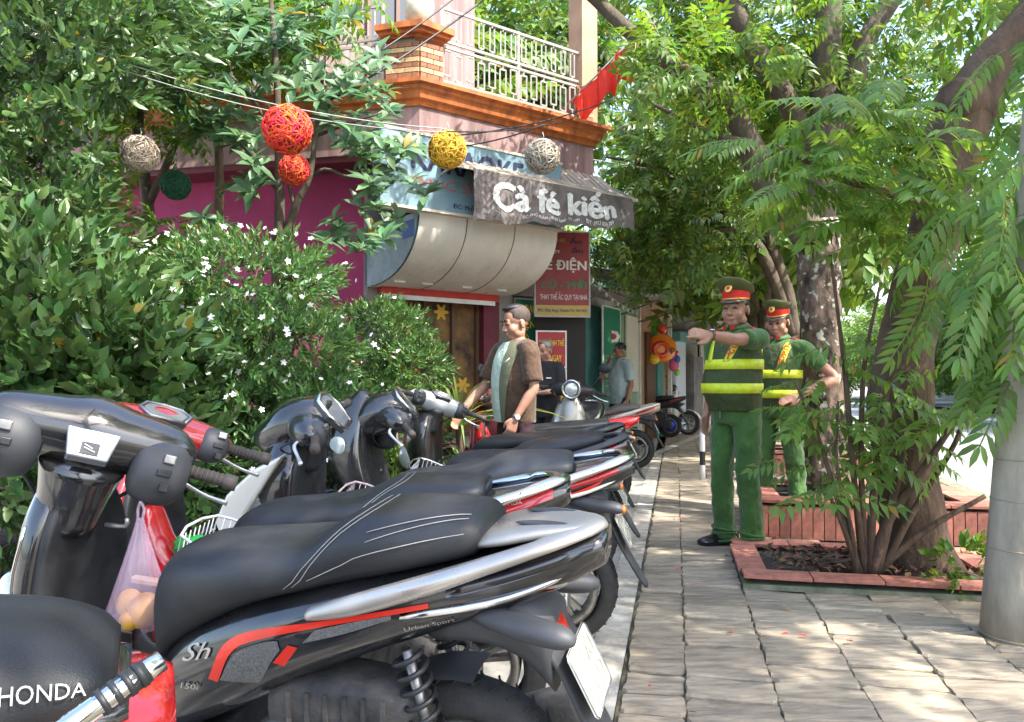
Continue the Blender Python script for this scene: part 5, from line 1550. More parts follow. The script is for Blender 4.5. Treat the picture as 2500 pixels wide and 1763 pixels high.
for sd in (1,):
    mb = MB(); mb.tube([(.10, sd * .17, .60), (.0, sd * .21, .68), (-.10, sd * .222, .755), (-.18, sd * .215, .805), (-.25, sd * .19, .84)], .013, 12, k=4); gr_ = obj('grab_bar', mb, M_chrome, tA)
    for q0, q1 in (((-.125, .221, .772), (-.15, .219, .788)), ((-.185, .212, .807), (-.235, .196, .833))):
        q0 = np.array(q0) * (1, sd, 1); q1 = np.array(q1) * (1, sd, 1)
        mb = MB(); mb.tube([q0, q1], .0142, 12)
        for k_ in range(4): mb.tube([q0 + (q1 - q0) * (k_ + .2) / 4, q0 + (q1 - q0) * (k_ + .7) / 4], .0156, 12)
        obj('bar_grip', mb, M_black, gr_)
# --- C: red step-through with white basket
tC, bdC, stC, SMC, HC = scooter('red scooter with white wire basket in its footwell and red tail cowl', (-.14, 2.52), 6, lean=5, steer=-50, stitch=True, c1=M_gloss, fair_m=M_redp, cover_m=M_redp, front='underbone', rail='chrome', head='bar', plate=('29-AC', '068.58', M_plateink), basket=M_wirew, dash_reach=1.06, wr=.26)
side_decal(bdC, [(.10, .775), (-.12, .805), (-.28, .835)], [(.05, .735), (-.12, .765), (-.28, .81)], M_redp, tC, 'red_tail_panel', off=.006)
side_text(bdC, 'HONDA', -.12, -.19, .79, .80, M_whtxt, tC, .01, rise=.008)
# --- D: black scooter with pearl white nose
tD, bdD, stD, SMD, HD = scooter('black scooter with pearl white nose wings and plate 37-NA', (.20, 3.45), 6, lean=10, steer=8, c1=M_gloss, c2=M_creamp, cowl=True, front='wide', rail='chrome', plate=('37-NA', '455.52', M_plateink), basket=M_wirep, dash_reach=1.10, wr=.265, seat_m=mat('grey_vinyl_seat', (.035, .036, .039), .45, bump=(400, .3, .0012)))
side_decal(bdD, [(.05, .70), (-.10, .74), (-.20, .78)], [(.03, .675), (-.08, .71), (-.18, .76)], M_redstk, tD, 'red_flash', off=.006)
# --- E: black with tall pointed fairing
tE, bdE, stE, SME, HE = scooter('black scooter with tall pointed front fairing and slanted clear headlamps', (.34, 4.5), 8, lean=9, steer=24, cowl=True, front='tall', rail='grey', plate=('29-H1', '355.35', M_plateink), basket=M_chrome, seat_rows=S_STEP, dash_reach=1.08, wr=.265)
# --- F: black with pale handlebar cover
tF, bdF, stF, SMF, HF = scooter('black scooter with pale grey handlebar cover facing the street', (.47, 5.5), 12, lean=5, steer=-55, cowl=False, front='wide', rail='grey', cover_m=M_greyw, plate=('30-K4', '118.06', M_plateink), seat_rows=S_FLAT, dash_reach=1.06, wr=.26)
side_decal(bdF, [(.03, .70), (-.10, .74), (-.22, .79)], [(.0, .67), (-.09, .71), (-.20, .76)], M_redstk, tF, 'red_flash', off=.006)
# --- G: red scooter beside the man in brown
tG, bdG, stG, SMG, HG = scooter('glossy red scooter with white plate beside the man in brown', (.80, 7.0), 6, lean=5, steer=-20, c1=M_redp, fair_m=M_redp, cover_m=M_redp, front='underbone', rail='none', c2=M_redp, seat_rows=S_FLAT, head='bar', plate=(), dash_reach=1.06, wr=.27, mirrors=(1,))
# --- H: retro scooter with round headlamp turned to the street
tH, bdH, stH, SMH, HH = scooter('retro silver scooter with round chrome-ringed headlamp facing the street', (.84, 9.10), -74, lean=4, steer=8, c1=M_greyw, fair_m=M_silver, cover_m=M_black, front='slim', rail='chrome', head='round', plate=None, dash_reach=1.02, mirrors=(1,))
tH.scale = (1.06, 1.06, 1.07)
# --- I: rose beige scooter
tI, bdI, stI, SMI, HI = scooter('rose beige scooter with white grab rail and red tail light', (1.60, 10.2), 8, lean=4, steer=-20, c1=M_rosep, front='wide', rail='white', plate=(), wr=.26, seat_m=mat('taupe_vinyl_seat', (.16, .13, .125), .5))
# --- J: electric bike with blue hub
tJ, bdJ, stJ, SMJ, HJ = scooter('black electric scooter with a bright blue rear hub', (3.22, 15.9), 20, lean=3, steer=0, c1=M_black, front='slim', rail='none', plate=None, wr=.24, head='bar')
M_bluehub = mat('blue_hub', (.02, .05, .45), .4, metal=.3)
mb = MB(); mb.lathe([(.001, .07), (.11, .065), (.12, .03), (.12, -.03), (.001, -.05)], 24, axis='y'); mb.v = [(x, y, z + .24) for x, y, z in mb.v]; obj('hub_motor', mb, M_bluehub, tJ)
mb = MB(); mb.bar((.0, .08, .24), (.28, .09, .33), .03, .05, up=(0, 1, 0)); obj('swing_arm', mb, M_bluehub, tJ)
# --- K: white fronted scooter turned to the road
tK, bdK, stK, SMK, HK = scooter('black and white scooter turned to face the road beside the blue-hubbed one', (2.55, 17.2), 207, lean=3, steer=0, c1=M_black, fair_m=M_creamp, front='slim', rail='none', plate=None, wr=.25, head='bar', mirrors=(1, -1))
# --- L, M, N: farther scooters in the row
scooter('black scooter farthest along the shop fronts', (3.9, 20.5), 10, lean=4, steer=20, c1=M_black, front='wide', rail='silver', plate=None)

# hook and bag of mangoes on B
def local_to_world(o, p):
    bpy.context.view_layer.update(); return np.array(o.matrix_world @ Vector(p))
hk = MB(); hk.tube([(HB - .10, .02, .80), (HB - .16, .02, .80), (HB - .165, .02, .82)], .006, 8, k=2); obj('bag_hook', hk, M_steel, tB)
hp = pt(347, 1262, 1.93)
bag = thing('plastic_bag', 'pinkish clear plastic bag of yellow mangoes hanging from the scooter hook', 'bag', tuple(hp))
M_bag = bpy.data.materials.new('thin_pink_plastic'); M_bag.use_nodes = True
_n, _l = M_bag.node_tree.nodes, M_bag.node_tree.links
_b = _n['Principled BSDF']; _b.inputs['Base Color'].default_value = (.88, .66, .80, 1); _b.inputs['Roughness'].default_value = .22; _b.inputs['Specular IOR Level'].default_value = .9
_t = _n.new('ShaderNodeBsdfTransparent'); _t.inputs[0].default_value = (.98, .93, .96, 1)
_m = _n.new('ShaderNodeMixShader'); _m.inputs[0].default_value = .22
_l.new(_t.outputs[0], _m.inputs[1]); _l.new(_b.outputs[0], _m.inputs[2]); _l.new(_m.outputs[0], _n['Material Output'].inputs['Surface'])
rows = []
for q in np.linspace(0, 1, 26):
    r_ = .007 + .062 * min(1, q / .8) ** 1.15
    if q > .86: r_ *= math.sqrt(max(0.03, 1 - ((q - .86) / .145) ** 2))
    z = -.27 * q
    rows.append([((r_ * (1 + (.16 * math.sin(a_ * 9 + q * 2) + .10 * math.sin(a_ * 14 + 1)) * (1 - q * .65))) * math.cos(a_) * 1.05, (r_ * (1 + .13 * math.sin(a_ * 9) * (1 - q * .7))) * math.sin(a_) * .85, z + .012 * math.sin(a_ * 3) * q) for a_ in np.linspace(0, 2 * math.pi, 48, endpoint=False)])
mb = MB(); mb.loft(rows, caps=False); obj('film', mb, M_bag, bag)
mb = MB()
for i in range(2): mb.tube([(-.006 + .012 * i, 0, 0), (-.008 + .016 * i, .004, .02), (0, .0, .04)], .004, 6, k=2)
obj('knot', mb, M_bag, bag)
M_mango = mat('mango_skin', (.58, .34, .035), .4, nz=(9, .35), col2=(.46, .19, .03))
for i, (x, y, z, rr) in enumerate(((.016, -.012, -.224, .042), (-.030, .010, -.212, .035), (-.014, -.022, -.246, .027))):
    mb = MB(); mb.ell((0, 0, 0), (rr * .9, rr * .8, rr * 1.08), 18, 12, rot=(.3 * i, .5, 0)); o = obj('mango', mb, M_mango, None, tuple(hp + np.array((x, y, z))))
    tag(o, ['large ripe mango in the pink plastic bag', 'smaller mango at the side of the pink bag', 'small mango at the bottom of the pink bag'][i], 'mango')
# crumpled green bag in the white basket of C
gb = MB(); gb.ell((0, 0, 0), (.085, .05, .028), 30, 20)
gb.v = [tuple(np.array(p) * (1 + .55 * mnoise.noise(Vector(p) * 45))) for p in gb.v]
o = obj('green_bag', gb, mat('green_film', (.03, .40, .08), .3, transl=.3), None, tuple(local_to_world(tC, (HC - .20, .02, .625)))); tag(o, 'crumpled green plastic bag in the white wire basket', 'bag')
# ================================================================== people
M_skin = mat('skin', (0.40, 0.205, 0.135), 0.5, nz=(9, .18), spec=.4)
M_skin2 = mat('tanned_skin', (0.30, 0.145, 0.085), 0.5, nz=(9, .18), spec=.4)
M_lip = mat('lips', (0.36, 0.13, 0.11), .5)
M_hair = mat('black_hair', (0.012, 0.011, 0.011), .5, bump=(120, .5, .003))
M_hairg = mat('grey_hair', (0.12, 0.11, 0.10), .6, bump=(120, .5, .003))
M_eye = mat('eye_dark', (0.02, 0.014, 0.012), .25)
M_green = mat('police_green_cloth', (0.045, 0.125, 0.019), .8, nz=(5, .3), bump=(5, 1.0, .07), stretch=(1.3, 1.3, .6), sheen=.2)
M_vest = mat('olive_vest_mesh', (0.046, 0.068, 0.018), .75, nz=(5, .25), bump=(7, .9, .06), stretch=(1, 1, .8))
M_hivis = mat('hivis_band', (0.66, 0.76, 0.03), .45, nz=(20, .22), bump=(30, .15))
M_capg = mat('cap_olive', (0.070, 0.080, 0.018), .7, nz=(20, .1))
M_capr = mat('cap_red', (0.60, 0.018, 0.012), .65)
M_gold2 = mat('gold_braid', (0.70, 0.46, 0.10), .35, metal=.5)
M_shoe = mat('black_leather', (0.012, 0.012, 0.014), .25, coat=.4)
M_peak = mat('cap_peak', (0.05, 0.03, 0.015), .25, coat=.5)
M_brnsh = mat('brown_jersey', (0.078, 0.038, 0.018), .85, nz=(4, .25), bump=(5, 1.0, .06), sheen=.2)
M_mint = mat('mint_jersey', (0.52, 0.62, 0.52), .85, bump=(6, 1.0, .05))
M_olv = mat('olive_jersey', (0.13, 0.13, 0.075), .85, bump=(7, .5, .03))
M_plum = mat('dark_plum_cloth', (0.035, 0.012, 0.018), .85)
M_bluesh = mat('pale_blue_shirt', (0.38, 0.47, 0.46), .8, nz=(5, .2), bump=(6, 1.0, .05))
M_blksh = mat('black_tshirt', (0.014, 0.014, 0.017), .8, bump=(8, .5, .03))
M_navy = mat('dark_trousers', (0.02, 0.022, 0.03), .8)

def remesh(o, vox, smooth=4, fac=.5):
    md = o.modifiers.new('r', 'REMESH'); md.mode = 'VOXEL'; md.voxel_size = vox; md.use_smooth_shade = True
    if smooth:
        ms = o.modifiers.new('s', 'SMOOTH'); ms.iterations = smooth; ms.factor = fac
    return o

class Torso:
    """rows [z, half width, half depth, y centre]"""
    def __init__(s, rows, e=2.12):
        s.r = catmull(np.array(rows, float), 4); s.e = e
    def at(s, z):
        return [np.interp(z, s.r[:, 0], s.r[:, i]) for i in (1, 2, 3)]
    def p(s, a_, z, off=0.0):
        """angle a_: 0 = front (-y), +90deg = left (+x)"""
        hw, hd, yc = s.at(z)
        q, c = math.sin(a_), -math.cos(a_)
        x = (hw + off) * math.copysign(abs(q) ** (2 / s.e), q); y = yc + (hd + off) * math.copysign(abs(c) ** (2 / s.e), c)
        return np.array((x, y, z))
    def rings(s, z0, z1, off, n=32, m=18):
        return [[s.p(a_, z, off) for a_ in np.linspace(0, 2 * math.pi, n, endpoint=False)] for z in np.linspace(z0, z1, m)]
    def fx(s, x, z, off, front=True):
        """point on the front/back at lateral position x"""
        hw, hd, yc = s.at(z)
        t = min(.999, abs(x) / (hw + off))
        y = (hd + off) * (1 - t ** s.e) ** (1 / s.e)
        return np.array((x, yc - y if front else yc + y, z))

def hand(mb, wrist, d, back, sd, curl=.5, k=1.0, point=False):
    """d: direction of the fingers, back: normal of the back of the hand, sd: +1 if thumb lies on cross(d,back)"""
    d = nrm(d); back = nrm(np.array(back) - d * (np.array(back) @ d)); s_ = np.cross(d, back) * sd      # towards the thumb
    w = np.array(wrist, float)
    rows = []
    for t, hw, hh in ((-.01, .026, .020), (.02, .030, .019), (.05, .038, .017), (.085, .041, .014), (.098, .036, .010)):
        c = w + d * t * k
        rows.append([c + (s_ * hw * math.cos(a_) + back * hh * math.sin(a_)) * k for a_ in np.linspace(0, 2 * math.pi, 14, endpoint=False)])
    mb.loft(rows)
    for i, (off, L, r_) in enumerate(((.029, .072, .0088), (.010, .080, .0090), (-.010, .074, .0086), (-.028, .058, .0078))):
        cu = curl if not (point and i == 0) else .04; L = L * (1.12 if point and i == 0 else 1)
        if point and i > 0: cu = 1.45
        p = w + (d * .088 + s_ * off) * k; dirv = d + s_ * off * 1.5; P = [p - d * .02 * k, p]; rr = [r_, r_]
        an = 0
        for seg, f in ((.45, .5), (.32, .85), (.23, .6)):
            an += cu * f * 1.15
            q = nrm(dirv) * math.cos(an) - back * math.sin(an)
            p = p + q * L * seg * k; P.append(p); rr.append(r_ * (1 - .12 * len(rr) / 3))
        mb.tube(P, np.array(rr) * k, 8, k=2)
    p = w + (d * .025 + s_ * .026) * k
    P = [p - d * .01, p + (d * .020 + s_ * .022 - back * .006) * k, p + (d * .045 + s_ * .026 - back * .016) * k, p + (d * .066 + s_ * .018 - back * .024) * k]
    mb.tube(P, np.array([.013, .0115, .010, .0075]) * k, 8, k=2)

def person(label, loc, yaw, T, arms, legs, skin, head=(0, 0), hz=1.60, hs=1.0, neck_y=.02, vox=.0065, scale=1.0, hair=None, hands=None, jaw=1.0, cloth=None, headx=0, age=0):
    """facing -y, left = +x. arms/legs: {'L': [...points], 'R': [...]}"""
    t = thing('person', label, 'person', (loc[0], loc[1], loc[2] if len(loc) > 2 else 0), R(yaw))
    t.scale = (scale,) * 3
    mb = MB()
    HM = np.array(Matrix.Translation((headx, neck_y * .0, hz)) @ Euler((R(head[1]), 0, R(head[0])), 'XYZ').to_matrix().to_4x4() @ Matrix.Scale(hs, 4))
    hp = lambda p: (HM @ np.array((*p, 1)))[:3]
    h = MB()
    h.ell((0, .012, .030), (.077, .094, .090), 24, 16)
    h.ell((0, -.022, -.040), (.064 * jaw, .068, .078), 20, 14)
    h.ell((0, -.052, -.096), (.036 * jaw, .032, .026), 14, 10)
    for sd in (-1, 1):
        h.ell((sd * .040 * jaw, -.052, -.040), (.030, .032, .034), 14, 10)
        h.ell((sd * .050 * jaw, -.01, -.078), (.022, .04, .03), 12, 8)
        h.ell((sd * .080, .014, -.018), (.010, .020, .032), 12, 8, rot=(0, 0, sd * .3))
        h.ell((sd * .012, -.096, -.040), (.011, .012, .010), 10, 8)
        h.ell((sd * .032, -.078, .006), (.020, .014, .009), 10, 8)      # lids
    h.tube([(0, -.082, .018), (0, -.092, -.008), (0, -.106, -.036), (0, -.095, -.044)], [.009, .010, .0135, .010], 10, k=2)
    h.ell((0, -.076, .022), (.052, .016, .011), 16, 8)
    h.ell((0, -.086, -.068), (.023, .011, .006), 12, 8); h.ell((0, -.084, -.079), (.019, .011, .007), 12, 8)
    h.xf(HM); mb.v += []; o_ = len(mb.v); mb.add(h.v, h.f, 0, True)
    # neck
    mb.tube([hp((0, .022, -.04)), (headx * .6, neck_y, hz - .13), (0, neck_y + .015, hz - .20)], [.050, .051, .070], 16, k=3)
    mb.loft(T.rings(T.r[0, 0] + .02, T.r[-1, 0] - .01, -.014))
    for sd in 'LR':
        A = [np.array(p, float) for p in arms[sd]]
        sh, el, wr = A[:3]
        mb.tube([sh, sh + (el - sh) * .5, el, el + (wr - el) * .35, wr], np.array([.056, .047, .039, .041, .026]) , 14, k=3)
        hd = (hands or {}).get(sd, {})
        d = np.array(hd.get('d', nrm(wr - el))); back = hd.get('back', (1 if sd == 'L' else -1, 0, 0))
        hand(mb, wr, d, back, hd.get('sd', 1), hd.get('curl', .55), hd.get('k', 1.0), hd.get('point', False))
        Lg = [np.array(p, float) for p in legs[sd]]
        mb.tube([Lg[0], (Lg[0] + Lg[1]) / 2, Lg[1], (Lg[1] * 2 + Lg[2]) / 3, Lg[2]], [.066, .060, .044, .046, .034], 14, k=3)
        mb.ell(Lg[2] + np.array((0, -.03, -.045)), (.026, .07, .025), 12, 8)
    bo = remesh(obj('body', mb, skin, t), vox, 3, .4)
    for sd in (-1, 1):
        m2 = MB(); m2.ell((sd * .032, -.0885, -.003), (.0155, .007, .0052), 12, 8); obj('eye', m2.xf(HM), M_eye, t)
        m2 = MB(); m2.tube([(sd * .012, -.0945, .024), (sd * .034, -.0935, .030), (sd * .054, -.080, .022)], [.004, .0055, .003], 6, k=3); obj('eyebrow', m2.xf(HM), M_hair, t)
    m2 = MB(); m2.ell((0, -.0935, -.073), (.023, .0045, .0075), 14, 8); obj('lips', m2.xf(HM), M_lip, t)
    if hair:
        hm, mode = hair
        m2 = MB()
        if mode == 'cap':        # short hair below a cap
            m2.ell((0, .020, .022), (.080, .094, .075), 24, 16)
            m2.v = [p for p in m2.v]
        else:
            m2.ell((0, .020, .042), (.081, .098, .088), 28, 18)
        V = np.array(m2.v)
        # hairline: push the front and the lower part inside the head
        cut = (V[:, 1] < (-.058 if mode != 'fade' else -.045)) & (V[:, 2] < (.075 if mode != 'cap' else .2)) | (V[:, 2] < -.035) | ((V[:, 2] < .01) & (V[:, 1] < -.005))
        V[cut] *= .80
        m2.v = [tuple(p) for p in V]
        obj('hair', m2.xf(HM), hm, t)
        if mode == 'fade':
            m2 = MB(); m2.ell((0, .0, .108), (.055, .082, .026), 20, 10); m2.xf(HM); obj('hair_top', m2, M_hair, t)
    return t, hp, HM

def shirt(t, T, arms, z0, z1, m, sleeve=.55, off=.0, name='shirt', r0=.072, r1=.068, vox=.012, collar=None):
    mb = MB()
    mb.loft(T.rings(z0, z1, off))
    for sd in 'LR':
        sh, el, wr = [np.array(p, float) for p in arms[sd][:3]]
        inn = np.array((0, 0, T.r[-1, 0] - .10)) * (0, 0, 1) + sh * (.35, 1, 0) + np.array((0, 0, 0)); inn[2] = sh[2] - .01
        e_ = sh + (el - sh) * min(1, sleeve * 1.5) if sleeve * 1.5 <= 1 else sh + (el - sh)
        mb.tube([inn, sh, (sh + e_) / 2, e_], [r0 * .95, r0, (r0 + r1) / 2, r1], 18, k=3)
    o = remesh(obj(name, mb, m, t), vox, 5, .5)
    if collar:
        c, zc = collar
        m2 = MB(); rows = []
        for z, r_, dy in ((zc - .03, .080, 0), (zc + .02, .066, 0), (zc + .03, .069, 0), (zc + .005, .088, -.012)):
            rows.append([(c[0] + r_ * math.sin(a_), c[1] + dy * math.cos(a_) - r_ * .95 * math.cos(a_) , z - .018 * math.cos(a_)) for a_ in np.linspace(.22, 2 * math.pi - .22, 24)])
        m2.loft(rows, closed=False, caps=False); co = obj('collar', m2, m, o); md = co.modifiers.new('s', 'SOLIDIFY'); md.thickness = .006
    return o

def trousers(t, legs, waist, m, r=(.098, .090, .076, .076, .084), top=.98, vox=.012):
    mb = MB(); w = waist
    mb.loft(w.rings(.84, top, .004, m=8))
    for sd in 'LR':
        a_, b_, c_ = [np.array(p, float) for p in legs[sd]]
        cuff = c_ + np.array((0, -.012, -.045))
        P = [a_ + (0, 0, .06), a_ + (b_ - a_) * .4, b_, b_ + (c_ - b_) * .5, b_ + (c_ - b_) * .85, cuff]
        mb.tube(P, [r[0], r[1], r[2], r[3], r[3] * 1.0, r[4]], 20, k=4)
    o = remesh(obj('trousers', mb, m, t), vox, 4, .5)
    tex = bpy.data.textures.new('folds', 'CLOUDS'); tex.noise_scale = .085
    md = o.modifiers.new('d', 'DISPLACE'); md.texture = tex; md.strength = .034; md.mid_level = .5; md.texture_coords = 'LOCAL'
    for sd in 'LR':                       # cloth bunched over the shoe
        c_ = np.array(legs[sd][2]); m2 = MB()
        for k_ in range(3):
            z = -.045 + .035 * k_
            m2.tube([c_ + np.array(((r[4] - .004) * math.cos(q), -.012 + (r[4] - .004) * math.sin(q), z + .012 * math.sin(q + k_ * 2))) for q in np.linspace(0, 2 * math.pi, 18)], .010, 6, caps=False)
        obj('trouser_fold', m2, m, o)
    return o

def shoe(t, ank, ang=0, m=None):
    c = np.array((ank[0], ank[1], 0))
    rows = []
    for y, hw, h, z0 in ((.095, .030, .085, 0), (.07, .043, .105, 0), (0, .046, .11, 0), (-.06, .048, .088, 0), (-.12, .051, .065, 0), (-.175, .045, .050, .004), (-.21, .02, .032, .008)):
        rows.append([(hw * math.cos(q), y, z0 + (h if math.sin(q) > 0 else .0) * abs(math.sin(q)) ** .7 + (0 if math.sin(q) > 0 else 0)) for q in np.linspace(0, 2 * math.pi, 16, endpoint=False)])
    M_ = np.array(Matrix.Translation(c) @ Matrix.Rotation(ang, 4, 'Z'))
    mb = MB(); mb.loft(rows); o = obj('shoe', mb.xf(M_), m or M_shoe, t)
    mb = MB(); mb.prism([(x, y) for x, y in ((-.034, .09), (.034, .09), (.046, -.1), (.036, -.18), (0, -.2), (-.036, -.18), (-.046, -.1))][::-1], 0, .016); obj('sole', mb.xf(M_), M_black, o)

def band(T, z, h, off, m, t, name='reflective_band'):
    mb = MB(); mb.loft([[T.p(a_, zz, o_) for a_ in np.linspace(0, 2 * math.pi, 40, endpoint=False)] for zz, o_ in ((z, off - .006), (z, off + .004), (z + h, off + .004), (z + h, off - .006))], caps=False)
    return obj(name, mb, m, t)

def strap(T, x0, x1, z0, z1, w, off, m, t, name='reflective_strap', txt=None):
    mb = MB(); P = []
    zs = np.linspace(z0, z1, 9)
    mid = lambda z: x0 + (x1 - x0) * (z - z0) / (z1 - z0)
    front = [(mid(z), z, True) for z in zs]; back = [(mid(z), z, False) for z in zs[::-1]]
    rows = []
    for x, z, f in front + back:
        rows.append([T.fx(x - w / 2, z, off, f), T.fx(x + w / 2, z, off, f)])
    mb.loft(rows, closed=False, caps=False)
    o = obj(name, mb, m, t); md = o.modifiers.new('s', 'SOLIDIFY'); md.thickness = .005
    if txt:
        for i, ch in enumerate(txt):
            zc = z0 + (z1 - z0) * (.82 - .21 * i)
            lettering(ch, lambda u, v, q: T.fx(mid(zc) - .019 + .038 * u, zc - .022 + .044 * v, off + .005), M_capr, o, .03)

def cap(t, HM, m=M_capg):
    """peaked service cap; head local coordinates"""
    def ringy(rx, ry, z, tilt, yc=.012, n=32):
        return [(rx * math.sin(a_), yc - ry * math.cos(a_), z + tilt * math.cos(a_)) for a_ in np.linspace(0, 2 * math.pi, n, endpoint=False)]
    mb = MB(); mb.loft([ringy(.083, .100, .050, .0), ringy(.0855, .1035, .074, .006), ringy(.087, .106, .100, .014)], caps=False); co = obj('cap_band', mb.xf(HM), M_capr, t)
    mb = MB(); mb.loft([ringy(.086, .105, .0995, .014), ringy(.106, .126, .120, .034), ringy(.116, .138, .138, .048), ringy(.114, .136, .146, .050), ringy(.07, .08, .156, .040), ringy(.01, .01, .156, .034)], caps=True); obj('cap_crown', mb.xf(HM), m, co)
    mb = MB(); rows = []
    for k_, (e_, dz) in enumerate(((0, 0), (.028, -.010), (.048, -.028))):
        rows.append([((.083 + e_ * .35) * math.sin(a_), .012 - (.100 + e_) * math.cos(a_), .052 + dz * math.cos(a_ * .9)) for a_ in np.linspace(-1.2, 1.2, 18)])
    mb.loft(rows, closed=False, caps=False); po = obj('cap_peak', mb.xf(HM), M_peak, co); md = po.modifiers.new('s', 'SOLIDIFY'); md.thickness = .004
    mb = MB(); mb.tube([(.0875 * math.sin(a_), .012 - .105 * math.cos(a_), .056) for a_ in np.linspace(-1.5, 1.5, 24)], .0055, 6); obj('gold_cord', mb.xf(HM), M_gold2, co)
    mb = MB(); mb.ell((0, -.112, .122), (.026, .007, .030), 16, 10, rot=(-.5, 0, 0)); bo = obj('cap_badge', mb.xf(HM), M_gold2, co)
    mb = MB(); mb.ell((0, -.1195, .123), (.011, .004, .013), 12, 8, rot=(-.5, 0, 0)); obj('badge_centre', mb.xf(HM), M_capr, bo)

def police(label, loc, yaw, T, arms, legs, head, txt, hands, scale, belly_z=(1.02, 1.22), hs=1.02, jaw=1.1):
    t, hp, HM = person(label, loc, yaw, T, arms, legs, M_skin, head, hz=1.625, hs=hs, hair=(M_hair, 'cap'), hands=hands, jaw=jaw, scale=scale)
    shirt(t, T, arms, .92, 1.475, M_green, .42, .006, collar=((0, .015), 1.478))
    trousers(t, legs, T, M_green)
    V = Torso([[r_[0], r_[1] * (1.0 if r_[0] < 1.25 else max(.80, 1 - (r_[0] - 1.25) * 1.1)), r_[2], r_[3]] for r_ in T.r[::4]])
    mb = MB(); mb.loft(V.rings(.925, 1.44, .018, 48, 40), caps=False)
    mb.v = [tuple(np.array(q) * (1 + .030 * mnoise.noise(Vector((q[0] * 9, q[1] * 9, q[2] * 13 + q[0] * 6))), 1 + .030 * mnoise.noise(Vector((q[0] * 9, q[1] * 9 + 4, q[2] * 13))), 1)) for q in mb.v]
    vo = obj('vest', mb, M_vest, t)
    md = vo.modifiers.new('s', 'SOLIDIFY'); md.thickness = .006
    for z in belly_z: band(V, z, .066, .022, M_hivis, t)
    for x0, x1, tx in ((.075, .125, txt), (-.075, -.125, None)):
        strap(V, x0, x1, belly_z[1] + .05, 1.45, .050, .027, M_hivis, t, txt=tx)
    mb = MB(); mb.bar(V.p(0, .88, .026), V.p(0, 1.38, .026), .006, .006); obj('zip', mb, M_steel, t)
    for sd in ('L', 'R'):
        shoe(t, legs[sd][2], .25 if sd == 'L' else -.25)
        sh = np.array(arms[sd][0]); mb = MB(); mb.box(sh * (.86, 1, 1) + np.array((0, .0, .066)), (.085, .04, .008), rot=(0, .35 if sd == 'L' else -.35, 0)); obj('epaulette', mb, M_capr, t)
        sg = 1 if sd == 'L' else -1
        mb = MB(); mb.box((sg * .035, -.070, 1.49), (.032, .008, .022), rot=(.3, 0, sg * .5)); obj('collar_tab', mb, M_capr, t)
    cap(t, HM)
    return t

# officer 1: pointing with the left arm
T1 = Torso([[.84, .165, .120, 0], [.95, .172, .135, -.015], [1.06, .184, .165, -.045], [1.18, .184, .158, -.032], [1.30, .186, .132, -.01], [1.40, .18, .108, .01], [1.455, .135, .085, .018], [1.50, .075, .065, .02]])
sh = np.array((.205, .0, 1.405)); dv = nrm((.06, -1.0, .015))
armsL = [sh, sh + dv * .265 + (0, 0, -.015), sh + dv * .50]
arms1 = {'L': armsL, 'R': [(-.205, .01, 1.405), (-.255, .05, 1.13), (-.235, -.04, .88)]}
legs1 = {'L': [(.095, 0, .88), (.115, -.02, .48), (.12, .02, .085)], 'R': [(-.095, 0, .88), (-.115, -.02, .48), (-.125, .02, .085)]}
hands1 = {'L': dict(d=dv + np.array((-.10, 0, .06)), back=(.75, .1, .6), sd=-1, point=True, curl=.6, k=1.22), 'R': dict(back=(-1, 0, 0), sd=-1)}
p1 = police('police officer in green with reflective vest pointing with an outstretched arm', (1.56, 5.42), -58, T1, arms1, legs1, (20, 2), 'CSGT', hands1, 1.02, (1.045, 1.205), 1.05, 1.06)
w_ = MB(); wc = armsL[2] - dv * .015; w_.tube([wc - dv * .010, wc + dv * .010], .033, 16); wo = obj('watch_strap', w_, M_brown, p1)
w_ = MB(); w_.ell(wc + np.array((.012, .0, .033)), (.019, .019, .007), 14, 8); obj('watch_face', w_, M_chrome, wo)
# officer 2: hand on hip, looking down
T2 = Torso([[.84, .158, .108, 0], [.95, .160, .112, -.01], [1.06, .164, .120, -.015], [1.18, .170, .124, -.01], [1.30, .18, .12, 0], [1.40, .18, .105, .01], [1.455, .13, .08, .018], [1.50, .072, .062, .02]])
arms2 = {'L': [(.195, .01, 1.40), (.415, .11, 1.16), (.215, -.10, 1.02)], 'R': [(-.195, .01, 1.40), (-.25, .05, 1.12), (-.22, -.05, .88)]}
legs2 = {'L': [(.095, 0, .88), (.14, -.02, .48), (.16, .02, .085)], 'R': [(-.095, 0, .88), (-.12, -.03, .48), (-.13, -.02, .085)]}
hands2 = {'L': dict(d=(-.55, -.75, -.25), back=(.35, -.5, .6), sd=-1, curl=.25, k=1.05), 'R': dict(back=(-1, 0, 0), sd=-1)}
police('police officer with hand on hip looking down between the brick planters', (2.20, 6.42), -46, T2, arms2, legs2, (6, 14), 'CAHN', hands2, 1.01, (1.00, 1.16), .99, 1.0)

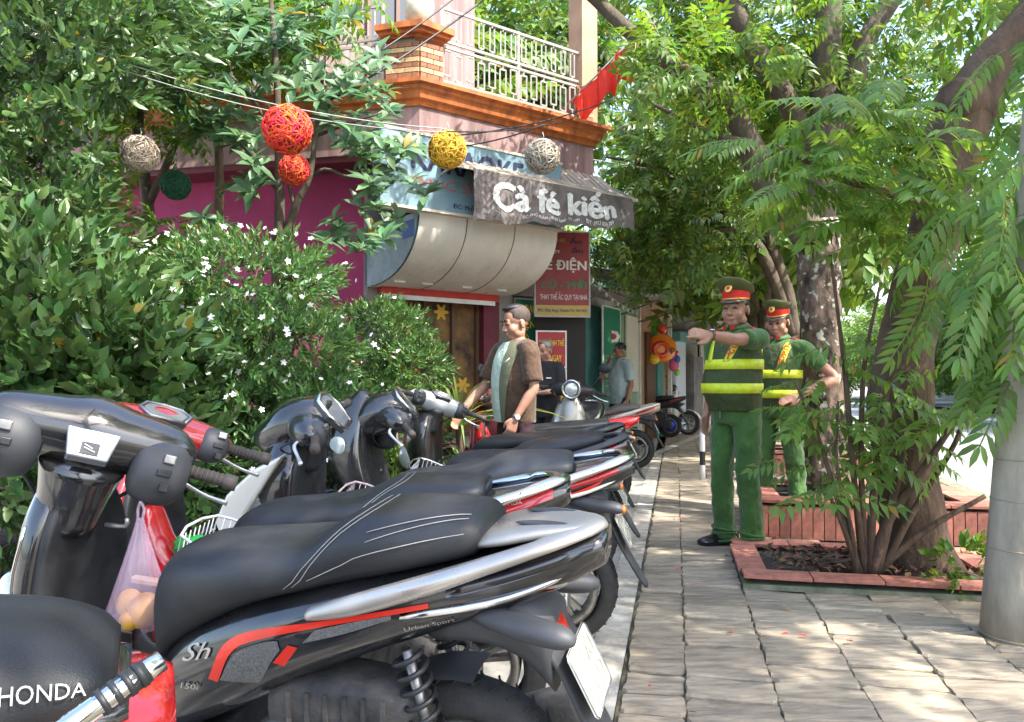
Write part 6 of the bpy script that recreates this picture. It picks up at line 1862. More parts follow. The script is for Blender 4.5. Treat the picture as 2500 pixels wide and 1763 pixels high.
# man in brown
T3 = Torso([[.80, .185, .13, 0], [.92, .190, .140, -.01], [1.06, .192, .150, -.015], [1.18, .195, .150, -.015], [1.30, .20, .14, -.005], [1.40, .19, .112, .01], [1.455, .13, .085, .018], [1.50, .070, .062, .02]])
arms3 = {'L': [(.21, .0, 1.395), (.275, .01, 1.10), (.235, -.13, .865)], 'R': [(-.21, -.02, 1.395), (-.26, -.14, 1.12), (-.235, -.37, .90)]}
legs3 = {'L': [(.095, 0, .86), (.12, -.02, .46), (.13, .02, .085)], 'R': [(-.095, 0, .86), (-.11, -.03, .46), (-.12, -.02, .085)]}
hands3 = {'L': dict(d=(-.1, -.35, -.9), back=(1, -.2, 0), sd=1, curl=.75, k=1.08), 'R': dict(d=(.0, -.5, -.85), back=(-1, -.1, 0), sd=-1, curl=.5)}
p3, hp3, HM3 = person('man in brown and mint shirt with gold chain standing among the scooters', (.03, 6.15), -62, T3, arms3, legs3, M_skin, (-4, 12), hz=1.61, hs=1.12, hair=(mat('shaved_hair', (.075, .052, .042), .75, nz=(40, .4)), 'fade'), hands=hands3, jaw=1.05, scale=1.0)
so = shirt(p3, T3, arms3, .82, 1.47, M_brnsh, .58, .012, r0=.078, r1=.078)
def patch(T, a0, a1, z0, z1, off, m, par, name, a0t=None, a1t=None):
    mb = MB(); rows = []
    for z in np.linspace(z0, z1, 18):
        q = (z - z0) / (z1 - z0); l = a0 + ((a0t if a0t is not None else a0) - a0) * q; r_ = a1 + ((a1t if a1t is not None else a1) - a1) * q
        rows.append([T.p(a_, z, off) for a_ in np.linspace(l, r_, 10)])
    mb.loft(rows, closed=False, caps=False); return obj(name, mb, m, par)
patch(T3, -.60, .22, .83, 1.455, .019, M_mint, so, 'mint_panel', -.55, .35)
patch(T3, .22, .42, .83, 1.46, .021, M_olv, so, 'olive_panel', .35, 1.05)
mb = MB(); mb.tube([T3.p(.50, 1.29, .026), T3.p(.56, 1.30, .028), T3.p(.66, 1.325, .026)], [.002, .006, .003], 6, k=2); obj('chest_mark', mb, M_whtxt, so)
trousers(p3, legs3, T3, M_plum, top=.92)
for sd in 'LR': shoe(p3, legs3[sd][2], .2 if sd == 'L' else -.2)
mb = MB(); mb.tube([(.085 * math.sin(a_), .02 - .085 * math.cos(a_) - .035 * math.cos(a_ / 1), 1.455 - .045 * (1 + math.cos(a_))) for a_ in np.linspace(-2.6, 2.6, 30)], .0055, 6); obj('gold_chain', mb, M_gold2, p3)
wr = np.array(arms3['L'][2]); dd_ = nrm(wr - np.array(arms3['L'][1]))
mb = MB(); mb.tube([wr - dd_ * .022, wr - dd_ * .002], .033, 16); wo = obj('watch_strap', mb, M_steel, p3)
mb = MB(); mb.ell(wr - dd_ * .012 + np.array((.033, -.005, .0)), (.008, .021, .021), 14, 8); obj('watch_face', mb, M_white, wo)
# man in pale blue shirt, hand at his face
T4 = Torso([[.82, .17, .115, 0], [.95, .17, .12, 0], [1.10, .175, .125, -.01], [1.28, .185, .12, 0], [1.40, .178, .10, .01], [1.455, .12, .08, .018], [1.50, .068, .06, .02]])
arms4 = {'L': [(.195, .0, 1.395), (.245, .03, 1.11), (.235, -.04, .86)], 'R': [(-.195, -.02, 1.395), (-.20, -.20, 1.18), (-.06, -.16, 1.44)]}
hands4 = {'L': dict(back=(1, 0, 0), sd=1), 'R': dict(d=(.45, .0, .85), back=(-.4, -.8, .3), sd=1, curl=.5)}
p4, hp4, HM4 = person('man in pale blue polo shirt touching his chin before the green booth', (1.62, 11.7), -62, T4, arms4, legs3, M_skin2, (-4, 10), hz=1.60, hair=(M_hair, 'full'), hands=hands4, vox=.008)
shirt(p4, T4, arms4, .80, 1.47, M_bluesh, .56, .012, r0=.076, r1=.075, collar=((0, .015), 1.475), vox=.014)
trousers(p4, legs3, T4, M_navy, top=.92)
for sd in 'LR': shoe(p4, legs3[sd][2], .2 if sd == 'L' else -.2)
# woman in black behind the man in brown
arms5 = {'L': [(.17, .0, 1.39), (.215, -.02, 1.13), (.06, -.24, 1.10)], 'R': [(-.17, -.02, 1.39), (-.20, -.06, 1.12), (-.04, -.26, 1.16)]}
hands5 = {'L': dict(d=(-.8, -.4, .2), back=(0, -.8, .5), sd=1, curl=.6), 'R': dict(d=(.4, -.4, .6), back=(-.5, -.8, 0), sd=-1, curl=.7)}
p5, hp5, HM5 = person('older person with grey hair in a black t-shirt by the red photo sign', (.36, 8.55), -25, T4, arms5, legs3, M_skin, (-12, 10), hz=1.60, hair=(M_hairg, 'full'), hands=hands5, vox=.008, scale=.93)
sb5 = shirt(p5, T4, arms5, .80, 1.47, M_blksh, .56, .012, r0=.074, r1=.074, vox=.014)
mb = MB(); mb.box(T4.p(.5, 1.27, .02), (.06, .006, .014), rot=(0, 0, .4)); obj('chest_print', mb, M_whtxt, sb5)
trousers(p5, legs3, T4, M_navy, top=.92)
for sd in 'LR': shoe(p5, legs3[sd][2])
# ================================================================== vegetation
M_bark = mat('grey_brown_bark', (0.14, 0.088, 0.055), .9, nz=(7, .55), col2=(.05, .030, .02), bump=(22, .9, .03), stretch=(1, 1, .45))
def lichen_bark():
    m = bpy.data.materials.new('lichen_bark'); m.use_nodes = True
    N, L = m.node_tree.nodes, m.node_tree.links
    b = N['Principled BSDF']; b.inputs['Roughness'].default_value = .92
    tc = N.new('ShaderNodeTexCoord'); mp = N.new('ShaderNodeMapping'); mp.inputs['Scale'].default_value = (1, 1, .55); L.new(tc.outputs['Object'], mp.inputs[0])
    t = N.new('ShaderNodeTexNoise'); t.inputs['Scale'].default_value = 11; t.inputs['Detail'].default_value = 8; L.new(mp.outputs[0], t.inputs['Vector'])
    r_ = N.new('ShaderNodeValToRGB'); e = r_.color_ramp.elements; e[0].position = .38; e[0].color = (.022, .014, .010, 1); e[1].position = .62; e[1].color = (.16, .11, .075, 1); L.new(t.outputs[0], r_.inputs[0])
    t2 = N.new('ShaderNodeTexNoise'); t2.inputs['Scale'].default_value = 16; t2.inputs['Detail'].default_value = 3; L.new(tc.outputs['Object'], t2.inputs['Vector'])
    r2 = N.new('ShaderNodeValToRGB'); e = r2.color_ramp.elements; e[0].position = .585; e[0].color = (0, 0, 0, 1); e[1].position = .63; e[1].color = (1, 1, 1, 1); L.new(t2.outputs[0], r2.inputs[0])
    mx = N.new('ShaderNodeMixRGB'); mx.inputs[2].default_value = (.36, .36, .28, 1); L.new(r2.outputs[0], mx.inputs[0]); L.new(r_.outputs[0], mx.inputs[1]); L.new(mx.outputs[0], b.inputs['Base Color'])
    bp = N.new('ShaderNodeBump'); bp.inputs['Strength'].default_value = 1.0; bp.inputs['Distance'].default_value = .05; L.new(t.outputs[0], bp.inputs['Height']); L.new(bp.outputs[0], b.inputs['Normal'])
    return m
M_bark2 = lichen_bark()
M_bark3 = mat('smooth_grey_bark', (0.115, 0.088, 0.06), .85, nz=(7, .5), col2=(.06, .043, .03), bump=(20, .7, .03), stretch=(1, 1, .5))
M_twig = mat('brown_twig', (0.10, 0.07, 0.045), .85)
M_lf_hedge = mat('hedge_leaf', (0.060, 0.125, 0.036), .38, transl=.22, island=.42, spec=.55)
M_lf_dark = mat('dark_leaf', (0.088, 0.165, 0.032), .42, transl=.38, island=.45)
M_lf_palm = mat('palmate_leaf', (0.070, 0.150, 0.062), .42, transl=.25, island=.35)
M_lf_gard = mat('gardenia_leaf', (0.070, 0.155, 0.042), .36, transl=.22, island=.45, spec=.6)
M_lf_lime = mat('lime_leaf', (0.085, 0.19, 0.025), .45, transl=.42, island=.35)
M_lf_frond = mat('frond_leaf', (0.115, 0.22, 0.040), .42, transl=.48, island=.30)
M_lf_can = mat('canopy_leaf', (0.092, 0.18, 0.028), .45, transl=.40, island=.40)
M_lf_far = mat('far_canopy_leaf', (0.088, 0.17, 0.032), .5, transl=.40, island=.45)
M_flower = mat('white_flower', (0.80, 0.80, 0.76), .5, transl=.2)
M_varieg = mat('striped_blade', (0.20, 0.30, 0.09), .4, transl=.35, island=.5)

def T_sprig(k=9, w=.42, lf=.55, seed=0, droop=.3, detail=1, spread=1.0):
    r_ = random.Random(seed); out = []
    for i in range(k):
        t = .12 + .85 * i / (k - 1)
        a_ = i * 2.4 + r_.uniform(-.4, .4)
        q = xform(T_leaf(w, .16, .14 + r_.uniform(0, .2), detail), lf * r_.uniform(.75, 1.1) * (1 - .3 * t), ry=-(R(58) - .5 * t) * spread + r_.uniform(-.3, .3))
        # leaf leaves the stem upwards (+z), then turned round the stem
        q = xform(q, 1.0, rx=a_)
        out.append((q[0] + np.array((t * .75, 0, -droop * t * t * .5)), q[1]))
    V = []; F = []
    for i in range(4):
        p = np.array((i / 3 * .78, 0, -droop * (i / 3) ** 2 * .5)); V += [p + (0, .008, 0), p + (0, -.008, 0), p + (0, 0, .011)]
    for i in range(3):
        for j in range(3): F.append((3 * i + j, 3 * i + (j + 1) % 3, 3 * i + 3 + (j + 1) % 3, 3 * i + 3 + j))
    out.append((np.array(V), F))
    return combine(out)

def blob_points(blobs, bias=.5):
    """blobs: (centre, radii, n) -> points near the shell, outward directions"""
    P = []; O = []
    for c, r_, n in blobs:
        u = rnd_unit(n); rad = 1 - rng.random(n) ** 1.6 * bias
        nz_ = np.array([mnoise.noise(Vector(q * 2.3) + Vector(np.array(c))) for q in u])
        rad = rad * (1 + .28 * nz_)
        P.append(np.array(c) + u * rad[:, None] * np.array(r_)); O.append(u / np.array(r_))
    P = np.vstack(P); O = np.vstack(O); O /= np.linalg.norm(O, axis=1)[:, None]
    return P, O

def limb(name, pts, rad, m, parent, n=16, k=6, knob=.06, bumps=3.0):
    P = np.array(pts, float); rad = np.array(rad, float)
    A = catmull(np.column_stack([P, rad]), k); P, rad = A[:, :3], A[:, 3]
    mb = MB(); mb.tube(P, rad, n)
    c = np.repeat(P, n, axis=0); V = np.array(mb.v); r0 = np.repeat(rad, n)
    out = []
    for v, cc, rr in zip(V, c, r0):
        d = nrm(v - cc); q = 1 + knob * 2.2 * mnoise.noise(Vector(v) * bumps) + knob * mnoise.noise(Vector(v) * bumps * 3.1)
        out.append(tuple(cc + d * rr * q - np.array(parent.location)))
    mb.v = out
    return obj(name, mb, m, parent)

def tree(label, base, name='tree', cat='tree', group=None):
    return thing(name, label, cat, tuple(base), 0, group)

def fol(parent, tm, blobs, size, m, k=300, part='leaf_sprig', up=.55, bias=.5, dirmix=.8, keep=None):
    P, O = blob_points(blobs, bias)
    if keep is not None:
        q = keep(P); P, O = P[q], O[q]
    n = len(P)
    D = O * dirmix + rnd_unit(n) * .55 + np.array((0, 0, .12)); N = O * .45 + rnd_unit(n) * .35 + np.array((0, 0, up))
    Sz = rng.uniform(size[0], size[1], n)
    foliage(parent, tm, P, D, N, Sz, m, k, part)

def inpix(*rects):
    def f(P):
        px = 1250 + P[:, 0] / np.maximum(P[:, 1], .1) * F_PX; py = 930 - (P[:, 2] - CAM_H) / np.maximum(P[:, 1], .1) * F_PX
        k = np.ones(len(P), bool)
        for x0, x1, y0, y1 in rects: k &= ~((px > x0) & (px < x1) & (py > y0) & (py < y1))
        return k
    return f
# ---- left: tall leafy shrub (upper) and broad-leaved shrub (lower)
tS = tree('tall dense shrub with glossy oval leaves around the beige lantern', (-3.3, 5.4, 0), 'tall_shrub', 'shrub')
for i in range(4):
    b_ = np.array((-3.6 + .2 * (i - 2), 5.4 + .1 * (i % 2), 0)); limb('stem', [b_, b_ + (.05 * (i - 2), 0, 1.3), b_ + (.14 * (i - 2), -.1, 2.6), b_ + (.2 * (i - 2), -.2, 3.6)], [.05, .045, .035, .015], M_bark3, tS, 8, 3)
hed = [T_sprig(9, .40, .50, s) for s in (1, 2, 3)]
fol(tS, hed, [((-3.05, 5.1, 2.9), (.85, .75, 1.25), 620), ((-2.55, 5.3, 2.35), (.42, .5, .6), 200), ((-3.2, 5.0, 1.9), (.8, .7, .9), 420), ((-2.9, 5.4, 3.8), (.75, .8, .7), 330), ((-3.9, 5.2, 3.0), (.7, .7, 1.4), 330)], (.16, .32), M_lf_hedge, 260, keep=inpix((235, 560, 230, 600), (430, 1200, 330, 640)))
tS2 = tree('broad-leaved shrub with pale round leaves behind the black handlebars', (-2.6, 4.5, 0), 'broad_leaf_shrub', 'shrub')
for i in range(4):
    b_ = np.array((-2.7 + .2 * (i - 1.5), 4.5, 0)); limb('stem', [b_, b_ + (.05 * (i - 1.5), 0, .6), b_ + (.2 * (i - 1.5), -.05, 1.2)], [.03, .025, .012], M_bark3, tS2, 8, 3)
brd = [T_sprig(8, .52, .56, s) for s in (11, 12, 13)]
fol(tS2, brd, [((-2.65, 4.35, 1.35), (.65, .5, .62), 430), ((-2.15, 4.45, 1.05), (.42, .4, .5), 240), ((-3.0, 4.2, .95), (.5, .45, .6), 260), ((-1.95, 4.5, .55), (.4, .4, .4), 130)], (.17, .33), M_lf_hedge, 260)
# ---- white flowered bush in tiers
tG1 = tree('rounded bush dotted with small white flowers before the magenta wall', (-1.75, 5.2, 0), 'flowering_bush', 'bush')
for i in range(6):
    a_ = i * 1.05; b_ = np.array((-1.75 + .05 * math.cos(a_), 5.2 + .05 * math.sin(a_), 0)); limb('stem', [b_, b_ + (.12 * math.cos(a_), .1 * math.sin(a_), .7), b_ + (.42 * math.cos(a_), .25 * math.sin(a_), 1.45)], [.03, .022, .010], M_twig, tG1, 7, 3)
gard = [T_sprig(10, .34, .42, s, droop=.15) for s in (21, 22, 23)]
tiers = [((-1.78, 5.1, 1.75), (.62, .5, .30), 520), ((-2.1, 5.0, 1.45), (.45, .45, .28), 330), ((-1.55, 4.95, 1.35), (.55, .5, .26), 450), ((-1.9, 4.85, 1.02), (.62, .45, .26), 420), ((-1.35, 4.85, .92), (.48, .45, .26), 380), ((-1.75, 4.8, .60), (.66, .5, .28), 480), ((-1.3, 4.75, .50), (.45, .4, .24), 300), ((-1.5, 4.7, .22), (.55, .4, .22), 260), ((-2.2, 4.7, .35), (.4, .4, .3), 200)]
fol(tG1, gard, tiers, (.13, .20), M_lf_gard, 260, up=.9, bias=.4)
def flower_mesh():
    out = []
    for i in range(5):
        q = xform(T_leaf(.62, .1, .1, 1), .5, ry=-.25); out.append(xform(q, 1, rz=i * 2 * math.pi / 5))
    return combine(out)
FT = flower_mesh()
def flowers(parent, tiers, n, smin, smax):
    P = []; 
    for c, r_, _ in tiers:
        m_ = max(1, int(n * r_[0] / sum(q[1][0] for q in tiers)))
        u = rnd_unit(m_ * 3); u = u[(u[:, 2] > -.05) & (u[:, 1] < .1)][:m_]
        P.append(np.array(c) + u * np.array(r_) * 1.22 + np.array((0, -.03, .04)))
    P = np.vstack(P); k_ = len(P)
    place('flower', FT, P, rnd_unit(k_) * .5 + np.array((.3, 0, 0)), rnd_unit(k_) * .3 + np.array((.1, -.5, .6)), rng.uniform(smin, smax, k_), M_flower, parent)
flowers(tG1, tiers, 300, .032, .052)
tG2 = tree('smaller clipped bush between the flowering bush and the man in brown', (-.95, 6.9, 0), 'clipped_bush', 'bush')
for i in range(6):
    a_ = i * 1.05; b_ = np.array((-.95, 6.9, 0)); limb('stem', [b_, b_ + (.15 * math.cos(a_), .1 * math.sin(a_), .5), b_ + (.45 * math.cos(a_), .3 * math.sin(a_), 1.2)], [.022, .016, .008], M_twig, tG2, 7, 3)
tiers2 = [((-1.15, 6.8, 1.55), (.40, .4, .24), 360), ((-.90, 6.7, 1.25), (.34, .4, .22), 280), ((-1.15, 6.6, 1.0), (.42, .4, .20), 280), ((-.9, 6.6, .72), (.30, .35, .18), 150)]
fol(tG2, gard, tiers2, (.13, .19), M_lf_gard, 240, up=.9, bias=.4)
flowers(tG2, tiers2, 14, .03, .045)
# low undergrowth under the bushes
tU = tree('low leafy undergrowth in the bed behind the scooters', (-1.6, 5.9, 0), 'undergrowth', 'plants')
fol(tU, gard, [((-2.4, 5.6, .25), (.9, .6, .35), 260), ((-1.2, 5.9, .25), (.8, .6, .4), 260), ((-3.3, 4.9, .4), (.8, .6, .5), 240), ((-.6, 6.3, .2), (.5, .4, .3), 120)], (.16, .24), M_lf_dark, 120)
M_bed = mat('planting_bed_soil', (.07, .055, .04), .95, nz=(8, .5), bump=(25, .8, .03))
sheet('planting_bed', [(-6, 4.2), (-2.3, 4.25), (-.5, 5.9), (-.2, 7.3), (-1.6, 8.3), (-7, 8.8)], M_bed, .004)
# ---- palmate tree with fans of leaves
tP = tree('young tree with hand-shaped leaf fans and slim grey trunk by the magenta wall', tuple(pt(690, 1285, 6.3) * (1, 1, 0)), 'fan_leaf_tree')
X = lambda px, py, Y: pt(px, py, Y)
limb('trunk', [X(690, 1285, 6.3) * (1, 1, 0), X(686, 900, 6.3), X(684, 640, 6.3), X(678, 560, 6.3)], [.085, .08, .075, .06], M_bark, tP, 14, 4)
for pts, rad in (([(680, 600), (680, 470), (676, 340), (668, 150), (650, -60)], [.05, .038, .032, .026, .018]), ([(686, 610), (720, 500), (752, 430), (770, 300), (790, 120)], [.045, .032, .026, .02, .012]),
                 ([(745, 440), (790, 410), (850, 430), (900, 420)], [.02, .016, .012, .008]), ([(676, 350), (620, 250), (560, 180)], [.02, .014, .008]), ([(680, 470), (640, 420), (570, 330)], [.02, .014, .007]), ([(760, 330), (840, 300), (930, 270)], [.018, .012, .006]), ([(690, 640), (740, 620), (800, 640)], [.02, .014, .008]), ([(720, 520), (700, 430), (708, 330)], [.016, .012, .008])):
    limb('branch', [X(a_, b_, 6.3 - .25 * i / len(pts)) for i, (a_, b_) in enumerate(pts)], rad, M_bark3, tP, 9, 4)
limb('cut_stub', [X(690, 690, 6.25), X(715, 668, 6.1), X(735, 650, 6.0)], [.05, .06, .055], M_bark, tP, 12, 3)
fan = [T_whorl(8, .38, .25, 1, s) for s in (31, 32, 33)]
def fans(par, pix, k, spread, size, m, dep=(5.6, 6.6), lim=300, tm=fan, part='leaf_fan'):
    P = []
    for px, py, n in pix:
        q = rng.normal(size=(n, 2)) * spread
        for i in range(n):
            P.append(X(px + q[i, 0], py + q[i, 1], rng.uniform(*dep)))
    P = np.array(P); P = P[inpix((625, 770, 240, 460), (375, 470, 400, 500), (285, 390, 320, 425))(P)]; n = len(P)
    N = rnd_unit(n) * .35 + np.array((.05, -.55, .65)); D = np.cross(N, rnd_unit(n))
    foliage(par, tm, P, D, N, rng.uniform(size[0], size[1], n), m, lim, part)
fans(tP, [(600, 80, 12), (520, 200, 8), (460, 110, 9), (690, 110, 10), (760, 160, 7), (640, 230, 8), (830, 190, 6), (900, 150, 5), (560, 310, 9), (480, 300, 7), (800, 260, 6), (880, 240, 5), (940, 280, 4), (600, 350, 5), (860, 330, 5), (900, 400, 5), (960, 360, 3), (640, 400, 4), (590, 450, 5), (820, 560, 5), (880, 520, 4), (790, 660, 5), (850, 610, 3), (940, 560, 3), (700, 40, 9), (560, 20, 8), (800, 40, 5), (760, 250, 4), (420, 230, 6), (520, 560, 3), (965, 345, 4), (985, 440, 3), (935, 430, 3), (1000, 380, 2)], 1, 24, (.13, .22), M_lf_palm)
# ---- lime green fine-leaved tree behind it, top left
tL = tree('lime green fine-leaved tree rising above the tall shrub', tuple(X(330, 1285, 7.2) * (1, 1, 0)), 'fine_leaf_tree')
limb('trunk', [X(362, 1285, 7.2) * (1, 1, 0), X(360, 800, 7.2), X(356, 500, 7.2), X(330, 250, 7.2), X(420, 60, 7.2)], [.07, .065, .055, .05, .03], M_bark3, tL, 12, 4)
limb('branch', [X(356, 500, 7.2), X(420, 350, 7.1), X(480, 150, 7)], [.04, .03, .02], M_bark3, tL, 9, 4)
limb('trunk', [X(515, 1200, 7.4) * (1, 1, 0), X(505, 640, 7.4), X(530, 520, 7.4), X(528, 300, 7.4)], [.06, .06, .05, .035], M_bark, tL, 12, 4)
fr_s = [T_frond(6, .40, .35, 0, .36, s) for s in (41, 42, 43)]
fol(tL, fr_s, [(tuple(X(420, 20, 7.0)), (1.2, .8, .45), 300), (tuple(X(640, -30, 7.0)), (.8, .7, .4), 170), (tuple(X(250, 110, 6.9)), (1.0, .7, .6), 260), (tuple(X(330, 300, 6.8)), (.5, .5, .40), 120), (tuple(X(400, 560, 6.8)), (.30, .3, .30), 60), (tuple(X(290, 600, 6.4)), (.5, .4, .4), 100), (tuple(X(120, 0, 7)), (1.2, .8, .8), 250)], (.24, .36), M_lf_lime, 220, 'leaf_frond', keep=inpix((300, 500, 330, 540), (560, 1000, 250, 700)))
# ---- spiky striped plant
tK_ = thing('spiky_plant', 'spiky plant with long striped arching blades beside the man in brown', 'plant', (-.46, 6.7, 0))
blade_cache = []
for i in range(46):
    a_ = rng.uniform(0, 6.28); L_ = rng.uniform(.55, .95); el = rng.uniform(.5, 1.35); mb = MB(); rows = []
    for t in np.linspace(0, 1, 7):
        r_ = L_ * (math.cos(el) * t + .30 * t * t); z = .75 + L_ * (math.sin(el) * t - .55 * t * t * (1.5 - el * .6))
        w = .013 * (1 - t ** 2.2) + .001; c = np.array((r_ * math.cos(a_), r_ * math.sin(a_), z)); s_ = np.array((-math.sin(a_), math.cos(a_), 0)) * w
        rows.append([c - s_, c + (0, 0, -.004), c + s_])
    mb.loft(rows, closed=False, caps=False); obj('blade', mb, M_varieg, tK_)
mb = MB(); mb.tube([(0, 0, 0), (.02, 0, .4), (0, 0, .80)], [.04, .035, .03], 10, k=3); obj('stem', mb, M_bark, tK_)

# ---- near right tree, leaning trunk with cut knob
tN = tree('leaning brown tree trunk with cut knob and long feathery fronds by the concrete pole', tuple(X(2235, 1405, 4.65) * (1, 1, 0)), 'street_tree')
tr1 = [(2238, 1425), (2222, 1300), (2205, 1150), (2195, 1000), (2212, 850), (2248, 700), (2285, 560), (2318, 430), (2345, 310), (2400, 210), (2480, 110), (2580, -10), (2700, -160)]
limb('trunk', [X(a_, b_, 4.65) for a_, b_ in tr1], [.27, .19, .175, .175, .165, .15, .145, .15, .165, .155, .14, .13, .11], M_bark, tN, 24, 6, .07)
limb('cut_knob', [X(2400, 290, 4.65), X(2362, 250, 4.57), X(2332, 226, 4.52), X(2326, 222, 4.51)], [.13, .135, .105, .05], M_bark, tN, 22, 5, .16, 7)
for (pts, rad) in (([(2225, 1370), (2120, 1385), (2000, 1400)], [.10, .06, .02]), ([(2245, 1390), (2330, 1420), (2420, 1440)], [.10, .06, .02])):
    limb('root', [X(a_, b_, 2185 / (max(b_, 1385) - 930) * .985) * (1, 1, 0) + np.array((0, 0, .05)) for a_, b_ in pts], rad, M_bark, tN, 10, 4)
shoots = [([(2105, 1400), (2085, 1200), (2062, 900), (2030, 620)], .016), ([(2115, 1405), (2130, 1200), (2165, 950), (2235, 740)], .020), ([(2120, 1400), (2160, 1280), (2260, 1130), (2420, 900)], .024), ([(2095, 1400), (2050, 1250), (1990, 1050), (1940, 930)], .014),
          ([(2110, 1405), (2100, 1150), (2110, 900), (2150, 700)], .015), ([(2090, 1400), (2060, 1300), (2010, 1180)], .012), ([(2130, 1400), (2170, 1250), (2210, 1050)], .022), ([(2130, 1395), (2260, 1290), (2400, 1210)], .016), ([(2085, 1405), (2075, 1300), (2040, 1130), (2045, 980)], .013), ([(2140, 1400), (2230, 1240), (2330, 1080), (2370, 950)], .016)]
for pts, r_ in shoots:
    limb('shoot', [X(a_, b_, 4.42 - .06 * i) for i, (a_, b_) in enumerate(pts)], [r_ * 1.5, r_ * 1.1, r_ * .8, r_ * .5][:len(pts)], M_bark, tN, 9, 4)
limb('branch', [X(2330, 420, 4.65), X(2380, 600, 4.3), X(2440, 700, 4.0)], [.03, .02, .01], M_bark, tN, 9, 4)
limb('branch', [X(2300, 500, 4.65), X(2180, 470, 4.4), X(2050, 430, 4.2), X(1900, 350, 4.1)], [.03, .022, .016, .008], M_bark, tN, 9, 4)
frB_ = [T_frond(12, .27, .28, 1, .25, s) for s in (51, 52, 53, 54)]
frB2 = [T_frond(11, .29, .60, 1, .25, s) for s in (55, 56)]
def spray(par, pix, size, m, tm, dep, spread, lim, toward=(-.2, -.4, -.1), upn=(.05, -.35, .9), part='leaf_frond', rad=.9):
    P = []; D = []
    for px, py, n in pix:
        c = X(px, py, np.mean(dep)); 
        for i in range(n):
            a_ = 2 * math.pi * i / n + rng.uniform(-.4, .4)
            P.append(c + np.array((rng.normal() * spread, rng.uniform(-.3, .3), rng.normal() * spread * .8)))
            D.append(np.array((math.cos(a_), math.sin(a_) * .8 - .25, rng.uniform(-.3, .25))) + np.array(toward) * .5)
    P = np.array(P); D = np.array(D); n = len(P)
    foliage(par, tm, P, D, rnd_unit(n) * .25 + np.array(upn), rng.uniform(size[0], size[1], n), m, lim, part)
spray(tN, [(1940, 400, 6), (1900, 330, 5), (2010, 290, 6), (2080, 370, 7), (2020, 430, 6), (2130, 500, 6), (2200, 430, 6), (2260, 330, 5), (2150, 260, 6), (2060, 490, 6), (2250, 560, 5), (1960, 480, 4), (2100, 220, 5)], (.36, .54), M_lf_frond, frB_, (3.9, 4.6), .06, 300, toward=(.05, -.3, .05))
spray(tN, [(2560, 250, 4), (2540, 120, 4), (2590, 430, 4), (2560, 560, 5), (2570, 700, 5), (2560, 830, 4), (2500, 860, 3), (2530, 760, 4), (2470, 800, 3), (2490, 400, 4), (2450, 530, 5), (2400, 470, 4), (2400, 640, 5), (2480, 700, 5), (2500, 600, 4), (2500, 800, 3), (2340, 640, 4)], (.36, .50), M_lf_frond, frB2, (3.3, 3.9), .06, 300, toward=(-.3, -.2, -.9))
spray(tN, [(2010, 990, 3), (2020, 1060, 4), (2070, 980, 3), (2010, 1140, 3), (2110, 1060, 4), (2180, 1000, 3), (2180, 1110, 3), (2280, 1020, 3), (1960, 1100, 2), (2370, 880, 3), (2430, 960, 3), (2080, 860, 3), (2300, 900, 3), (2080, 1180, 3), (1960, 1010, 3), (2040, 920, 3), (2150, 960, 3), (1990, 1200, 2), (2350, 980, 3), (2240, 1080, 3), (2400, 760, 3)], (.22, .32), M_lf_frond, fr_s, (4.05, 4.5), .06, 300)
fol(tN, fr_s, [(tuple(X(2720, -190, 4.65)), (.7, .7, .45), 90)], (.3, .45), M_lf_can, 0, 'leaf_frond')
# small weed at the foot
tW = thing('weed', 'small leafy weed at the foot of the leaning trunk', 'plant', tuple(X(2330, 1420, 4.2) * (1, 1, 0) + np.array((0, 0, .05))))
fol(tW, brd, [(tuple(X(2335, 1370, 4.2)), (.12, .1, .12), 22)], (.09, .14), M_lf_lime, 22, 'leaf_sprig')
# leaf litter in the planter
P = np.array([S(rng.uniform(4.7, 5.35), rng.uniform(.55, 1.65), .075 + rng.uniform(0, .02)) for _ in range(420)])
lt = scatter('leaf_litter', T_leaf(.45, .3, .2, 0), P, rnd_unit(420) * (1, 1, .25), rnd_unit(420) * .6 + np.array((0, 0, 1)), rng.uniform(.03, .08, 420), mat('leaf_litter', (.16, .09, .045), .85, island=.7)); lt['label'] = 'dry brown leaf litter in the low tree bed'; lt['category'] = 'leaf litter'
tF_ = tree('low fern growing at the back planter', tuple(S(10.4, 1.05, .25)), 'fern', 'plant')
fol(tF_, fr_s, [(tuple(S(10.35, 1.1, .33)), (.3, .3, .1), 40)], (.18, .26), M_lf_lime, 40, 'leaf_frond')

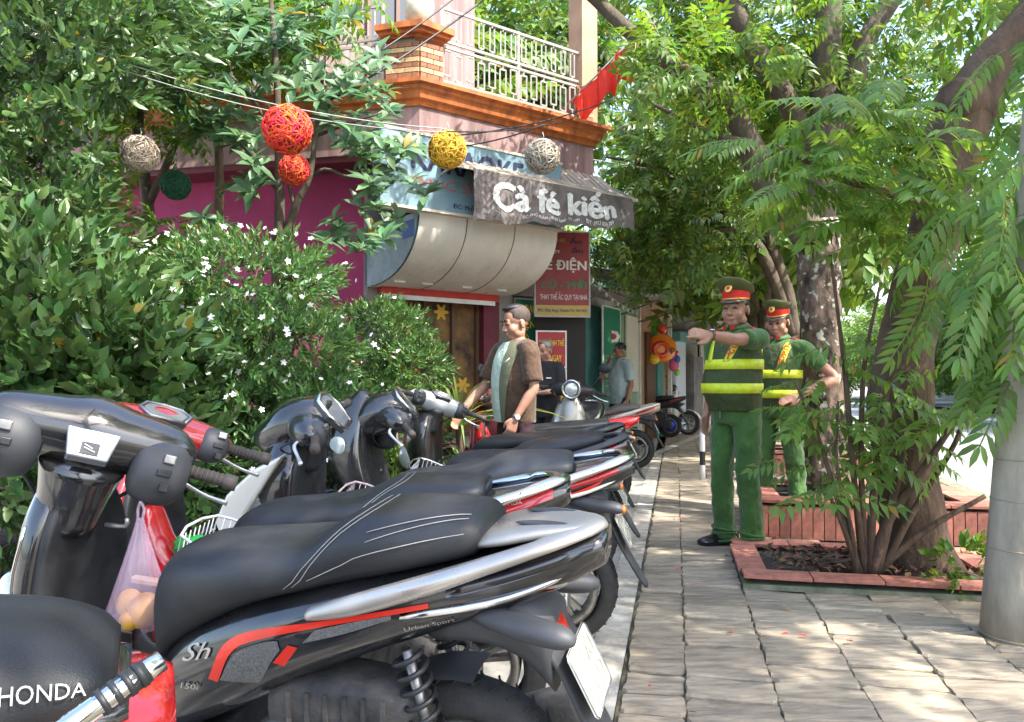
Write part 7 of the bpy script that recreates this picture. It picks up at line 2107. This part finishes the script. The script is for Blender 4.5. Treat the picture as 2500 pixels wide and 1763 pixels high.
# ---- thick lichen-spotted tree in the raised planter
tT = tree('thick lichen-spotted tree in the raised brick planter with spreading limbs', tuple(X(2010, 1185, 6.6) * (1, 1, 0) + np.array((0, 0, .22))), 'street_tree')
limb('trunk', [X(2008, 1200, 6.6), X(2012, 1050, 6.6), X(2008, 900, 6.6), X(2004, 740, 6.6), X(1998, 600, 6.6), X(1992, 540, 6.6)], [.24, .185, .168, .168, .18, .185], M_bark2, tT, 28, 8, .10, 7)
for nm, pts, rad, Ys in (('limb', [(1990, 580), (1930, 510), (1870, 430), (1835, 350), (1790, 250), (1722, 200), (1600, 120), (1480, 10), (1380, -80)], [.15, .135, .12, .11, .10, .085, .07, .055, .04], 6.5),
                     ('limb', [(1995, 560), (2010, 430), (2020, 300), (2025, 120), (2040, -80)], [.16, .14, .13, .12, .10], 6.8), ('limb', [(2010, 440), (1960, 300), (1880, 160), (1800, 20), (1740, -90)], [.11, .10, .095, .085, .07], 6.9),
                     ('limb', [(2015, 400), (2080, 250), (2110, 120), (2180, 0), (2240, -90)], [.11, .10, .09, .08, .07], 6.7), ('limb', [(1835, 350), (1760, 330), (1700, 300), (1560, 230)], [.05, .035, .025, .012], 6.4), ('limb', [(1722, 200), (1725, 235), (1740, 250)], [.07, .06, .05], 6.45)):
    limb(nm, [X(a_, b_, Ys + .02 * i) for i, (a_, b_) in enumerate(pts)], rad, M_bark3 if nm == 'limb' else M_bark2, tT, 14, 5, .05)
fr_c = [T_frond(6, .36, .45, 0, .36, s) for s in (61, 62, 63)]
fol(tT, fr_c, [(tuple(X(1750, 60, 7.8)), (1.1, .7, .6), 300), (tuple(X(1560, 20, 7.6)), (.8, .6, .45), 190), (tuple(X(2000, 60, 8.2)), (1.4, .8, 1.0), 380), (tuple(X(2280, 120, 8.2)), (1.2, .9, 1.1), 380), (tuple(X(2050, 420, 8.6)), (1.2, .6, .6), 230), (tuple(X(1880, 230, 8.4)), (.9, .6, .6), 210), (tuple(X(2400, 380, 8.4)), (1.0, .8, 1.0), 260), (tuple(X(1700, 150, 6.2)), (.7, .4, .3), 60), (tuple(X(1600, 210, 6.3)), (.5, .4, .3), 50), (tuple(X(2100, 60, 6.2)), (.9, .4, .5), 90)], (.24, .36), M_lf_can, 300, 'leaf_frond', keep=inpix((1250, 1570, -60, 420), (1690, 1790, 650, 900)))
fol(tT, fr_c, [(tuple(X(1980, -230, 7.3)), (1.5, .9, .5), 170), (tuple(X(1420, -160, 6.7)), (.5, .5, .35), 50)], (.3, .42), M_lf_can, 0, 'leaf_frond')
# ---- tree behind the officers, crown hanging left
tH3 = tree('tree behind the officers with twin slanting stems and hanging dark crown', tuple(S(10.6, 1.6, .2)), 'street_tree')
X3 = lambda px, py: X(px, py, 10.4)
b3 = S(10.6, 1.6, .2)
limb('trunk', [b3, X3(1945, 1000), X3(1950, 880), X3(1940, 820)], [.17, .15, .15, .15], M_bark3, tH3, 16, 4)
limb('stem', [X3(1940, 830), X3(1905, 720), X3(1865, 620), X3(1825, 560), X3(1760, 420)], [.09, .085, .08, .07, .05], M_bark3, tH3, 12, 4)
limb('stem', [X3(1942, 830), X3(1925, 720), X3(1900, 640), X3(1875, 560), X3(1850, 420)], [.09, .085, .08, .07, .05], M_bark3, tH3, 12, 4)
limb('branch', [X3(1830, 565), X3(1750, 560), X3(1640, 590), X3(1560, 570)], [.045, .035, .025, .012], M_bark3, tH3, 9, 4)
limb('branch', [X3(1825, 560), X3(1700, 470), X3(1580, 400), X3(1480, 380)], [.05, .04, .03, .015], M_bark3, tH3, 9, 4)
fol(tH3, fr_c, [(tuple(X3(1580, 470)), (.85, 1.0, .75), 230), (tuple(X3(1690, 560)), (.75, .9, .5), 140), (tuple(X3(1540, 300)), (.9, .9, .8), 170), (tuple(X3(1660, 380)), (1.0, .9, .8), 170), (tuple(X3(1500, 560)), (.4, .6, .4), 90), (tuple(X3(1760, 300)), (1.0, .9, .9), 170), (tuple(X3(1620, 650)), (.5, .6, .28), 90)], (.30, .44), M_lf_dark, 200, 'leaf_frond', up=.4, keep=inpix((1200, 1545, 60, 300), (1200, 1555, 300, 570), (1200, 1450, 0, 700)))
# ---- unseen tree added to cast dappled shade on the pavement and parked scooters
tO = tree('unseen street tree with a wide high crown, added to shade the pavement', tuple(S(-1.5, 1.6)), 'street_tree')
b0 = S(-1.5, 1.6)
limb('trunk', [b0, b0 + (0, 0, 1.5), b0 + (.1, .2, 3.2), b0 + (.2, .5, 5)], [.2, .17, .16, .12], M_bark, tO, 14, 4)
for (dx, dy) in ((-2.5, 2), (-1.5, 4.5), (1.5, 3.5), (2.5, .5), (-3, -1)):
    limb('limb', [b0 + (.1, .2, 3.2), b0 + (dx * .5, dy * .5, 4.6), b0 + (dx, dy, 5.6)], [.1, .07, .03], M_bark, tO, 9, 4)
fol(tO, fr_c, [((1.6, .8, 6.2), (1.6, 1.6, .6), 130), ((3.6, .6, 6.0), (1.8, 2.0, .8), 230), ((3.1, 2.3, 6.4), (1.1, 1.1, .5), 60), ((5.2, 2.6, 6.2), (1.6, 1.6, .7), 90), ((5.2, 5.4, 6.4), (1.3, 1.2, .6), 50), ((6.0, 1.0, 6.2), (1.5, 2.0, .9), 160)], (.5, .7), M_lf_can, 10, 'leaf_frond', bias=.7, up=1.2, keep=lambda P: (P[:, 2] - CAM_H) / np.maximum(P[:, 1], .1) > .50)
# ---- far trees along the road
far_specs = [(33, 11.9, 4.9, 3.0), (41, 11.9, 4.95, 3.2), (52, 11.9, 4.95, 3.6), (66, 11, 4.95, 4.0), (15.8, -3.2, 10, 2.3), (3, 12.2, 3.8, 2.0), (7.2, 12.3, 3.8, 2.1), (11.5, 12.2, 4.0, 2.1), (16, 12.2, 4.0, 2.2), (24, 12.2, 4.5, 2.4), (12.2, -5.2, 7.4, 2.3), (13.5, 1.4, 5.6, 2.0), (17, 1.5, 6.2, 2.2), (21, 1.4, 6.5, 2.4), (27, 1.6, 7, 2.8), (9.5, 13.2, 6.0, 2.4), (15, 13.4, 6.6, 2.6), (21, 13.6, 7, 2.8), (4.5, 13.0, 6.0, 2.4), (30, 13.5, 8, 3.2), (36, 1.5, 8, 3.2), (29, -8, 9, 3.6), (40, -5, 10, 4), (22, -9, 8.5, 3.2)]
flab = ['spreading low tree far along the opposite kerb', 'spreading low tree beyond it along the opposite kerb', 'broad low tree near the end of the opposite kerb', 'broadest low tree closing the view down the road', 'tall dense tree behind the flag and balcony column', 'low bushy tree across the road by its near end', 'low bushy tree across the road before the pale two-storey house', 'low bushy tree across the road before the gap between houses', 'low bushy tree across the road before the cream house', 'low bushy tree across the road before the wide house', 'leafy tree rising behind the balcony of the corner building', 'street tree third along the pavement beyond the officers', 'street tree fourth along the pavement', 'street tree fifth along the pavement', 'street tree sixth along the pavement', 'roadside tree across the road nearest the pale house gable', 'roadside tree across the road by the cream house', 'roadside tree across the road by the wide pale house', 'roadside tree across the road opposite the concrete pole', 'large roadside tree across the road far along', 'large tree where the pavement ends', 'big tree rising behind the tin roofs', 'biggest tree far behind the shop row', 'bushy tree behind the corrugated upper floor']
fr_f = [T_frond(5, .42, .4, 0, .42, s) for s in (71, 72)]
for i, (u, v, h, r_) in enumerate(far_specs):
    b_ = S(u, v); t_ = tree(flab[i], tuple(b_), 'background_tree', 'tree', 'trees farther along the street')
    limb('trunk', [b_, b_ + (.1, 0, h * .3), b_ + (.0, .1, h * .6)], [.18, .15, .10], M_bark3, t_, 10, 3)
    for q in range(4):
        a_ = q * 1.6 + i; limb('limb', [b_ + (.05, .05, h * .4), b_ + (math.cos(a_) * r_ * .4, math.sin(a_) * r_ * .4, h * .65), b_ + (math.cos(a_) * r_ * .7, math.sin(a_) * r_ * .7, h * .85)], [.08, .06, .03], M_bark3, t_, 7, 3)
    c_ = b_ + (0, 0, h * (.72 if h > 5 else .55))
    bl_ = [(tuple(c_ + np.array((math.cos(q * 1.26 + i) * r_ * .55, math.sin(q * 1.26 + i) * r_ * .55, rng.uniform(-.25, .3) * r_))), (r_ * .6, r_ * .6, r_ * .48), 190) for q in range(5)] + [(tuple(c_ + (0, 0, r_ * .4)), (r_ * .6, r_ * .6, r_ * .5), 190)]
    P, O = blob_points(bl_, .6); n = len(P)
    scatter('foliage', fr_f, P, O + rnd_unit(n) * .6, O * .5 + rnd_unit(n) * .4 + np.array((0, 0, .5)), rng.uniform(.5, .85, n), M_lf_far, t_)
